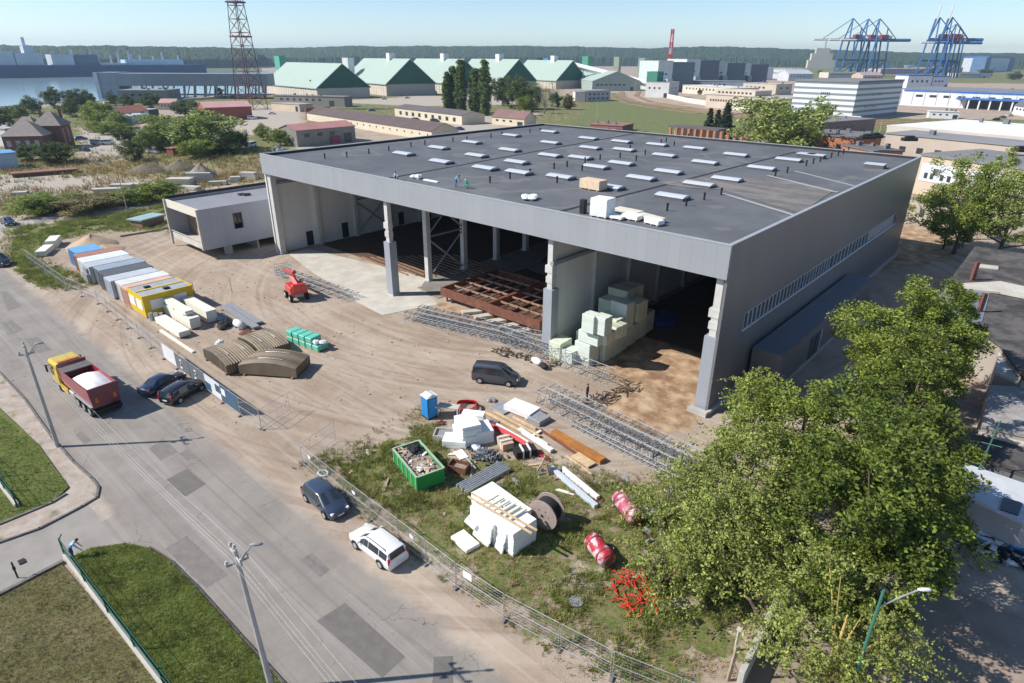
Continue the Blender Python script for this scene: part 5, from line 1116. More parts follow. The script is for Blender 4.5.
for s in (-1, 1):
    g_ = MB(); g_.b(x1-1.25, x1-.25, s*1.235-.02, s*1.235+.02, 1.7, 2.65); g_.build('side_window', m_glass, t)
    g_ = MB(); g_.b(x1-.35, x1-.1, s*1.5-.06, s*1.5+.06, 1.9, 2.6); g_.b(x1-.25, x1-.18, min(s*1.2, s*1.5), max(s*1.2, s*1.5), 2.5, 2.56); g_.build('mirror', m_black, t)
    g_ = MB(); g_.b(4.2, 5.9, s*1.22-.05, s*1.22+.05, .55, 1.15); g_.build('side_guard', p_yel, t); g_ = MB(); g_.b(2.9, 4.1, s*1.0-.2, s*1.0+.2, .55, 1.1); g_.build('tank', m_galv if s > 0 else m_black, t, bevel=.05)
    g_ = MB(); g_.b(-1.35, 2.6, s*1.05-.22, s*1.05+.22, 1.08, 1.13); g_.build('mudguard', m_steelg, t)
g_ = MB(); g_.b(x1+.003, x1+.05, -1.2, 1.2, .6, 1.15); g_.build('bumper', m_black, t)
g_ = MB(); g_.b(x0+.1, x0+.5, -.9, .9, 3.13, 3.2); g_.build('roof_panel', mat('cab roof decal', (.5, .2, .05), .4, .2, 2), t)
# body tapering down
tb = MB(); X0, X1, zt, zb = -1.55, 5.2, 2.95, 1.2; wt_, wb_ = 1.25, 1.1; th = .07
for s in (-1, 1): tb.raw([(X0, s*wb_, zb), (X1, s*wb_, zb), (X1, s*wt_, zt), (X0, s*wt_, zt), (X0, s*(wb_-th), zb), (X1, s*(wb_-th), zb), (X1, s*(wt_-th), zt), (X0, s*(wt_-th), zt)], [(0, 1, 2, 3), (7, 6, 5, 4), (3, 2, 6, 7), (0, 4, 5, 1), (0, 3, 7, 4), (1, 5, 6, 2)])
tb.b(X0+.08, X1-.08, -wb_+th, wb_-th, zb-.08, zb); tb.raw([(X1, -wb_, zb), (X1, wb_, zb), (X1+.4, wt_, zt+.3), (X1+.4, -wt_, zt+.3), (X1-.07, -wb_, zb), (X1-.07, wb_, zb), (X1+.33, wt_, zt+.3), (X1+.33, -wt_, zt+.3)], [(0, 1, 2, 3), (7, 6, 5, 4), (3, 2, 6, 7), (0, 3, 7, 4), (1, 5, 6, 2)])
tb.build('tipper_body', p_red, t)
tg = MB(); tg.raw([(X0-.02, -wb_-.03, zb-.1), (X0-.02, wb_+.03, zb-.1), (X0-.1, wt_+.04, zt+.12), (X0-.1, -wt_-.04, zt+.12), (X0-.1, -wb_-.03, zb-.1), (X0-.1, wb_+.03, zb-.1), (X0-.2, wt_+.04, zt+.12), (X0-.2, -wt_-.04, zt+.12)], [(0, 1, 2, 3), (7, 6, 5, 4), (3, 2, 6, 7), (0, 4, 5, 1), (0, 3, 7, 4), (1, 5, 6, 2)]); tgo = tg.build('tailgate', carpaint('dark maroon', (.14, .012, .03), .5), t)
for s in (-1, 1): r_ = MB(); r_.b(X0-.205, X0-.16, s*.75-.12, s*.75+.12, 1.6, 2.1); r_.build('reflector', mat('orange reflector', (.6, .15, .03), .4, .1, 2), tgo)
g_ = MB(); g_.b(X0, X0+.3, -1.2, 1.2, .45, .75); g_.build('rear_bumper', m_black, t)
ld = MB(); nx_, ny_ = 16, 8; vs = []
for i in range(nx_+1):
    for j in range(ny_+1):
        x = X0+.02+(4.9)*i/nx_; y = -1.15+2.3*j/ny_; u = (i/nx_)*2-1; v = j/ny_*2-1; vs.append((x, y, 2.35+.85*(1-u*u)**.8*(1-.6*v*v)*(1)+random.uniform(-.03, .03)))
ld.raw(vs, [(i*(ny_+1)+j, (i+1)*(ny_+1)+j, (i+1)*(ny_+1)+j+1, i*(ny_+1)+j+1) for i in range(nx_) for j in range(ny_)]); ld.build('load', mat('white load', (.78, .78, .76), .8, .06, 2, bump=.3), t, True)
g_ = MB(); g_.b(X1-1.3, X1+.3, -1.2, 1.2, zt-.05, zt+.02); g_.build('tarpaulin_roll', mat('grey tarp', (.13, .12, .115), .8, .1, 2), t)
# ---- boom lift
t = thing('boom_lift', 'red articulated boom lift standing on the dirt before the left bay', 'boom lift', GV(297, 298), R(166)); t.scale = (1.12, 1.12, 1.12)
p_rd = carpaint('red machine paint', (.55, .03, .02), .4)
mb = MB(); mb.b(-1.2, 1.2, -.55, .55, .5, .9); mb.build('chassis', m_steelg, t)
for x in (-.95, .95):
    for s in (-1, 1): w_ = MB(); w_.cyl((x, s*.95, .45), .45, .35, 16, axis='Y'); wo = w_.build('wheel', m_black, t); r_ = MB(); r_.cyl((x, s*1.13, .45), .2, .02, 10, axis='Y'); r_.build('rim', m_white, wo)
mb = MB(); mb.b(-1.5, .9, -1.05, 1.05, .95, 1.9); mb.b(-1.7, -1.0, -.8, .8, 1.2, 2.2); mb.build('turret', p_rd, t, bevel=.12)
mb = MB(); mb.bar((-1.1, 0, 1.9), (1.2, 0, 2.6), .5); mb.bar((1.2, 0, 2.6), (-.4, 0, 3.4), .42); mb.build('boom', p_rd, t, bevel=.03)
mb = MB(); mb.bar((-.4, 0, 3.4), (4.2, 0, 2.3), .32); mb.build('boom', p_rd, t)
mb = MB(); 
for (x, y) in ((4.3, -.9), (4.3, .9), (5.2, -.9), (5.2, .9)): mb.bar((x, y, 1.9), (x, y, 3.0), .05)
for z_ in (1.95, 2.5, 3.0): mb.tube([(4.3, -.9, z_), (5.2, -.9, z_), (5.2, .9, z_), (4.3, .9, z_), (4.3, -.9, z_)], .03, 4)
mb.b(4.3, 5.2, -.9, .9, 1.85, 1.9); mb.build('basket', m_galv, t)
# ---- poles
def pole(label, base, h, lean=(0, 0), insul=True, arm=None, name='street_lamp', cat='street lamp', thick=.17, m=m_conc):
    t = thing(name, label, cat, (*base, 0)); tp = Vector((lean[0], lean[1], h)); mb = MB(); mb.tube([(0, 0, 0), tp*.5, tp], [thick, thick*.8, thick*.62], 8); mb.build('pole', m, t)
    if insul:
        c_ = MB(); c_.bar(tp+Vector((-.75, .1, -.35)), tp+Vector((.75, -.1, -.35)), .09); c_.bar(tp+Vector((-.1, -.5, -.75)), tp+Vector((.1, .5, -.75)), .09); c_.build('crossarm', m_steelg, t)
        for d in ((-.7, .1, -.2), (.7, -.1, -.2), (-.1, -.45, -.6), (.1, .45, -.6), (0, 0, .15)): i_ = MB(); i_.tube([tp+Vector(d)-Vector((0, 0, .1)), tp+Vector(d), tp+Vector(d)+Vector((0, 0, .16))], [.05, .1, .05], 8); i_.build('insulator', m_concl, t)
    if arm:
        A_ = Vector(arm); l_ = MB(); l_.tube([tp+Vector((0, 0, -1.0)), tp+A_*.5+Vector((0, 0, -.45)), tp+A_], .04, 6); l_.build('arm', m_steelg, t)
        e = MB(); d = A_.copy(); d.z = 0; d.normalize(); e.tube([tp+A_-d*.1, tp+A_+d*.1, tp+A_+d*.35, tp+A_+d*.5], [.04, .085, .085, .03], 8); lo = e.build('lamp_head', mat('lamp housing', (.25, .27, .29), .4, .1, 2) if insul else m_white, t, True)
    return tp+Vector((*base, 0))
b1 = G(58, 447); T1 = pole('tall concrete street lamp pole on the pavement by the truck', b1, 9.3, (-.2, .1), True, (.35, .75, .0))
b2 = G(272, 690); T2 = pole('tall concrete street lamp pole on the lower lawn edge with white insulators', b2, 9.2, (-.45, -.1), True, (.55, .6, .25))
def wire(label, a, b, sag, r=.0045, m=None, group='overhead wires'):
    a = Vector(a); b = Vector(b); mb = MB(); mb.tube([a.lerp(b, i/16)-Vector((0, 0, sag*4*(i/16)*(1-i/16))) for i in range(17)], r, 4, cap=False); o = mb.build('overhead_wire', m or m_galv); return tag(o, label, 'wire', group)
T3 = Vector((T2.x+34, T2.y-1.5, T2.z)); T0 = Vector((T1.x-34, T1.y+.5, T1.z))
for i, (dx, dy, dz) in enumerate([(0, -.35, -.2), (0, .4, -.25), (0, -.1, -.45), (0, .12, -.6)]):
    lb = ['outermost', 'innermost', 'upper middle', 'lower middle'][i]; o = Vector((dx, dy, dz))
    wire('%s overhead wire between the two concrete lamp poles' % lb, T1+o, T2+o, .5); wire('%s overhead wire running right from the lower lamp pole' % lb, T2+o, T3+o, .5); wire('%s overhead wire running left from the truck-side lamp pole' % lb, T0+o, T1+o, .5)
m_gpole = mat('green lamp pole', (.05, .16, .12), .5, .1, 2)
b3 = G(884, 590, 9.3); pole('green street lamp with a white lamp head among the big trees', b3, 9.3, (0, 0), False, (1.15, .95, .1), thick=.1, m=m_gpole)
b4 = G(965, 500); t = thing('street_lamp', 'thin green pole beside the white-roofed shed at the right edge', 'pole', (*b4, 0)); mb = MB(); mb.tube([(0, 0, 0), (.3, .1, 7)], [.08, .05], 6); mb.build('pole', m_gpole, t); mb = MB(); mb.bar((-.3, 0, 5), (.9, 0, 5.1), .05); mb.build('crossarm', m_gpole, t)
# slim poles further away
for (px, py, h_, lb) in [(128, 213, 9, 'thin leaning wooden pole by the far lane'), (40, 106, 14, 'thin leaning pole above the trees by the water'), (714, 107, 11, 'white floodlight pole beside the rail tracks'), (635, 96, 11, 'pale pole near the rail loop'), (597, 119, 9, 'white pole on the sports field, right'), (556, 122, 9, 'white pole on the sports field, middle'), (633, 124, 8, 'wooden pole left of the brick ruin'), (877, 146, 9, 'lamp pole above the brick building roof'), (887, 146, 8, 'second lamp pole right of the roof lamp'), (20, 240, 2.2, 'thin post by the lane near the left edge'), (196, 300, 2.4, 'thin post at the rear corner of the yellow cabin'), (232, 292, 2.0, 'short leaning stake in the open dirt')]:
    t = MB(); t.tube([(0, 0, 0), (-h_*.04, 0, h_)], [.12 if h_ > 5 else .05, .07 if h_ > 5 else .04], 6); o = t.build('pole', m_timberg if 'wood' in lb or h_ < 5 else m_concl); o.location = GV(px, py); tag(o, lb, 'pole')
# ------------------------------------------------------------------ people
m_skin = mat('skin', (.5, .3, .22), .6, .05, 3); 
def person(label, loc, rz, top, trousers, pose='stand', cap=None, holds=False):
    """one continuous skinned body; fingers rooted in the palms"""
    if pose == 'stand': J = {'pel': (0, 0, .95), 'ch': (0, 0, 1.3), 'nk': (0, 0, 1.48), 'hd': (.02, 0, 1.64), 'ht': (.02, 0, 1.74), 'sl': (0, .19, 1.42), 'el': (-.02, .27, 1.13), 'wl': (.1, .26, .9), 'sr': (0, -.19, 1.42), 'er': (-.02, -.27, 1.13), 'wr': (.1, -.26, .9), 'kl': (.02, .12, .5), 'al': (0, .13, .09), 'tl': (.17, .14, .04), 'kr': (.03, -.12, .5), 'ar': (-.02, -.13, .09), 'tr': (.15, -.14, .04)}
    elif pose == 'crouch': J = {'pel': (-.1, 0, .42), 'ch': (.12, 0, .72), 'nk': (.24, 0, .86), 'hd': (.33, 0, .98), 'ht': (.38, 0, 1.07), 'sl': (.18, .18, .8), 'el': (.35, .22, .55), 'wl': (.55, .15, .42), 'sr': (.18, -.18, .8), 'er': (.35, -.22, .55), 'wr': (.55, -.15, .42), 'kl': (.3, .18, .5), 'al': (.02, .16, .09), 'tl': (.18, .17, .04), 'kr': (.3, -.18, .5), 'ar': (.02, -.16, .09), 'tr': (.18, -.17, .04)}
    else: J = {'pel': (0, 0, .93), 'ch': (.22, 0, 1.2), 'nk': (.36, 0, 1.3), 'hd': (.48, 0, 1.36), 'ht': (.56, 0, 1.4), 'sl': (.3, .19, 1.24), 'el': (.45, .24, .98), 'wl': (.58, .2, .75), 'sr': (.3, -.19, 1.24), 'er': (.45, -.24, .98), 'wr': (.58, -.2, .75), 'kl': (.06, .13, .5), 'al': (0, .14, .09), 'tl': (.17, .15, .04), 'kr': (.05, -.13, .5), 'ar': (-.05, -.14, .09), 'tr': (.12, -.15, .04)}
    rad = {'pel': .15, 'ch': .16, 'nk': .06, 'hd': .095, 'ht': .075, 'sl': .075, 'el': .05, 'wl': .033, 'sr': .075, 'er': .05, 'wr': .033, 'kl': .07, 'al': .045, 'tl': .04, 'kr': .07, 'ar': .045, 'tr': .04}
    names = list(J); E_ = [('pel', 'ch'), ('ch', 'nk'), ('nk', 'hd'), ('hd', 'ht'), ('ch', 'sl'), ('sl', 'el'), ('el', 'wl'), ('ch', 'sr'), ('sr', 'er'), ('er', 'wr'), ('pel', 'kl'), ('kl', 'al'), ('al', 'tl'), ('pel', 'kr'), ('kr', 'ar'), ('ar', 'tr')]
    me = bpy.data.meshes.new('tmp'); me.from_pydata([J[n_] for n_ in names], [(names.index(a), names.index(b)) for a, b in E_], []); o = bpy.data.objects.new('tmp', me); col.objects.link(o)
    o.modifiers.new('s', 'SKIN'); sv = me.skin_vertices[0].data
    for i, n_ in enumerate(names): r_ = rad[n_]; sv[i].radius = (r_, r_*.8 if n_ in ('ch', 'pel') else r_); sv[i].use_root = (n_ == 'pel')
    sb = o.modifiers.new('b', 'SUBSURF'); sb.levels = 1; dg = bpy.context.evaluated_depsgraph_get(); ev = o.evaluated_get(dg); m2 = bpy.data.meshes.new_from_object(ev); bpy.data.objects.remove(o)
    for m_ in (m_skin, top, trousers, m_black): m2.materials.append(m_)
    for p_ in m2.polygons:
        c_ = p_.center; nk = Vector(J['nk']); p_.use_smooth = True
        if (c_-nk).dot((Vector(J['hd'])-nk).normalized()) > .01: p_.material_index = 0
        elif (c_-Vector(J['wl'])).length < .09 or (c_-Vector(J['wr'])).length < .09: p_.material_index = 0
        elif min((c_-Vector(J['tl'])).length, (c_-Vector(J['tr'])).length, (c_-Vector(J['al'])).length, (c_-Vector(J['ar'])).length) < .1: p_.material_index = 3
        elif min((c_-Vector(J[k])).length for k in ('kl', 'kr', 'al', 'ar')) < min((c_-Vector(J[k])).length for k in ('ch', 'sl', 'sr', 'el', 'er', 'wl', 'wr')) or (c_-Vector(J['pel'])).length < .17: p_.material_index = 2
        else: p_.material_index = 1
    bm = bmesh.new(); bm.from_mesh(m2); mbv = MB()
    for w_, e_ in (('wl', 'el'), ('wr', 'er')):
        W0 = Vector(J[w_]); d = (W0-Vector(J[e_])).normalized(); s = d.cross(Vector((1, 0, 0))).normalized(); pal = W0+d*.085
        mbv.tube([W0, pal], [.034, .04], 6)
        for k in range(4): q0 = pal+s*(k-1.5)*.02; ln = (.06, .075, .07, .055)[k]; cu = Vector((.02, 0, 0)); mbv.tube([q0, q0+d*ln*.5, q0+d*ln+cu], [.010, .009, .007], 4)
        mbv.tube([W0+d*.03, W0+d*.06+s*.05, W0+d*.09+s*.06], [.012, .011, .008], 4)
    # face
    hd = Vector(J['hd']); up = (Vector(J['ht'])-hd).normalized(); fw = Vector((1, 0, 0)); fw = (fw-up*fw.dot(up)).normalized()
    mbv.ball(tuple(hd+fw*.1-up*.005), .02, 5)
    v0 = len(bm.verts); bv = [bm.verts.new(v) for v in mbv.v]
    for f in mbv.f:
        try: bm.faces.new([bv[i] for i in f])
        except ValueError: pass
    bm.to_mesh(m2); bm.free(); b = bpy.data.objects.new('person', m2); col.objects.link(b); b.location = loc; b.rotation_euler = (0, 0, rz); tag(b, label, 'person')
    hr = MB(); hr.ball(tuple(hd+up*.06-fw*.02), .108, 10, sq=(1, .95, .8)); hr.build('helmet' if cap else 'hair', cap or mat('dark hair', (.03, .02, .015), .8, .2, 5), b, True)
    for s in (-.035, .035): e_ = MB(); e_.ball(tuple(hd+fw*.092+Vector((0, s, 0))+up*.02), .012, 6); e_.build('eye', m_dark, b)
    return b
m_navy = mat('navy workwear', (.02, .025, .05), .8, .15, 4); m_jean = mat('blue trousers', (.04, .08, .18), .8, .15, 4); m_wht = mat('white shirt', (.7, .7, .7), .8, .05, 4); m_lbl = mat('light blue shirt', (.3, .5, .65), .8, .05, 4); m_hv = mat('green workwear', (.03, .4, .22), .7, .1, 4)
person('person in dark work clothes standing beside the girder and scrap metal', GV(587, 400), R(200), m_navy, m_navy)
person('person in a light blue shirt bending at the end of the green fence', GV(73, 559), R(70), m_lbl, m_jean, 'bend')
zr = HH-.34
person('person in a white top crouching at the front edge of the roof, leftmost', (*G(397, 180, zr), zr), R(-60), m_wht, m_navy, 'crouch')
person('person in blue clothes crouching on the roof edge', (*G(456, 187, zr), zr), R(10), m_lbl, mat('bright blue trousers', (.02, .25, .5), .8, .1, 4), 'bend')
person('person in green clothes crouching on the roof edge, right of the blue one', (*G(468, 189, zr), zr), R(190), m_hv, m_hv, 'crouch', m_wht)
# ------------------------------------------------------------------ trees
LF = {'ash': leafmat('ash leaves', (.28, .33, .09)), 'maple': leafmat('maple leaves', (.125, .18, .033), .45), 'bright': leafmat('bright leaves', (.22, .285, .055)), 'dark': leafmat('dark leaves', (.1, .145, .045)), 'willow': leafmat('willow leaves', (.26, .33, .1)),
      'conifer': leafmat('conifer needles', (.05, .085, .05)), 'poplar': leafmat('poplar leaves', (.15, .22, .07)), 'brown': leafmat('reddish leaves', (.13, .11, .045)), 'dry': leafmat('dry shrub', (.25, .23, .1)), 'far': leafmat('far leaves', (.05, .08, .03))}
m_bark = mat('bark', (.12, .09, .065), .9, .3, 4, bump=.4); m_barkp = mat('pale bark', (.34, .31, .27), .9, .2, 4)
def leaves(name, cen, rad, per, size, m, parent, squash=.7, droop=0.0, rg=None, spray=None):
    rg = rg or rng; cen = np.asarray(cen); n = len(cen); K = n*per
    c = np.repeat(cen, per, 0); rr = np.repeat(np.asarray(rad), per)
    d = rg.normal(size=(K, 3)); d /= np.linalg.norm(d, axis=1)[:, None]; r_ = rr*rg.random(K)**.45
    p = c+d*r_[:, None]*np.array([1, 1, squash])
    if spray is not None:
        c0 = cen.mean(0); o_ = cen-c0; o_[:, 2] = 0; o_ /= np.linalg.norm(o_, axis=1)[:, None]+1e-6; nb = 5; K = n*per
        o_ = np.repeat(o_, per, 0); bi = rg.integers(0, nb, K); bd = rg.normal(size=(n, nb, 3))*.75; bd[..., 2] = bd[..., 2]*.35-.35; ci = np.repeat(np.arange(n), per); dv = bd[ci, bi]+o_*.7
        tt = rg.random(K)**.8; p = c+dv*(tt*rr*1.5)[:, None]+rg.normal(size=(K, 3))*(rr*.12)[:, None]; p[:, 2] -= (tt**2)*rr*.6; p[:, 2] = np.maximum(p[:, 2], .15)
    a = rg.normal(size=(K, 3)); a[:, 2] = a[:, 2]*.5-droop; a /= np.linalg.norm(a, axis=1)[:, None]
    b = np.cross(a, rg.normal(size=(K, 3))); b /= np.linalg.norm(b, axis=1)[:, None]
    s = size*(.6+.8*rg.random(K))[:, None]
    v = np.stack([p-a*s*.6, p+b*s*.32-a*s*.05, p+a*s*.6, p-b*s*.32-a*s*.05], 1).reshape(-1, 3).astype(np.float32)
    me = bpy.data.meshes.new(name); me.vertices.add(len(v)); me.vertices.foreach_set('co', v.ravel())
    me.loops.add(K*4); me.loops.foreach_set('vertex_index', np.arange(K*4)); me.polygons.add(K)
    me.polygons.foreach_set('loop_start', np.arange(0, K*4, 4)); me.polygons.foreach_set('loop_total', np.full(K, 4)); me.update(); me.materials.append(m)
    o = bpy.data.objects.new(name, me); col.objects.link(o); o.parent = parent; return o
def tree(label, loc, h, cw, m, trunk_h=None, nclump=150, per=70, size=.26, shape='round', cat='tree', name='deciduous_tree', bark=None, group=None, seed=0, clump=.13, droop=0.1, limbs=9, cd=None, squash=.65, lean=(0, 0)):
    rg = np.random.default_rng(seed+11); random.seed(seed)
    t = thing(name, label, cat, (*loc[:2], loc[2] if len(loc) > 2 else 0), 0, group); th = trunk_h if trunk_h is not None else h*.22
    cd = cd or cw; hz_ = (h-th)/2; cz = th+hz_
    u = rg.normal(size=(nclump, 3)); u /= np.linalg.norm(u, axis=1)[:, None]; r_ = .45+.55*rg.random(nclump)**.5
    lump = 1+.22*np.sin(u[:, 0]*3.1+seed)+.2*np.sin(u[:, 1]*4.3+seed*2)+.16*np.sin(u[:, 2]*5.2+seed)
    if shape == 'round': P_ = u*(r_*lump)[:, None]*np.array([cw/2, cd/2, hz_*.92])
    elif shape == 'cone':
        z_ = rg.random(nclump)**1.35; th_ = rg.random(nclump)*6.283; q_ = (1-z_)*(.35+.65*rg.random(nclump)**.5)*(.85+.15*np.sin(z_*40)); P_ = np.stack([np.cos(th_)*q_*cw/2, np.sin(th_)*q_*cw/2, (z_*2-1)*hz_], 1)
    else:   # column
        z_ = rg.random(nclump); th_ = rg.random(nclump)*6.283; q_ = np.sin(np.clip(z_*.9+.1, 0, 1)*math.pi)**.4*(.4+.6*rg.random(nclump)**.5); q_ = q_*(1+.28*np.sin(z_*9+seed)+.2*np.sin(th_*3+z_*15+seed)); P_ = np.stack([np.cos(th_)*q_*cw/2, np.sin(th_)*q_*cw/2, (z_*2-1)*hz_], 1)
    P_[:, 0] += lean[0]*(P_[:, 2]/hz_+1)/2; P_[:, 1] += lean[1]*(P_[:, 2]/hz_+1)/2
    P_[:, 2] += cz
    base = min(cw, h)*clump
    leaves('crown', P_, base*(.6+.7*rg.random(nclump)), per, size, m, t, squash, droop, rg, True if m is LF['ash'] else None)
    tb = MB(); tr = max(.06, h*.018); topz = cz+hz_*.3
    tb.tube([(0, 0, -.1), (lean[0]*.1, lean[1]*.1, th), (lean[0]*.4, lean[1]*.4, topz)], [tr*1.4, tr, tr*.35], 7)
    for k in rg.choice(nclump, min(limbs, nclump), replace=False):
        e = Vector(P_[k]); s_ = Vector((lean[0]*.15, lean[1]*.15, th+(e.z-th)*.25*rg.random())); mid = s_.lerp(e, .5)+Vector((0, 0, .06*h*rg.random())); tb.tube([s_, mid, e], [tr*.55, tr*.35, tr*.12], 5, cap=False)
    tb.build('trunk', bark or m_bark, t, True); return t
def at(px, py, z): a = G(px, py, z); return a
# the big trees at lower right (crown centres surveyed at their own height)
tree('feathery light green ash tree with trailing branches in the lower middle of the tree group', at(724, 532, 3.8), 7.4, 7.2, LF['ash'], 1.0, 142, 128, 0.17, seed=1, clump=.115, droop=.5, squash=.8, limbs=16)
tree('light green ash tree standing between the big lattice girders and the dark maples', at(745, 492, 4.5), 9.0, 8.0, LF['ash'], 1.2, 142, 128, 0.17, seed=2, clump=.115, droop=.4, limbs=14)
tree('dense dark green maple in the middle of the big trees', at(875, 530, 6.0), 11.5, 9.6, LF['maple'], 2, 167, 192, 0.2, seed=3, clump=.095, limbs=14)
tree('maple crown right behind the white-headed street lamp', at(888, 470, 6.0), 11.5, 8.5, LF['maple'], 2, 142, 192, 0.2, seed=4, clump=.1)
tree('bright green ash tree touching the annex corner', at(800, 440, 5.0), 9.5, 10.5, LF['bright'], 2, 155, 166, 0.192, seed=5, clump=.1)
tree('slender pale green sapling before the lean-to annex', at(752, 420, 3.5), 8.0, 3.6, LF['ash'], 1.2, 45, 94, 0.17, seed=6, clump=.17, shape='column', limbs=10)
tree('tall yellow-green tree overlapping the dark tarred roof', at(900, 350, 7.0), 13, 10.5, LF['bright'], 2.5, 148, 192, 0.208, seed=7, clump=.1)
tree('dark green tree beside the grey sheet roof', at(940, 352, 6.0), 12, 7.5, LF['maple'], 2.5, 124, 175, 0.208, seed=8, clump=.1)
tree('dark maple leaning over the parking yard', at(912, 405, 6.0), 11, 7.5, LF['maple'], 2.5, 111, 175, 0.2, seed=9, clump=.1)
tree('drooping yellow-green tree at the bottom edge with bare yellow limbs', at(840, 640, 4.0), 8.2, 6.2, LF['ash'], 1.0, 127, 128, 0.145, seed=10, clump=.12, droop=.6, squash=.9, limbs=18, bark=mat('yellow bark', (.4, .3, .1), .8, .2, 4))
tree('tree crown filling the gap behind the feathery ash', at(850, 580, 4.2), 8.0, 5.6, LF['maple'], 1, 93, 166, 0.16, seed=12, clump=.12, limbs=12)
tree('thin-crowned young ash by the concrete wall', at(664, 566, 2.0), 4.4, 4.2, LF['ash'], .5, 45, 81, 0.145, seed=13, clump=.13, droop=.5, limbs=14)
tree('thin-crowned young ash reaching toward the pink rolls', at(668, 500, 2.8), 5.6, 4.8, LF['ash'], .8, 45, 81, 0.145, seed=14, clump=.13, droop=.5, limbs=14)
tree('small bush behind the parked white shed', at(935, 500, 3.0), 7.0, 4.0, LF['dark'], .5, 55, 140, 0.16, seed=15, clump=.15)
# trees behind the side yard
tree('bright green maple at the far end of the side yard', at(966, 213, 7), 14.5, 13, LF['bright'], 2, 148, 140, 0.288, seed=16, clump=.11)
tree('grey-green birch right of the bright maple, at the picture edge', at(1012, 215, 7.5), 16, 13, LF['willow'], 2, 136, 140, 0.272, seed=17, clump=.11, droop=.5)
tree('small dark tree at the foot of the bright maple', at(948, 232, 3), 7.5, 6.5, LF['dark'], 1, 49, 105, 0.272, seed=18, clump=.15)
tree('birch tip rising above the bright maple', at(985, 190, 9), 17, 7, LF['willow'], 3, 55, 122, 0.272, seed=19, clump=.14, droop=.4)
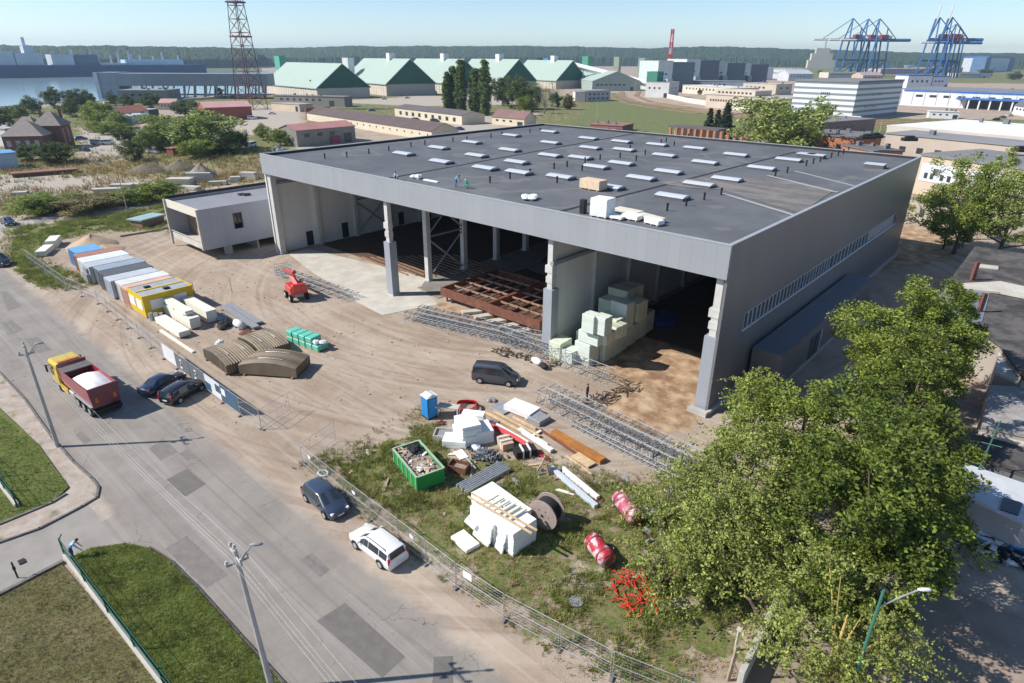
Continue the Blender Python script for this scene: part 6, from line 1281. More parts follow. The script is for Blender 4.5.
# middle-distance trees: (px, py crown centre, height, width, kind, label)
MT = [(777, 128, 20, 25, 'willow', 'wide round willow-like tree behind the far edge of the hall roof, left half'), (797, 129, 15, 15, 'dark', 'dark green tree right of the round willow behind the roof'),
      (205, 131, 13, 26, 'willow', 'big light green willow clump behind the dry field, right part'), (173, 131, 12, 20, 'willow', 'light green willow clump left of the big one'), (185, 108, 9, 13, 'dark', 'dark tree above the willow clump by the red-roofed houses'), (143, 142, 7, 6, 'willow', 'slim light green bush left of the willow clump'),
      (98, 113, 11, 17, 'bright', 'round yellow-green tree right of the brick house'), (76, 98, 12, 14, 'dark', 'tall dark tree behind the brick house, right one'), (52, 98, 12, 12, 'dark', 'tall olive tree behind the brick house, left one'), (30, 105, 9, 12, 'dark', 'broad tree between the house roofs and the water'), (8, 116, 10, 14, 'dark', 'dark round tree at the left edge by the water'),
      (55, 153, 6, 13, 'dark', 'grey-green bush in front of the brick house'), (28, 152, 5, 9, 'dark', 'small dark bush left of the grey-green bush'), (124, 134, 6, 10, 'dark', 'dark bush between the yard and the willows, upper'), (133, 151, 6, 8, 'dark', 'dark round bush between the yard and the willows, lower'), (110, 128, 5, 12, 'bright', 'light green hedge bushes behind the small yard'), (95, 127, 4, 8, 'bright', 'low light green bush next to the round tree'), (118, 120, 7, 11, 'willow', 'light green bush behind the yard hedge'), (70, 108, 9, 10, 'dark', 'dark tree directly behind the brick house roof'), (88, 100, 9, 9, 'dark', 'dark tree left of the harbour shed tower'), (195, 148, 6, 12, 'bright', 'bright green undergrowth in front of the big willow clump'), (225, 146, 5, 9, 'dark', 'dark undergrowth at the right foot of the willow clump'), (155, 138, 8, 9, 'bright', 'bright bush left of the willow clumps'), (556, 100, 9, 8, 'dark', 'dark tree beside the leafless trees'), (526, 104, 9, 12, 'bright', 'lighter green tree in front of the dark trees by the poplars'),
      (238, 139, 7, 7, 'dark', 'dark bush at the right end of the willows'), (262, 132, 6, 7, 'willow', 'yellow-green bush left of the grey shed'), (280, 137, 6, 8, 'bright', 'bright bush touching the grey shed'), (313, 90, 11, 9, 'dark', 'dark tree before the first green warehouse'), (128, 102, 8, 10, 'dark', 'dark tree under the long harbour shed, left'), (150, 101, 9, 14, 'dark', 'dark tree under the long harbour shed, right'), (112, 99, 8, 8, 'dark', 'small dark tree under the harbour shed end'), (219, 92, 8, 6, 'far', 'small tree under the harbour shed near the lattice tower'),
      (519, 93, 19, 19, 'dark', 'dark round tree right of the poplars, front'), (503, 90, 20, 15, 'dark', 'dark round tree right of the poplars, rear'), (534, 97, 15, 12, 'poplar', 'dark tree beside the bare tree'), (569, 103, 8, 8, 'brown', 'reddish brown round bush on the field edge'), (581, 94, 5, 6, 'dark', 'left of the dark bushes at the top of the sports field'), (592, 95, 5, 6, 'dark', 'second of the dark bushes at the top of the sports field'), (600, 96, 4.5, 5, 'dark', 'third of the dark bushes at the top of the sports field'),
      (152, 192, 4, 10, 'bright', 'yellow-green bush by the slabs on the dry field'), (165, 189, 3.5, 7, 'bright', 'small light bush right of the yellow-green one by the slabs'), (45, 201, 3.6, 12, 'willow', 'tan-green thicket beside the far lane, left'), (35, 206, 4, 8, 'bright', 'light green shrub by the far lane'), (75, 204, 3.2, 12, 'dry', 'tan-green thicket beside the far lane, middle'), (100, 200, 3.2, 10, 'dry', 'tan-green thicket beside the far lane, right'), (125, 196, 3.5, 9, 'willow', 'low thicket at the pole by the far lane'),
      (875, 70, 8, 14, 'dark', 'dark tree behind the blue and white office, left'), (985, 72, 14, 30, 'dark', 'broad dark trees at the right edge below the far blue hall'), (1015, 76, 12, 24, 'dark', 'dark trees at the right edge near the port'), (955, 74, 9, 18, 'dark', 'dark tree row right of the blue and white office'), (935, 72, 8, 14, 'dark', 'dark trees above the blue and white office'), (820, 72, 7, 12, 'dark', 'dark tree left above the striped building'), (840, 72, 6, 10, 'dark', 'dark tree above the striped building, middle'), (795, 71, 6, 9, 'brown', 'brownish tree above the striped building, left'),
      (700, 92, 5, 5, 'dark', 'bush before the beige long building'), (1000, 68, 9, 22, 'dark', 'rear dark trees at the right edge')]
proto = {}
for i, (px, py, h, wd, kd, lb) in enumerate(MT):
    z0 = h*.5; a = at(px, py, z0); dist = math.hypot(*a)
    key = (kd, 'far' if dist > 500 else 'mid', i % 3)
    w_ = wd*1.0
    if key not in proto:
        t = tree(lb, a, 10, 10, LF[kd], .3, 70 if dist > 500 else 95, 50 if dist > 500 else 100, .65 if dist > 500 else .4, seed=30+i, clump=.15, limbs=5, group='trees in the middle distance', squash=.75); proto[key] = t
    else: t = dup(proto[key], a, random.uniform(0, 6.28), lb)
    t.scale = (w_/10, w_/10*.85, h/10)
    t['label'] = lb
for (px, py, h, lb) in [(453, 90, 25, 'first'), (461, 88, 28, 'second'), (475, 92, 24, 'third'), (485, 88, 29, 'fourth'), (447, 93, 22, 'shortest, leftmost')]:
    a = at(px, py, h*.5); tree('tall dark columnar poplar, %s from the left in the poplar group' % lb if lb != 'shortest, leftmost' else 'shortest columnar poplar at the left end of the poplar group', a, h, 5.4 if h > 23 else 4.5, LF['poplar'], 1.0, 210, 60, .7, shape='column', seed=90+px, clump=.3, name='poplar_tree', cat='poplar', group='poplars behind the hall', limbs=4)
for (px, py, h, wd, lb) in [(709, 126, 10, 6, 'left'), (717, 125, 9, 5, 'middle, slimmest'), (726, 124, 12, 8, 'right, tallest')]:
    a = at(px, py, h*.5); tree('dark blue-green spruce among the brick piers, %s one' % lb, a, h*1.15, wd*1.35, LF['conifer'], .4, 170, 60, .45, shape='cone', seed=px, clump=.1, name='spruce_tree', cat='spruce', group='spruces by the brick ruin', limbs=3)
for (px, py, h, lb) in [(545, 98, 17, 'pale leafless tree right of the dark trees behind the hall'), (553, 92, 18, 'second pale leafless tree, slimmer, near the sports field')]:
    a = at(px, py, h*.5); tree(lb, a, h, 13, LF['dry'], 3, 40, 10, .4, seed=px, clump=.1, limbs=36, bark=m_barkp, name='bare_tree', group='leafless trees')
# trunk remnants: bare dark branch and stump posts at bottom
t = MB(); A = GV(770, 640, 1.2); B = GV(750, 600, 3.0); C_ = GV(745, 596, 2.9); t.tube([A, A.lerp(B, .5)+Vector((0, 0, .1)), B, C_], [.14, .12, .1, .06], 7); t.tube([GV(775, 650, 0), A], [.16, .14], 7); o = t.build('broken_branch', m_bark); tag(o, 'dark bent bare branch hanging over the concrete wall', 'branch')
t = MB(); t.bar((0, 0, 0), (.1, 0, 2.6), .16); t.bar((.1, 0, 1.4), (.75, .1, .2), .1); o = t.build('wooden_post', m_timberg); o.location = GV(728, 680); tag(o, 'weathered wooden corner post with a brace at the end of the mesh fence', 'post')
t = MB(); t.bar((0, 0, 0), (0, 0, 1.6), .12); t.box((0, 0, 1.62), (.25, .25, .1)); o = t.build('concrete_post', m_concl); o.location = GV(735, 650); tag(o, 'pale post with a white cap behind the wooden corner post', 'post')
# concrete wall at bottom and the dark ditch side
t = MB(); P0 = Vector(G(738, 690)); P1 = Vector(G(778, 605)); d = (P1-P0).normalized(); nn = Vector((-d.y, d.x))*.15
for k in range(3):
    a_ = P0.lerp(P1, k/3); b_ = P0.lerp(P1, (k+1)/3-.01); t.prism([tuple(a_+nn), tuple(b_+nn), tuple(b_-nn), tuple(a_-nn)], 0, 1.35-.03*k)
o = t.build('concrete_wall', m_conc, bevel=.02); tag(o, 'low concrete slab wall at the bottom under the drooping tree', 'wall')
# ---- weeds and grass tufts on the site
def tufts(name, pts, size, m, per=7):
    pts = np.asarray(pts); K = len(pts)*per; c = np.repeat(pts, per, 0)+np.concatenate([rng.normal(0, size*.35, (K, 2)), np.zeros((K, 1))], 1)
    th = rng.random(K)*6.283; ln = size*(.5+rng.random(K)); wv = np.stack([np.cos(th), np.sin(th), np.zeros(K)], 1); dr = np.stack([rng.normal(0, .4, K), rng.normal(0, .4, K), np.ones(K)], 1)
    w_ = (size*.09)[:, None] if not np.isscalar(size) else size*.09
    v = np.stack([c-wv*w_, c+wv*w_, c+dr*ln[:, None]], 1).reshape(-1, 3).astype(np.float32)
    me = bpy.data.meshes.new(name); me.vertices.add(len(v)); me.vertices.foreach_set('co', v.ravel()); me.loops.add(K*3); me.loops.foreach_set('vertex_index', np.arange(K*3)); me.polygons.add(K)
    me.polygons.foreach_set('loop_start', np.arange(0, K*3, 3)); me.polygons.foreach_set('loop_total', np.full(K, 3)); me.update(); me.materials.append(m); o = bpy.data.objects.new(name, me); col.objects.link(o); o['kind'] = 'stuff'; return o
def scatter(poly, n, noise_s=2.3, thr=.5, sd=.8):
    xs = [p[0] for p in poly]; ys = [p[1] for p in poly]; X = rng.uniform(min(xs), max(xs), n); Y = rng.uniform(min(ys), max(ys), n)
    k = (sdist(X, Y, poly) > rng.normal(0, sd, n)) & (vnoise(X, Y, noise_s)*.65+vnoise(X, Y, .7)*.35 > thr)
    return np.stack([X[k], Y[k], np.zeros(k.sum())], 1)
m_weed = leafmat('weeds', (.22, .28, .075), .4, .05); lw = np.concatenate([scatter(pp([(-10, 409), (39, 446), (69, 488), (53, 502), (0, 524)]), 4500, 1.1, -1, .03), scatter(pp([(66, 560), (92, 549), (125, 544), (149, 549), (170, 563), (198, 591), (238, 636), (290, 695), (170, 695), (110, 620)]), 15000, 1.1, -1, .03)])
lw[:, 2] = .1; tufts('lawn_grass', lw, .13, leafmat('lawn blades', (.25, .3, .085)), 5)
lw = scatter(pp([(-10, 598), (62, 565), (110, 622), (168, 695), (-10, 720)]), 8000, 1.3, -1, .03); lw[:, 2] = .09; tufts('lawn_grass', lw, .11, leafmat('dry lawn blades', (.32, .28, .14)), 5)
m_weedd = leafmat('dry weeds', (.38, .3, .16), .35, .04)
g_all = np.concatenate([scatter(Z_grass[0], 17000, 2.3, .53)]); tufts('weeds', g_all, .28, m_weed)
tufts('dry_weeds', np.concatenate([scatter(Z_grass[0], 9000, 1.9, .45), scatter(Z_grass[2], 2500, 1.9, .4)]), .24, m_weedd, 5)
tufts('weeds', np.concatenate([scatter(Z_grass[1], 8000, 3, .42), scatter(Z_grass[3], 4000, 3, .4), scatter(Z_grass[2], 4000, 2, .42)]), .45, m_weed, 5)

tufts('dry_scrub', np.concatenate([scatter(Z_dry[0], 5200, 9, .42, 3), scatter(Z_grass[4], 1500, 6, .45, 2)]), .95, leafmat('dry scrub', (.34, .26, .13), .35, .03), 6)
tufts('green_scrub', np.concatenate([scatter(Z_dry[0], 3000, 7, .56, 3), scatter(Z_grass[5], 3000, 12, .5, 3)]), .9, leafmat('green scrub', (.17, .2, .07), .35, .03), 6)
# ------------------------------------------------------------------ buildings
def cm(c, rough=.8, var=.08, sc_=.15): return mat('render %.2f %.2f %.2f' % c, c, rough, var, sc_)
m_grsteel = cm((.16, .165, .17)); m_win = mat('dark panes', (.04, .045, .055), .25, .2, .3, spec=.6)
def building(label, A, B, depth, h, wallc, roofc, gable=0.0, wins=None, name='building', cat='building', group=None, over=.3, ridge='long', par=0.0, side=None, ridgeh=None, z=0, doorc=None, hpx=None, ret=False, wall2=None):
    """A->B: foot of the front wall as surveyed, depth away from the camera"""
    a = Vector(G(*A)); b = Vector(G(*B)); d = (b-a); L = d.length; rz = math.atan2(d.y, d.x); n_ = Vector((-math.sin(rz), math.cos(rz)))
    if n_.dot(a) < 0: a, b = b, a; rz += math.pi; n_ = -n_
    t = thing(name, label, cat, (a.x, a.y, z), rz, group); wm = wallc if not isinstance(wallc, tuple) else cm(wallc); rm = roofc if not isinstance(roofc, tuple) else cm(roofc)
    mb = MB()
    if gable and ridge == 'long':
        mb.xprism([(0, 0), (depth, 0), (depth, h), (depth/2, h+gable), (0, h)], 0, L); mb.build('wall', wm, t)
        r_ = MB(); th = max(.15, h*.02); s = gable/(depth/2)
        for k in (0, 1):
            y0, y1 = (-over, depth/2) if k == 0 else (depth+over, depth/2); z0, z1 = h-over*s, h+gable
            r_.xprism([(y0, z0+.02), (y1, z1+.02), (y1, z1+.02+th), (y0, z0+.02+th)], -over, L+over)
        r_.build('roof', rm, t)
    elif gable:
        mb.yprism([(0, 0), (0, h), (L/2, h+gable), (L, h), (L, 0)], 0, depth); mb.build('wall', wm, t)
        r_ = MB(); th = max(.15, h*.02); s = gable/(L/2)
        for k in (0, 1):
            x0, x1 = (-over, L/2) if k == 0 else (L+over, L/2); z0, z1 = h-over*s, h+gable
            r_.yprism([(x0, z0+.02), (x1, z1+.02), (x1, z1+.02+th), (x0, z0+.02+th)], -over, depth+over)
        r_.build('roof', rm, t)
    else:
        mb.b(0, L, 0, depth, 0, h); mb.build('wall', wm, t); r_ = MB(); r_.b(-over, L+over, -over, depth+over, h+.01, h+.01+max(.25, par)); r_.build('roof', rm, t)
    if wins is None and L > 8 and h > 2.5:
        st_ = random.getstate(); random.seed(int(abs(a.x)*7+abs(a.y)*3)); nw = int(min(9, max(3, L/7))); zz_ = min(h*.55, h-1.8)
        wins = [('f', nw, zz_, zz_+min(1.5, h*.22), random.choice([.35, .5, .62]), .06, .7), ('f', 1, .05, min(3.6, h*.6), .8, .78, .78+min(.2, 4/L))]
        if h > 6 and depth > 10: wins.append(('r', max(2, int(depth/9)), zz_, zz_+1.4, .4, .1, .9))
        for _ in range(0 if gable else 4):
            v_ = MB(); vx, vy = random.uniform(.1, .9)*L, random.uniform(.15, .85)*depth; s_ = random.uniform(.5, 1.3)*(1 if h < 8 else 1.6); v_.b(vx, vx+s_, vy, vy+s_, h+max(.25, par)+.01, h+max(.25, par)+random.uniform(.6, 1.5)); v_.build('roof_vent', m_grsteel, t)
        random.setstate(st_)
    if wins:
        for (face, n, z0, z1, fr, x0, x1) in wins:
            for k in range(n):
                span = (x1-x0)/n; w_ = MB(); 
                if face == 'f': w_.b(L*(x0+span*(k+.5-fr/2)), L*(x0+span*(k+.5+fr/2)), -.12, -.01, z0, z1)
                elif face == 'r': w_.b(L+.01, L+.12, depth*(x0+span*(k+.5-fr/2)), depth*(x0+span*(k+.5+fr/2)), z0, z1)
                else: w_.b(-.12, -.01, depth*(x0+span*(k+.5-fr/2)), depth*(x0+span*(k+.5+fr/2)), z0, z1)
                w_.build('window', m_win, t)
    t['_L'] = L; 
    del t['_L']
    return t, L
beige = (.5, .42, .34); cream = (.55, .5, .4); dkroof = (.13, .115, .11); wroof = (.7, .7, .69)
# --- right side, close
rb1 = G(1024, 420); 
# tarred-roof building on the right
def flatpoly(label, pts, h, wallm, roofm, name='building', cat='building', holes=None):
    P_ = pp(pts, h); c_ = Vector((sum(p[0] for p in P_)/len(P_), sum(p[1] for p in P_)/len(P_), 0)); P_ = [(p[0]-c_.x, p[1]-c_.y) for p in P_]
    t = thing(name, label, cat, c_); mb = MB(); mb.prism([(p[0]*.985, p[1]*.985) for p in P_], 0, h-.25); mb.build('wall', wallm, t); mb = MB(); mb.prism(P_, h-.25, h); mb.build('roof', roofm, t); return t, c_
q = NT('patched tar roof'); c = q.mix(q.ramp(q.noise(.35, 5, .7), .35, .65), (.05, .047, .047), (.13, .12, .115)); c = q.mix(q.math('MULTIPLY', q.ramp(q.noise(1.5, 5, .7), .55, .72), .5), c, (.2, .185, .17)); m_tar = q.done(c, .9, q.noise(5, 4), .4, .03)
H1 = 4.5
t, c_ = flatpoly('low building with a patched dark tarred roof on the right', [(975, 246), (1080, 262), (1120, 400), (1024, 378), (1000, 345), (935, 300)], H1, cm((.35, .31, .27)), m_tar)
def onroof(t, c_, z, poly, m, nm, h=.06): P_ = [(p[0]-c_.x, p[1]-c_.y) for p in pp(poly, z)]; mb = MB(); mb.prism(P_, z+.004, z+.004+h); return mb.build(nm, m, t)
onroof(t, c_, H1, [(938, 296), (952, 284), (990, 292), (982, 322), (955, 325), (940, 306)], mat('grey sheet roofing', (.17, .2, .235), .5, .08, .6), 'sheet_roof')
onroof(t, c_, H1+.09, [(962, 285), (1000, 283), (1060, 296), (1060, 306), (1000, 294), (965, 291)], m_concl, 'roof_slab', .25)
onroof(t, c_, H1, [(979, 265), (998, 267), (998, 270), (979, 268)], m_concl, 'skylight', .15)
for (px, py, h_) in [(972, 280, 2.4), (979, 312, 2.2)]:
    a = G(px, py, H1); s_ = MB(); s_.bar((a[0]-c_.x, a[1]-c_.y, H1), (a[0]-c_.x, a[1]-c_.y, H1+h_), .42); s_.build('chimney', mat('brown brick chimney', (.17, .075, .06), .85, .2, 3), t)
a = G(958, 305, H1); s_ = MB(); s_.cyl((a[0]-c_.x, a[1]-c_.y, H1+.5), .2, 1.0, 10); s_.ball((a[0]-c_.x, a[1]-c_.y, H1+1.1), .4, 8); s_.build('roof_vent', m_white, t)
t, c_ = flatpoly('low building with a pale worn concrete roof at the right edge', [(1000, 345), (1080, 360), (1080, 395), (1024, 383), (995, 372)], 3.8, cm((.35, .31, .27)), m_concl)
t, c_ = flatpoly('grey flat-roofed outbuilding at the right edge behind the white shed', [(990, 385), (1060, 388), (1070, 445), (982, 425)], 3.4, cm((.35, .31, .27)), mat('worn pale roof', (.3, .28, .265), .85, .2, 1.2))
t, c_ = flatpoly('dark low roof strip between the outbuilding and the white-roofed shed', [(975, 430), (1080, 460), (1080, 492), (965, 455)], 2.6, m_grsteel, m_tar)
onroof(t, c_, 2.6, [(978, 430), (1080, 458), (1080, 463), (978, 434)], m_concl, 'coping', .15)
t, c_ = flatpoly('white-roofed shed with a skylight window at the right edge', [(962, 462), (1060, 495), (1060, 530), (1024, 522), (958, 492)], 2.8, cm((.4, .38, .36)), mat('white sheet roof', (.5, .52, .55), .6, .1, .7))
onroof(t, c_, 2.8, [(1003, 498), (1022, 504), (1018, 516), (999, 510)], m_glass, 'roof_window', .1)
random.seed(5)
for k in range(16):
    px, py = 976+(k % 8)*7.5, 540+(k//8)*10+(k % 8)*2.6
    kinds = [('board', 'board'), ('crate', 'crate'), ('pipe_bundle', 'pipes'), ('scrap_heap', 'scrap')][k % 4]; mb = MB()
    for _ in range(9): mb.box((random.uniform(-.5, .5), random.uniform(-.4, .4), random.uniform(.05, .7)), (random.uniform(.2, 1.2), random.uniform(.1, .5), random.uniform(.05, .25)), random.uniform(0, 3), ry=random.uniform(-.3, .3), mi=random.choice([0, 1, 2]))
    o = mb.build(kinds[0], [m_white, m_blue if k % 5 == 0 else m_steelg, m_dark]); o.location = GV(px, py)
    tag(o, 'scrap heap by the white-roofed shed, %s from the left in the %s row' % (ORD[k % 8], 'rear' if k < 8 else 'front'), kinds[1], 'scrap heaps in front of the white-roofed shed')
t = MB(); P0, P1 = GV(958, 522), GV(985, 505); t.b(-1, 1, -.6, .6, 0, 1.2); o = t.build('container_bin', mat('pale blue grey box', (.35, .42, .47), .5, .1, 1), bevel=.05); o.location = GV(985, 515); tag(o, 'pale blue-grey bin beside the white-roofed shed', 'bin')
# --- beige hall across the side yard
m_beige = mat('beige plaster', (.52, .43, .33), .85, .08, .3); m_bl = mat('white insulated panel', (.6, .64, .68), .5, .05, .3)
t, L = building('long beige industrial hall with white wall panels behind the side yard', (912, 193), (1090, 228), 22, 9.0, m_beige, cm((.2, .2, .205)), par=.5, name='industrial_hall')
for (x0, x1) in ((.02, .3), (.33, .5), (.55, .72)):
    w_ = MB(); w_.b(L*x0, L*x1, -.12, -.01, 3.3, 7.4); w_.build('wall_panel', m_bl, t)
for x in (.05, .09, .155, .2, .37, .42, .58, .63): w_ = MB(); w_.b(L*x, L*(x+.022), -.2, -.125, 4.0, 5.3); w_.build('window', m_win, t)
t, L = building('low stone lean-to with a dark roof in front of the beige hall', (908, 218), (958, 231), 7, 4.0, mat('stone wall', (.38, .33, .27), .9, .15, .8), cm((.16, .165, .19)), wins=[('f', 2, .9, 2.5, .3, .1, .7)], name='outbuilding')
w_ = MB(); w_.b(L-.4, L+2.5, -.1, .1, 3.8, 5.2); w_.build('hatch', m_bl, t)
t, L = building('long low building with dark vehicles parked on its grey roof edge behind the hall', (878, 168), (1100, 200), 15, 10.0, cm((.45, .38, .31)), cm((.24, .24, .25)), name='warehouse')
for (px, py, lb) in [(877, 140, 'first'), (900, 146.5, 'second'), (909, 141, 'third')][:0]: pass
for k, (px, py) in enumerate([(867, 139), (875, 138), (909, 141), (1020, 152)]):
    a = G(px, py, 10.3); t = thing('roof_unit', 'black rounded roof unit behind the hall, %s from the left' % ORD[k], 'roof unit', (*a, 10.27), R(40), 'black roof units'); mb = MB(); mb.b(-1.9, 1.9, -.9, .9, .05, .9); mb.build('casing', m_black, t, bevel=.15); mb = MB(); mb.b(-1.1, 1.0, -.75, .75, .9, 1.4); mb.build('hood', m_black, t, bevel=.15)
# brick buildings behind roof
brick = mat('orange brick', (.36, .16, .09), .85, .15, .5)
t, L = building('orange brick building with a dark flat roof behind the far hall edge', (802, 160), (858, 166), 18, 8.0, brick, cm((.17, .165, .165)), par=.4); t, L = building('small orange brick block in front of the brick building', (838, 168), (868, 176), 9, 6.5, brick, cm((.14, .135, .135)), par=.4)
t, L = building('grey flat-roofed building between the round tree and the striped building', (806, 143), (872, 137), 26, 7.0, cm((.2, .17, .15)), cm((.2, .2, .2)), par=.4); t, L = building('low brown brick wall building behind the round tree', (795, 156), (830, 162), 6, 4.0, cm((.16, .12, .1)), cm((.3, .28, .26)))
# long roofs with white sheets
t, L = building('long building with bright white membrane roof right of the striped building', (882, 152), (1130, 183), 50, 8.5, mat('weathered brown wall', (.33, .2, .14), .9, .2, .3), wroof, par=.6, name='warehouse')
w_ = MB(); w_.b(0, L, -.5, -.31, 6.3, 9.2); w_.build('wall_band', cm((.5, .46, .4)), t); 
# striped building
m_str = NT('striped panels'); sx = m_str.n.new('ShaderNodeSeparateXYZ'); m_str.l.new(m_str.tc.outputs['Object'], sx.inputs[0])
fr = m_str.math('LESS_THAN', m_str.math('FRACT', m_str.math('MULTIPLY', sx.outputs['Z'], 1/2.9), 0), .42); cst = m_str.mix(fr, (.66, .68, .68), (.2, .23, .25)); m_striped = m_str.done(cst, .5, spec=.4)
t, L = building('tall striped white and grey office building with horizontal bands', (789.6, 114.6), (851, 119), 60, 18.5, m_striped, cm((.2, .2, .2)), par=.9, name='office_building', wins=[('f', 5, 12.2, 13.2, .5, .45, .6), ('f', 4, 3.6, 4.8, .5, .6, .75), ('r', 2, 11.5, 12.7, .6, .3, .6), ('r', 2, 5.5, 6.7, .6, .2, .5)])
# white warehouse with blue canopy
t, L = building('long white warehouse with grey roof and blue canopy at the right', (899, 105), (1120, 116), 60, 11, cm((.66, .68, .7)), cm((.2, .21, .23)), par=.3, name='warehouse')
for k in range(16): w_ = MB(); w_.b(L*k/16-.2, L*k/16+.2, -.2, -.01, 1, 9); w_.build('rib', cm((.45, .47, .5)), t)
w_ = MB(); w_.b(L*.3, L*.62, -8, -.21, 5.8, 6.8); w_.build('canopy', mat('blue canopy', (.05, .14, .38), .5, .08, .5), t); 
for k in range(7): w_ = MB(); w_.b(L*(.31+.05*k), L*(.31+.05*k)+.8, -7.5, -7, 0, 5.8); w_.build('canopy_post', m_white, t)
w_ = MB(); w_.b(L*.34, L*.6, -.3, -.21, .3, 5.5); w_.build('gate', m_win, t)
w_ = MB(); w_.b(L*.01, L*1.0, -.35, -.21, 9.6, 10.6); w_.build('blue_band', MATS['blue canopy'], t)
t, L = building('white block with a blue parapet, larger one of the blue and white offices', (906, 88), (930, 88), 22, 13, cm((.62, .66, .7)), MATS['blue canopy'], par=1.2, name='office_building', wins=[('f', 4, 6, 8.5, .4, .1, .9)]); t, L = building('white block with a blue parapet, right one of the blue and white offices', (931, 88), (947, 88), 22, 12, cm((.55, .6, .66)), MATS['blue canopy'], par=1.0, name='office_building')
t, L = building('white strip building on the grass before the white warehouse', (928, 118), (958, 119), 6, 3.5, m_white, m_white, name='warehouse'); t, L = building('dark-gabled house at the right edge by the car park', (1012, 114), (1045, 120), 12, 5, m_white, cm((.12, .13, .15)), gable=6)
t, L = building('large far hall with blue frame and white front on the right skyline', (985, 72), (1008, 71), 60, 36, cm((.6, .64, .68)), MATS['blue canopy'], par=5, name='industrial_hall')
for x0_, x1_ in ((-.12, .06), (.94, 1.12)): w_ = MB(); w_.b(L*x0_, L*x1_, -3, 30, 0, 38); w_.build('blue_frame', cm((.12, .2, .33)), t)
# brick pier ruin and small roofs behind hall
t = thing('brick_ruin', 'roofless ruin of orange brick piers behind the spruces', 'ruin', (*G(668, 139), 0), ang(Vector(G(668, 139)), Vector(G(760, 148)))); L = (Vector(G(760, 148))-Vector(G(668, 139))).length
for k in range(14): w_ = MB(); w_.b(L*k/14, L*k/14+1.0, 0, .8, 0, 4.6); w_.build('brick_pier', brick, t)
w_ = MB(); w_.b(-1, L*.55, .2, 9, 4.61, 5.1); w_.build('roof', cm((.12, .1, .1)), t); w_ = MB(); w_.b(0, L*.55, 4.5, 5, 0, 4.6); w_.build('wall', cm((.5, .42, .34)), t); w_ = MB(); w_.b(L*.62, L*.75, .9, 5, 2.9, 3.4); w_.build('roof', cm((.3, .27, .25)), t)
t, L = building('flat brown roof seen just over the far edge of the hall', (590, 131), (622, 133), 14, 2.8, cm((.25, .12, .1)), cm((.27, .14, .12)), name='shed')
# field-side white wall and beige long blocks
def wallline(label, pts, h, m, wd=.6, name='boundary_wall'):
    P_ = pp(pts); o0 = Vector((*P_[0], 0)); mb = MB()
    for a, b in zip(P_[:-1], P_[1:]):
        a = Vector(a)-o0.xy; b = Vector(b)-o0.xy; d = (b-a).normalized(); n_ = Vector((-d.y, d.x))*wd/2; mb.prism([tuple(a+n_), tuple(b+n_), tuple(b-n_), tuple(a-n_)], 0, h)
    o = mb.build(name, m); o.location = o0; return tag(o, label, 'wall')
wallline('long curved white wall beside the rail tracks', [(667, 98), (690, 103), (730, 109), (765, 114), (860, 123)], 3.2, cm((.62, .58, .5)))
t, L = building('beige two-storey workshop with rows of small windows, left of the striped building', (705, 107), (785, 113), 24, 8, cm((.52, .44, .35)), cm((.4, .37, .34)), wins=[('f', 16, 4.2, 5.4, .55, .05, .6), ('f', 12, 4.2, 5.4, .5, .62, .95)], name='workshop')
w_ = MB(); w_.b(L*.9, L*.97, -.1, -.01, 0, 4.5); w_.build('gate', m_win, t); w_ = MB(); w_.b(L*.1, L*.6, 2, 20, 8.3, 11.5); w_.build('upper_storey', cm((.55, .47, .38)), t)
for k in range(9): w_ = MB(); w_.b(L*(.13+.05*k), L*(.155+.05*k), 1.88, 1.99, 9.3, 10.4); w_.build('window', m_win, t)
t, L = building('long pale shed with a bright roof left of the beige workshop', (682, 93), (730, 97), 30, 7, cm((.58, .52, .42)), cm((.6, .6, .58)), name='warehouse'); t, L = building('pale block behind the beige workshop', (742, 93), (775, 95), 22, 9, cm((.5, .44, .36)), cm((.45, .42, .38)), name='warehouse')
t, L = building('small white building with brown lower front before the grey-green silos', (575, 102), (585, 102), 10, 7, cm((.68, .58, .52)), cm((.4, .38, .36)), name='office_building'); t, L = building('pale two-storey office before the conveyor', (586, 102), (610, 101), 14, 7.5, cm((.45, .43, .44)), cm((.3, .28, .28)), wins=[('f', 5, 1.5, 3, .5, .05, .95), ('f', 5, 4.5, 6, .5, .05, .95)], name='office_building')
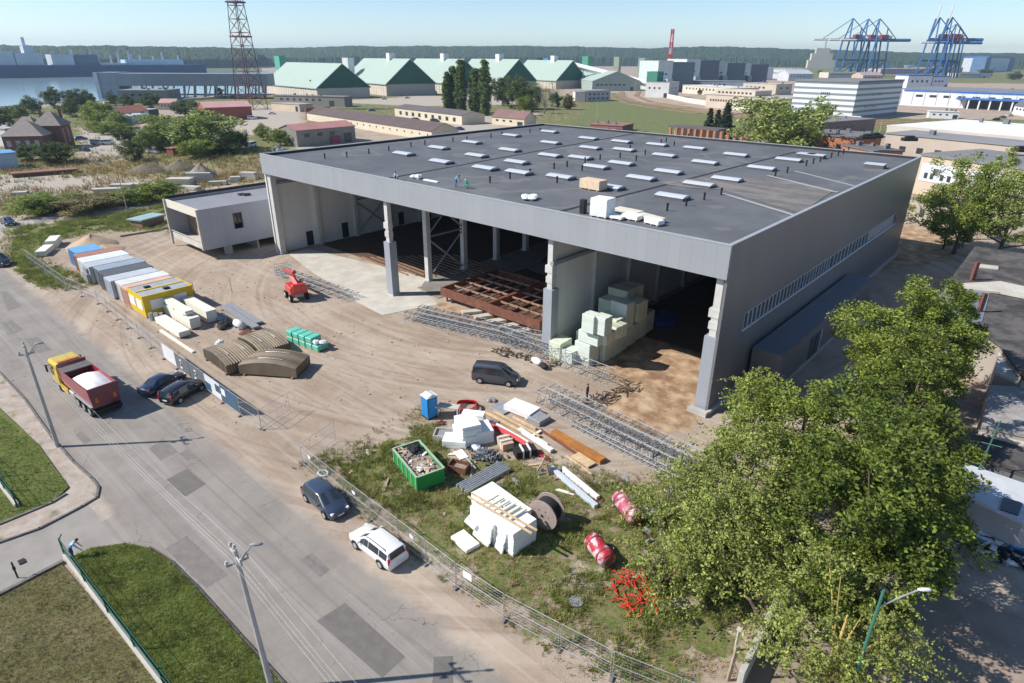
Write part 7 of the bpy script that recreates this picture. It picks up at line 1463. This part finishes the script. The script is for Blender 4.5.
# green-roofed warehouses
q = NT('pale green roof'); m_groof = q.done(q.mix(q.noise(.05, 4), (.32, .405, .35), (.38, .46, .4)), .6); m_dgreen = mat('dark green gable', (.02, .1, .065), .7, .1, .1); m_wallc = add_stripes(mat('cream pillared wall', (.56, .5, .42), .8, .06, .1), 'X', 5, dark=.7, thin=.25)
def greenwh(label, N, Lp, gab, wallh, ridge, wingm=m_dgreen, low=False, turret=True):
    """N near corner, Lp far end of the long eave side, gable end runs away to the right"""
    a = Vector(G(*N)); l = Vector(G(*Lp)); d = (l-a); LL = d.length; h = math.atan2(d.y, d.x); t = thing('green_warehouse', label, 'warehouse', (a.x, a.y, 0), h, 'green-roofed port warehouses')
    # local x along eave, y = -gab towards right/back
    s = -1
    mb = MB(); mb.b(0, LL, min(0, s*gab), max(0, s*gab), 0, wallh); mb.build('wall', m_wallc, t)
    g_ = MB(); g_.xprism([(0, wallh+.01), (s*gab/2, wallh+ridge-.4), (s*gab, wallh+.01)], -.3, .3); g_.build('gable', wingm, t); g_ = MB(); g_.xprism([(0, wallh+.01), (s*gab/2, wallh+ridge-.4), (s*gab, wallh+.01)], LL-.6, LL); g_.build('gable', wingm, t)
    r_ = MB()
    for y0 in (1.0, s*gab-1.0): r_.xprism([(y0*1.0, wallh-.4), (s*gab/2, wallh+ridge), (s*gab/2, wallh+ridge+.6), (y0, wallh+.2)], -.8, LL+.8)
    r_.build('roof', m_groof, t)
    if turret: mb = MB(); mb.b(LL*.35, LL*.35+6, s*gab/2-3, s*gab/2+3, wallh+ridge-2, wallh+ridge+5); mb.build('roof_turret', cm((.66, .66, .64)), t)
    return t, LL
greenwh('nearest green-roofed warehouse with a dark green gable, leftmost of the group', (318, 99), (266, 93), 45, 7.5, 17, turret=False)
greenwh('second green-roofed warehouse from the left with a long cream wall', (387, 96), (344, 91), 46, 9, 19)
greenwh('third green-roofed warehouse, rising behind the poplars', (443, 94), (398, 90), 46, 9, 19)
greenwh('fourth green-roofed warehouse, right of the poplars', (500, 92), (455, 89), 46, 9, 19)
greenwh('fifth green-roofed warehouse, nearest the blue silo', (556, 89), (512, 86.5), 46, 8, 19)
for (px, top, c_, w_x, lb, y_) in [(348, 57.5, (.68, .68, .66), 7, 'white square tower with a dark window between the green warehouses', 92), (281, 56, (.12, .4, .28), 7, 'green-capped tower behind the nearest green warehouse', 90), (544, 58, (.1, .25, .5), 11, 'blue silo tower right of the green warehouses', 84), (533, 58, (.06, .09, .1), 12, 'dark silo block left of the blue silo tower', 84.5), (568, 60, (.6, .62, .62), 7, 'white tower at the left end of the conveyor', 85), (584, 56.5, (.1, .35, .22), 8, 'green and white head tower of the conveyor', 84), (615, 57, (.3, .34, .26), 7, 'olive tower behind the pale green hall', 83), (640, 58, (.28, .33, .28), 9, 'olive-grey tower at the left end of the silo row', 86)]:
    a = Vector(G(px, y_)); D = a.length; h_ = 30+(57.45-(512-px)*.0061-top)/626.3*D*.99; t = thing('silo_tower', lb, 'tower', (*a, 0), R(8), 'port towers'); mb = MB(); mb.b(-w_x/2, w_x/2, 0, w_x, 0, h_*.6); mb.build('shaft', cm((.62, .62, .6)) if c_[1] > .3 and c_[0] < .2 else cm(c_), t); mb = MB(); mb.b(-w_x/2-.2, w_x/2+.2, -.2, w_x+.2, h_*.6, h_); mb.build('head', cm(c_), t)
# grey sheds near tower
t, L = building('grey port shed left of the green warehouses', (262, 93), (285, 93), 30, 13, cm((.3, .34, .37)), cm((.33, .37, .4)), gable=3, name='warehouse')
t, L = building('long dark low building in front of the nearest green warehouse', (275, 105), (345, 107), 10, 6, cm((.24, .22, .2)), cm((.22, .21, .2)), name='warehouse'); t, L = building('small beige building with a dark door in front of the dark low one', (272, 110), (300, 112), 10, 4, cm((.55, .45, .34)), cm((.35, .33, .3)), name='outbuilding', wins=[('f', 1, .1, 3, .5, .82, .98)])
t, L = building('long building with a dark brown pitched roof and cream wall behind the hall, left', (307, 120), (432, 141), 13, 3.6, mat('cream wall', (.6, .53, .4), .85, .06, .3), cm((.115, .085, .08)), gable=2.6, name='long_building', wins=[('f', 14, 1.8, 2.4, .12, .3, 1.0)])
w_ = MB(); w_.b(-.4, .2, -.3, 13.3, 0, 6.0); w_.build('brick_gable', brick, t)
t, L = building('long low building with a dark brown roof and cream wall behind the hall, right', (395, 116), (462, 125), 14, 4.3, MATS['cream wall'], cm((.13, .11, .11)), gable=1.6, name='long_building', wins=[('f', 9, 1.2, 3.0, .35, .05, .95)])
t = thing('container_office', 'blue container office at the right end of the cream building', 'container', (*G(457, 122), 0), R(80)); mb = MB(); mb.b(-3, 3, -1.3, 1.3, 0, 2.6); mb.build('body', m_blue, t); mb = MB(); mb.b(-3.05, 3.05, -1.35, 1.35, 2.61, 2.8); mb.build('roof', m_white, t)
t, L = building('small house with a brown pitched roof right of the poplars', (492, 124), (524, 127), 9, 3.5, MATS['cream wall'], cm((.2, .12, .11)), gable=3, name='small_house')
t, L = building('grey shed with a pinkish red roof just behind the left corner of the hall', (298, 147), (356, 141), 12, 5.6, mat('grey shed wall', (.24, .23, .2), .9, .15, .4), cm((.4, .2, .18)), gable=1.6, name='shed')
w_ = MB(); w_.b(L*.55, L*.7, -.9, -.3, 0, 2.6); w_.build('red_box', cm((.3, .06, .1)), t)
t, L = building('long brick-red shed with a pink roof in the left background', (207, 121), (253, 119), 18, 6.2, cm((.3, .09, .07)), cm((.48, .28, .26)), gable=2.2, name='shed', wins=[('f', 1, 0, 3, .6, .3, .38)])
t, L = building('small white house with a red roof left of the willows, left one', (126, 122), (150, 118), 9, 4, cm((.6, .62, .6)), cm((.4, .16, .11)), gable=2.5, name='small_house'); t, L = building('small house with a pink roof left of the red shed', (160, 110), (176, 110), 9, 4, cm((.5, .42, .38)), cm((.48, .28, .25)), gable=2, name='small_house')
t, L = building('pale blue-grey shed beside the small white house', (133, 124), (150, 121), 8, 3.4, cm((.33, .4, .42)), cm((.4, .44, .45)), name='shed'); t, L = building('dark open shed right of the pale blue-grey shed', (151, 118), (160, 117), 8, 4, cm((.1, .1, .1)), cm((.4, .4, .4)), name='shed')
t, L = building('long grey quay building under the harbour shed', (120, 103), (168, 103), 25, 8, cm((.2, .21, .22)), cm((.24, .24, .25)), name='warehouse')
t, L = building('blue-roofed shed at the left edge', (-12, 171), (20, 168), 8, 4.2, cm((.4, .48, .55)), cm((.13, .3, .52)), name='shed'); t, L = building('small white house partly cut off at the left edge', (-12, 145), (10, 147), 9, 6, cm((.6, .6, .58)), cm((.4, .38, .35)), name='small_house')
t, L = building('long rust-brown low roof in the dry field', (13, 178), (77, 173), 3, .9, cm((.13, .06, .045)), cm((.26, .13, .09)), name='low_shed', cat='low roof')
t, L = building('brown low shed at the foot of the willows', (174, 156), (197, 153), 3.5, 2.2, cm((.2, .07, .05)), cm((.25, .12, .1)), name='shed')
# brick house with hipped roofs
a = Vector(G(6, 152)); t = thing('brick_house', 'old brick house with grey tiled hipped roofs at the left', 'house', (a.x, a.y, 0), R(55)); m_brk = mat('red brown brick', (.2, .095, .07), .9, .25, 1.5); m_tile = add_stripes(mat('grey roof tiles', (.27, .235, .21), .85, .15, 1), 'Z', .35, dark=.75, thin=.3)
def hip(x0, x1, y0, y1, h, r_, ridge=.3):
    mb = MB(); mb.b(x0, x1, y0, y1, 0, h); mb.build('wall', m_brk, t); mb = MB(); cx_, cy_ = (x0+x1)/2, (y0+y1)/2; o_ = .6; dx = (x1-x0)*ridge/2
    vs = [(x0-o_, y0-o_, h), (x1+o_, y0-o_, h), (x1+o_, y1+o_, h), (x0-o_, y1+o_, h), (cx_-dx, cy_, h+r_), (cx_+dx, cy_, h+r_)]; mb.raw(vs, [(3, 2, 1, 0), (0, 1, 5, 4), (1, 2, 5), (2, 3, 4, 5), (3, 0, 4)]); return mb.build('roof', m_tile, t)
hip(0, 12, 0, 11, 5, 4.6, .1); hip(7, 15, 8, 17, 7.5, 4.4, .15); hip(-2, 6, 12, 21, 6, 4, .3)
for (x, y) in ((8, 12), (13, 15)): mb = MB(); mb.b(x, x+.8, y, y+.8, 8, 12.5); mb.build('chimney', m_brk, t)
for k in range(4): mb = MB(); mb.b(1+k*2.8, 2.3+k*2.8, -.08, -.01, 1.5, 3.6); mb.build('window', cm((.4, .4, .42)), t)
for k in range(2): mb = MB(); mb.b(15.01, 15.09, 9+k*3.8, 10.4+k*3.8, 1.5, 6.5); mb.build('window', cm((.35, .2, .16)), t)
# slabs & junk on the dry field
for k, (px, py, sx, sy, hh) in enumerate([(180, 186, 6, 3, 2.0), (190, 190, 5, 2, 1.0), (200, 182, 6, 1.2, 2.4), (235, 182, 2.5, 1.5, 1.4), (250, 179, 4, 2, 1.8), (218, 185, 4, 1.5, 1), (110, 193, 7, 2, 1.2), (122, 190, 5, 2, 1.5), (138, 188, 5, 2, 1.2), (20, 195, 3, 2, .8)]):
    mb = MB()
    for j in range(3): mb.box((random.uniform(-.3, .3), random.uniform(-.2, .2), hh*(j+.5)/3), (sx, sy, hh/3*.9), random.uniform(-.06, .06))
    o = mb.build('slab_pile', m_concl); o.location = GV(px, py); o.rotation_euler = (0, 0, R(45+random.uniform(-20, 20))); tag(o, 'pale concrete slab pile on the dry field, %s' % ['left of the blue shed roof line', 'in front of the yellow-green bush', 'dark-fronted, beside the earth heap', 'small one near the hall corner', 'at the hall corner', 'low one between the heap and the hall', 'left of the leaning pole', 'just right of the leaning pole', 'right of the leaning pole, farther one', 'far left one'][k], 'slabs', 'slab piles on the dry field')
m_heap = mat('grey earth', (.25, .21, .175), .95, .2, .5, bump=.4, bscale=2)
for (px, py, r_, h_, lb) in [(202, 177, 4.5, 3.6, 'pointed sandy earth heap on the dry field'), (180, 169, 5.5, 2.4, 'dark weedy earth mound on the dry field, right one'), (148, 171, 6, 2.2, 'dark weedy earth mound on the dry field, left one'), (93, 246, 4.2, 2.0, 'tan sand heap behind the blue container'), (106, 250, 3.2, 1.0, 'low sand heap right of the tan sand heap')]:
    mb = MB(); n = 18; vs = []; rr_ = 6
    for i in range(rr_+1):
        for k in range(n): f_ = i/rr_; vs.append((r_*f_*math.cos(6.283*k/n)*(1+random.uniform(-.08, .08)), r_*f_*math.sin(6.283*k/n)*(1+random.uniform(-.08, .08)), h_*(1-f_)**.9*(1+random.uniform(-.1, .1))-.1*(i == rr_)))
    mb.raw(vs, [(i*n+k, (i+1)*n+k, (i+1)*n+(k+1) % n, i*n+(k+1) % n) for i in range(rr_) for k in range(n)]); o = mb.build('earth_heap', mat('tan sand', (.45, .33, .22), .95, .1, 1, bump=.3) if px < 110 else (m_heap if px > 190 else mat('weedy earth', (.15, .125, .085), .95, .3, 1, bump=.4)), smooth=True); o.location = GV(px, py); tag(o, lb, 'earth heap')
panels('low cream panel bundle left of the blue container', *G(45, 250), 4.5, 1.5, .8, R(-30), group='cream bundles left of the blue container'); panels('cream rounded bundle behind the low one left of the blue container', *G(52, 243), 4.2, 1.6, 1.2, R(-25), group='cream bundles left of the blue container')
t, L = building('brown fence-like shed with a turquoise roof edge left of the office block', (143, 228), (165, 222), 3, 1.3, cm((.25, .15, .1)), mat('turquoise roof', (.3, .42, .42), .5, .1, 1), name='low_shed', cat='shed')
wallline('pale low wall at the foot of the office block, left', [(120, 237), (150, 232), (170, 228)], .3, cm((.3, .22, .17)), .4)
# --- harbour shed on legs
a = Vector(G(100, 99)); b = Vector(G(262, 99)); t = thing('harbour_shed', 'huge grey harbour shed with an end tower and long gallery on legs', 'harbour shed', (a.x, a.y, 0), ang(a, b)); L = (b-a).length; D = a.length; hh_ = 30+(60-72.5)/626*D
for (x0, x1, y1, z0, z1, nm) in ((0, L*.13, 22, 0, hh_, 'end_tower'), (L*.131, L*1.05, 22, hh_*.5, hh_-.6, 'gallery')): mb = MB(); mb.b(x0, x1, 0, y1, z0, z1); mb.build(nm, cm((.24, .27, .31)), t)
mb = MB(); mb.b(-.3, L*.02, -1.2, -.05, 0, hh_); mb.build('pale_corner', cm((.5, .52, .55)), t)
for k in range(13):
    x = L*(.2+.066*k); mb = MB()
    mb.bar((x-1.5, 1, 0), (x, 1, hh_*.5), .9); mb.build('leg', cm((.25, .28, .3)), t); mb = MB(); mb.bar((x-1.5, 21, 0), (x, 21, hh_*.5), .9); mb.build('leg', cm((.25, .28, .3)), t)
    if k % 2: mb = MB(); mb.bar((x, 1, 0), (x+3.5, 1, hh_*.5), .6); mb.build('diagonal', cm((.25, .28, .3)), t)
mb = MB(); mb.b(L*.14, L*1.05, 2, 20, 2.4, 2.8); mb.build('walkway', cm((.45, .45, .45)), t)
wallline('pale quay edge under the harbour shed', [(104, 104), (180, 101), (262, 96)], 1.6, cm((.45, .42, .38)), 3)
# --- ship
a = Vector(G(-60, 79)); b = Vector(G(207, 74.5)); L = (b-a).length; D = a.length; t = thing('ship', 'long dark blue ship with pale superstructure lying across the water', 'ship', (a.x, a.y, .3), ang(a, b)); s_ = (a+b).length/2/626.3*.7
m_hull = mat('blue hull', (.02, .06, .13), .5, .08, .01); m_sup = mat('pale superstructure', (.5, .55, .6), .6, .1, .05)
mb = MB(); hw = 16; hu = []
for i, (x, w_, zt) in enumerate([(0, 6, 15*s_), (.06, 14, 12*s_), (.75, 16, 11*s_), (.9, 11, 11*s_), (1.0, 1, 11.5*s_)]): hu.append((L*x, w_, zt))
vs = []
for (x, w_, zt) in hu: vs += [(x, -w_, 0), (x, -w_, zt), (x, w_, zt), (x, w_, 0)]
fs = [(0, 1, 2, 3), (16, 19, 18, 17)]
for i in range(4): fs += [(i*4, i*4+4, i*4+5, i*4+1), (i*4+1, i*4+5, i*4+6, i*4+2), (i*4+2, i*4+6, i*4+7, i*4+3)]
mb.raw(vs, fs); mb.build('hull', m_hull, t)
Zt = 11.2*s_
def sup(nm, px0, px1, z0, z1, m, y=10): f = lambda p: L*(p+60)/267; mb = MB(); mb.b(f(px0), f(px1), -y, y, z0*s_, z1*s_); return mb.build(nm, m, t)
sup('superstructure', 4, 28, 11.3, 23, m_sup); sup('superstructure', 14, 23, 23.05, 30, m_sup, 6); sup('superstructure', -60, 3, 11.3, 25, m_sup); sup('deckhouse', 36, 57, 11.3, 22, m_sup); sup('deckhouse', 58, 81, 11.3, 22, cm((.1, .14, .2))); sup('deckhouse', 82, 112, 11.3, 13.5, m_sup); sup('tank_deck', 110, 176, 11.3, 17, cm((.4, .55, .66)))
for (px_, h_) in [(17, 38), (59, 27), (78, 27), (84, 26), (97, 22), (105, 26), (117, 26), (119, 23), (129, 22), (144, 21), (155, 25), (174, 22)]: mb = MB(); x = L*(px_+60)/267; mb.bar((x, 0, Zt), (x, 0, h_*s_), 1.6*s_ if px_ > 50 else 2*s_); mb.build('mast', m_sup, t)
# --- lattice tower
def lattice_tower(label, px, py, h_, w0, w1, n, m, bar=.35, rz=.4, m2=None):
    t = thing('lattice_tower', label, 'lattice tower', (*G(px, py), 0), rz); legs = MB(); br = MB(); br2 = MB()
    C4 = [(-1, -1), (1, -1), (1, 1), (-1, 1)]
    def P_(k, i): f = i/n; w_ = w0+(w1-w0)*f**.8; return Vector((C4[k][0]*w_/2, C4[k][1]*w_/2, h_*f))
    for k in range(4):
        for i in range(n):
            (legs).bar(P_(k, i), P_(k, i+1), bar); tgt = br if i % 2 else br2
            tgt.bar(P_(k, i), P_((k+1) % 4, i+1), bar*.5); tgt.bar(P_((k+1) % 4, i), P_(k, i+1), bar*.5); tgt.bar(P_(k, i), P_((k+1) % 4, i), bar*.5)
    legs.build('legs', m, t); br.build('bracing', m, t); br2.build('bracing', m2 or m, t)
    return t, P_
m_tw = mat('dull red steel', (.14, .05, .05), .7, .2, .2)
t, _ = lattice_tower('tall dark red lattice tower standing left of the green warehouses', 252, 109, 78, 13.5, 4.2, 11, m_tw, .4)
for z_, w_ in ((40, 9), (58, 8), (68, 7)): mb = MB(); mb.b(-w_/2, w_/2, -w_/2, w_/2, z_, z_+.8); mb.build('platform', m_tw, t)
for i, (px, py) in enumerate([(262, 110), (246, 104), (270, 104)]):
    pass
a = Vector(G(668, 78)); lattice_tower('red and white lattice mast behind the silo row', 668, 78, 30+(56.5-33)/626*a.length, 7, 3.5, 8, m_redp, .8, .2, cm((.66, .66, .64)))
# --- conveyor & pale green hall, silo row
t, L = building('broad pale green hall under the long conveyor', (592, 91), (640, 91), 120, 9, cm((.3, .36, .32)), m_groof, gable=9, ridge='x', name='warehouse')
a = GV(572, 88); D = a.length; z0 = 30+(57-63)/626*D; z1 = 30+(57-80)/626*D; b = GV(646, 91); t = thing('conveyor_gallery', 'long pale sloping conveyor gallery leading down to the right', 'conveyor', a); mb = MB(); mb.bar(Vector((0, 0, max(z0, 16))), (b-a)+Vector((0, 0, 7.0)), 4.2); mb.build('gallery', cm((.6, .64, .64)), t)
mb = MB()
for f_ in (.15, .35, .55, .75, .92): p_ = (b-a)*f_; mb.bar(p_, p_+Vector((0, 0, (1-f_)*max(z0, 16)+f_*7)), .9)
mb.build('support_legs', cm((.5, .5, .5)), t)
t, L = building('white and grey loading block with a green top at the foot of the conveyor', (645, 97), (668, 98), 20, 12, cm((.55, .55, .53)), cm((.3, .32, .3)), name='loading_block'); mb = MB(); mb.b(L*.0, L*.45, 0, 12, 12.3, 20); mb.build('green_top', cm((.06, .22, .16)), t)
for k, (p0, p1, yb, top) in enumerate([(656, 682, 92, 58.5), (684, 709, 88, 57), (711, 736, 87, 59), (738, 757, 86, 60)]):
    a = Vector(G(p0, yb)); D = a.length; h_ = 30+(56.5-top)/626*D
    t, L = building('grey-green silo hall, %s from the left in the row' % ORD[k], (p0, yb), (p0+(p1-p0)*.55, yb), 60, max(h_, 22), cm((.5, .56, .54)) if k % 2 == 0 else cm((.56, .6, .58)), cm((.4, .5, .42)), name='silo_hall', group='silo halls'); mb = MB(); mb.b(L+.1, L+22, 0, 50, 0, max(h_, 22)-1); mb.build('dark_annex', cm((.13, .16, .19)), t); mb = MB(); mb.b(L*.55, L*.9, -8, -.1, 0, 12); mb.build('front_block', cm((.3, .36, .42)), t)  # annex block coloured darker than the hall beside it
t, L = building('long low blue-grey shed before the silo halls', (681, 90), (745, 91), 14, 9, cm((.28, .32, .36)), cm((.3, .34, .38)), name='warehouse')
t, L = building('bright white flat-topped hall right of the silo halls', (737, 80), (772, 80), 60, 18, cm((.6, .63, .66)), wroof, name='warehouse'); t, L = building('pale grey sheds before the port, left one', (768, 78), (786, 79), 40, 14, cm((.45, .48, .5)), cm((.5, .53, .56)), name='warehouse')
t, L = building('pale arched sheds before the port, middle one', (788, 81), (812, 81), 30, 10, cm((.5, .52, .54)), cm((.42, .46, .5)), gable=5, name='warehouse'); t, L = building('pale shed with orange end before the port', (862, 82), (882, 82), 26, 9, cm((.5, .38, .3)), cm((.35, .3, .28)), gable=4, name='warehouse'); t, L = building('cream long shed before the port cranes', (828, 78), (862, 78), 26, 9, cm((.58, .53, .45)), cm((.5, .48, .44)), name='warehouse')
t, L = building('pink-beige low terminal building under the cranes, left', (880, 74), (925, 73.5), 40, 11, cm((.5, .38, .33)), cm((.5, .42, .38)), name='warehouse'); t, L = building('pink-beige low terminal building under the cranes, right', (926, 73), (962, 72.5), 40, 12, cm((.5, .36, .3)), cm((.45, .38, .34)), name='warehouse'); t, L = building('white terminal shed right of the beige terminal buildings', (958, 78), (990, 78), 30, 8, cm((.55, .57, .58)), wroof, name='warehouse')
# more port clutter: stacks of containers far away (each row a few pixels)
for k in range(34):
    px = random.uniform(885, 985); py = random.uniform(66, 70.5); a = G(px, py); mb = MB(); w_ = random.uniform(18, 40)
    mb.b(-w_/2, w_/2, -6, 6, 0, random.choice([5.2, 7.8, 10.4, 13])); o = mb.build('container_stack', cm(random.choice([(.07, .16, .35), (.1, .2, .38), (.28, .09, .08), (.35, .36, .38), (.06, .12, .3), (.4, .2, .1)]))); o.location = (*a, 0); o.rotation_euler = (0, 0, R(30+random.uniform(-5, 5))); tag(o, 'distant stack of shipping containers in the port under the cranes', 'container stack', 'container stacks in the port')
# cargo ship superstructure left of the cranes
a = Vector(G(821, 68)); D = a.length; s_ = D/626.3; t = thing('cargo_ship', 'cream ship superstructure with masts left of the blue cranes', 'ship', (*a, 0), R(38))
for (x0, x1, z0, z1) in ((-12, 10, 0, 6), (-10, 7, 6.02, 11), (-7, 4, 11.02, 15)): mb = MB(); mb.b(x0*s_, x1*s_, -8, 8, z0*s_, z1*s_); mb.build('deckhouse', cm((.58, .52, .42)), t)
mb = MB(); mb.bar((0, 0, 15*s_), (0, 0, 20*s_), 1.0*s_); mb.bar((-7*s_, 0, 11*s_), (-7*s_, 0, 14*s_), 1*s_); mb.build('mast', cm((.4, .38, .34)), t)
# --- container cranes
m_cb = mat('crane blue', (.03, .12, .3), .6, .1, .02); m_cr = mat('crane red', (.45, .05, .07), .6, .1, .02); m_cw = mat('crane white', (.6, .6, .6), .6, .1, .02)
def crane(label, px, base=70.5, dist=1500, up=False, k=1.0):
    v = Vector(G(px, base)); v = v.normalized()*dist; t = thing('container_crane', label, 'crane', (v.x, v.y, 0), R(41+6), 'container cranes in the port'); s_ = dist/626.3*k
    # local x runs left-right across the picture, units in pixels scaled by s_
    def bx_(mb, a, b, w_): mb.bar(Vector(a)*s_, Vector(b)*s_, w_*s_)
    lg = 23+(dist*0)
    Zg = 30/s_+ (57-42)*1.0
    for x in (-7, 7):
        for y in (-5, 5): mb = MB(); bx_(mb, (x*1.15, y, 0), (x*.75, y, Zg), 1.1); mb.build('leg', m_cb, t)
    mb = MB(); bx_(mb, (-7, -5, Zg*.45), (7, -5, Zg*.45), .8); bx_(mb, (-7, 5, Zg*.45), (7, 5, Zg*.45), .8); bx_(mb, (-8, -5, 2), (8, -5, Zg*.45), .5); bx_(mb, (-8, 5, 2), (8, 5, Zg*.45), .5); mb.build('portal_beams', m_cb, t)
    mb = MB(); bx_(mb, (-8, 0, Zg), (28, 0, Zg), 1.7); mb.build('girder', m_cb, t)
    mb = MB(); mb.b(1*s_, 7*s_, -2*s_, 2*s_, (Zg+1)*s_, (Zg+4)*s_); mb.build('machine_house', m_cr, t); mb = MB(); mb.b(7.1*s_, 10*s_, -2*s_, 2*s_, (Zg+1)*s_, (Zg+3.3)*s_); mb.build('machine_house', m_cw, t)
    Zm = Zg+16; mb = MB(); bx_(mb, (-5, -4, Zg), (-3, 0, Zm), .9); bx_(mb, (-5, 4, Zg), (-3, 0, Zm), .9); bx_(mb, (-3, 0, Zm), (6, 0, Zg+9), .5); bx_(mb, (6, 0, Zg+9), (6, 0, Zg), .7); bx_(mb, (6, 0, Zg+9), (16, 0, Zg), .5); mb.build('mast', m_cb, t)
    mb = MB()
    if up: bx_(mb, (-8, 0, Zg), (-6, 0, Zg+15), 1.3); mb.build('boom', m_cb, t); mb = MB(); bx_(mb, (-6, 0, Zg+15), (-5, 0, Zg+24), 1.5); mb.build('boom_tip', m_cw, t)
    else: bx_(mb, (-8, 0, Zg), (-20, 0, Zg), 1.3); mb.build('boom', m_cb, t); mb = MB(); bx_(mb, (-20, 0, Zg), (-34, 0, Zg), 1.2); mb.build('boom_tip', m_cw, t); mb = MB(); bx_(mb, (-3, 0, Zm), (-26, 0, Zg+.6), .4); mb.build('stay', m_cb, t)
    return t
for (px, lb, up, k) in [(846, 'blue container crane with lowered boom, leftmost of the left crane group', False, .97), (861, 'blue container crane with lowered boom, middle of the left crane group', False, .95), (872, 'blue container crane with lowered boom, rightmost of the left crane group', False, .95), (930, 'blue container crane with raised boom, left one of the right crane group', True, .95), (942, 'blue container crane with raised boom, right one of the pair with raised booms', True, .95), (947, 'container crane with red house and no raised boom, right end of the right crane group', False, .8)]:
    crane(lb, px, 70.5, 1500, up, k)
# --- wooded hills on the horizon
def forest(name, pts, depth, htop, base, m, seed):
    """pts: (px, py) of the near foot, left to right; a noisy canopy surface"""
    rg = np.random.default_rng(seed); P_ = pts; n = 1500; rows = 26; vs = []; ii = np.arange(n); fn = vnoise(ii*1.0, ii*0+seed, 60)*.5+vnoise(ii*1.0, ii*0+3, 17)*.6+vnoise(ii*1.0, ii*0+7, 5)*.5
    for j in range(rows):
        for i in range(n):
            f = i/(n-1)*(len(P_)-1); k = min(int(f), len(P_)-2); u = f-k; x = P_[k][0]*(1-u)+P_[k+1][0]*u; y = P_[k][1]*(1-u)+P_[k+1][1]*u; h_ = P_[k][2]*(1-u)+P_[k+1][2]*u
            v = Vector((x, y)); dn = v.normalized(); q_ = v+dn*depth*j/(rows-1); prof = min(1, (j/(rows-1)*2.2))**.6 if j else 0
            z_ = h_*(.22+.78*prof) if j else 0; z_ = (base+z_ if j else -2)+(rg.random()-.5)*h_*.04*(j > 0)+h_*.09*(fn[i]-.5)*(j > 0)
            if j == rows-1: z_ = -2
            vs.append((q_.x+rg.uniform(-3, 3), q_.y+rg.uniform(-3, 3), z_))
    mb = MB(); mb.raw(vs, [(j*n+i, j*n+i+1, (j+1)*n+i+1, (j+1)*n+i) for j in range(rows-1) for i in range(n-1)]); o = mb.build(name, m); o['kind'] = 'stuff'; return o
m_for = mat('distant forest', (.03, .055, .025), .95, .4, .03, c2=(.055, .085, .035))
def fp(px, D, top):
    v = Vector(G(px, 75)).normalized()*D; hor = 57.45-(512-px)*.0061; return (v.x, v.y, 30+(hor-top)/626.3*D*math.cos(math.atan((px-512)/626.3))*.93)
forest('wooded_ridge', [fp(-350, 2100, 47), fp(-200, 2000, 45.5), fp(-40, 1900, 45), fp(60, 1850, 46.5), fp(130, 1850, 46.5), fp(200, 1900, 47.5), fp(260, 2000, 49)], 500, 50, 0, m_for, 1)
forest('wooded_ridge', [fp(180, 2400, 50), fp(260, 2400, 48.5), fp(350, 2400, 47), fp(440, 2500, 46.5), fp(560, 2700, 47), fp(640, 2800, 49), fp(700, 2800, 47.5), fp(800, 2900, 49.5), fp(900, 3000, 52.5), fp(1024, 3100, 54), fp(1300, 3000, 53)], 600, 50, 0, m_for, 2)
sheet('far_shore', [fp(-350, 1700, 50)[:2], fp(60, 1500, 50)[:2], fp(200, 1450, 50)[:2], fp(262, 1500, 50)[:2], fp(262, 2600, 50)[:2], fp(-350, 2600, 50)[:2]], .5, mat('far shore ground', (.12, .12, .07), .95, .2, .01))
# --- air
hz = MB(); hz.b(-8500, 8500, -8500, 8500, -4, 160); hzo = hz.build('haze', m_white); hzo['kind'] = 'stuff'
hm = bpy.data.materials.new('haze air'); hm.use_nodes = True; hn = hm.node_tree.nodes; hn.remove(hn['Principled BSDF']); pv = hn.new('ShaderNodeVolumePrincipled')
pv.inputs['Color'].default_value = (.6, .8, 1, 1); pv.inputs['Density'].default_value = .00012; pv.inputs['Anisotropy'].default_value = .3
hm.node_tree.links.new(pv.outputs[0], hn['Material Output'].inputs['Volume']); hzo.data.materials.clear(); hzo.data.materials.append(hm)
sc.cycles.volume_bounces = 0; sc.cycles.max_bounces = 6
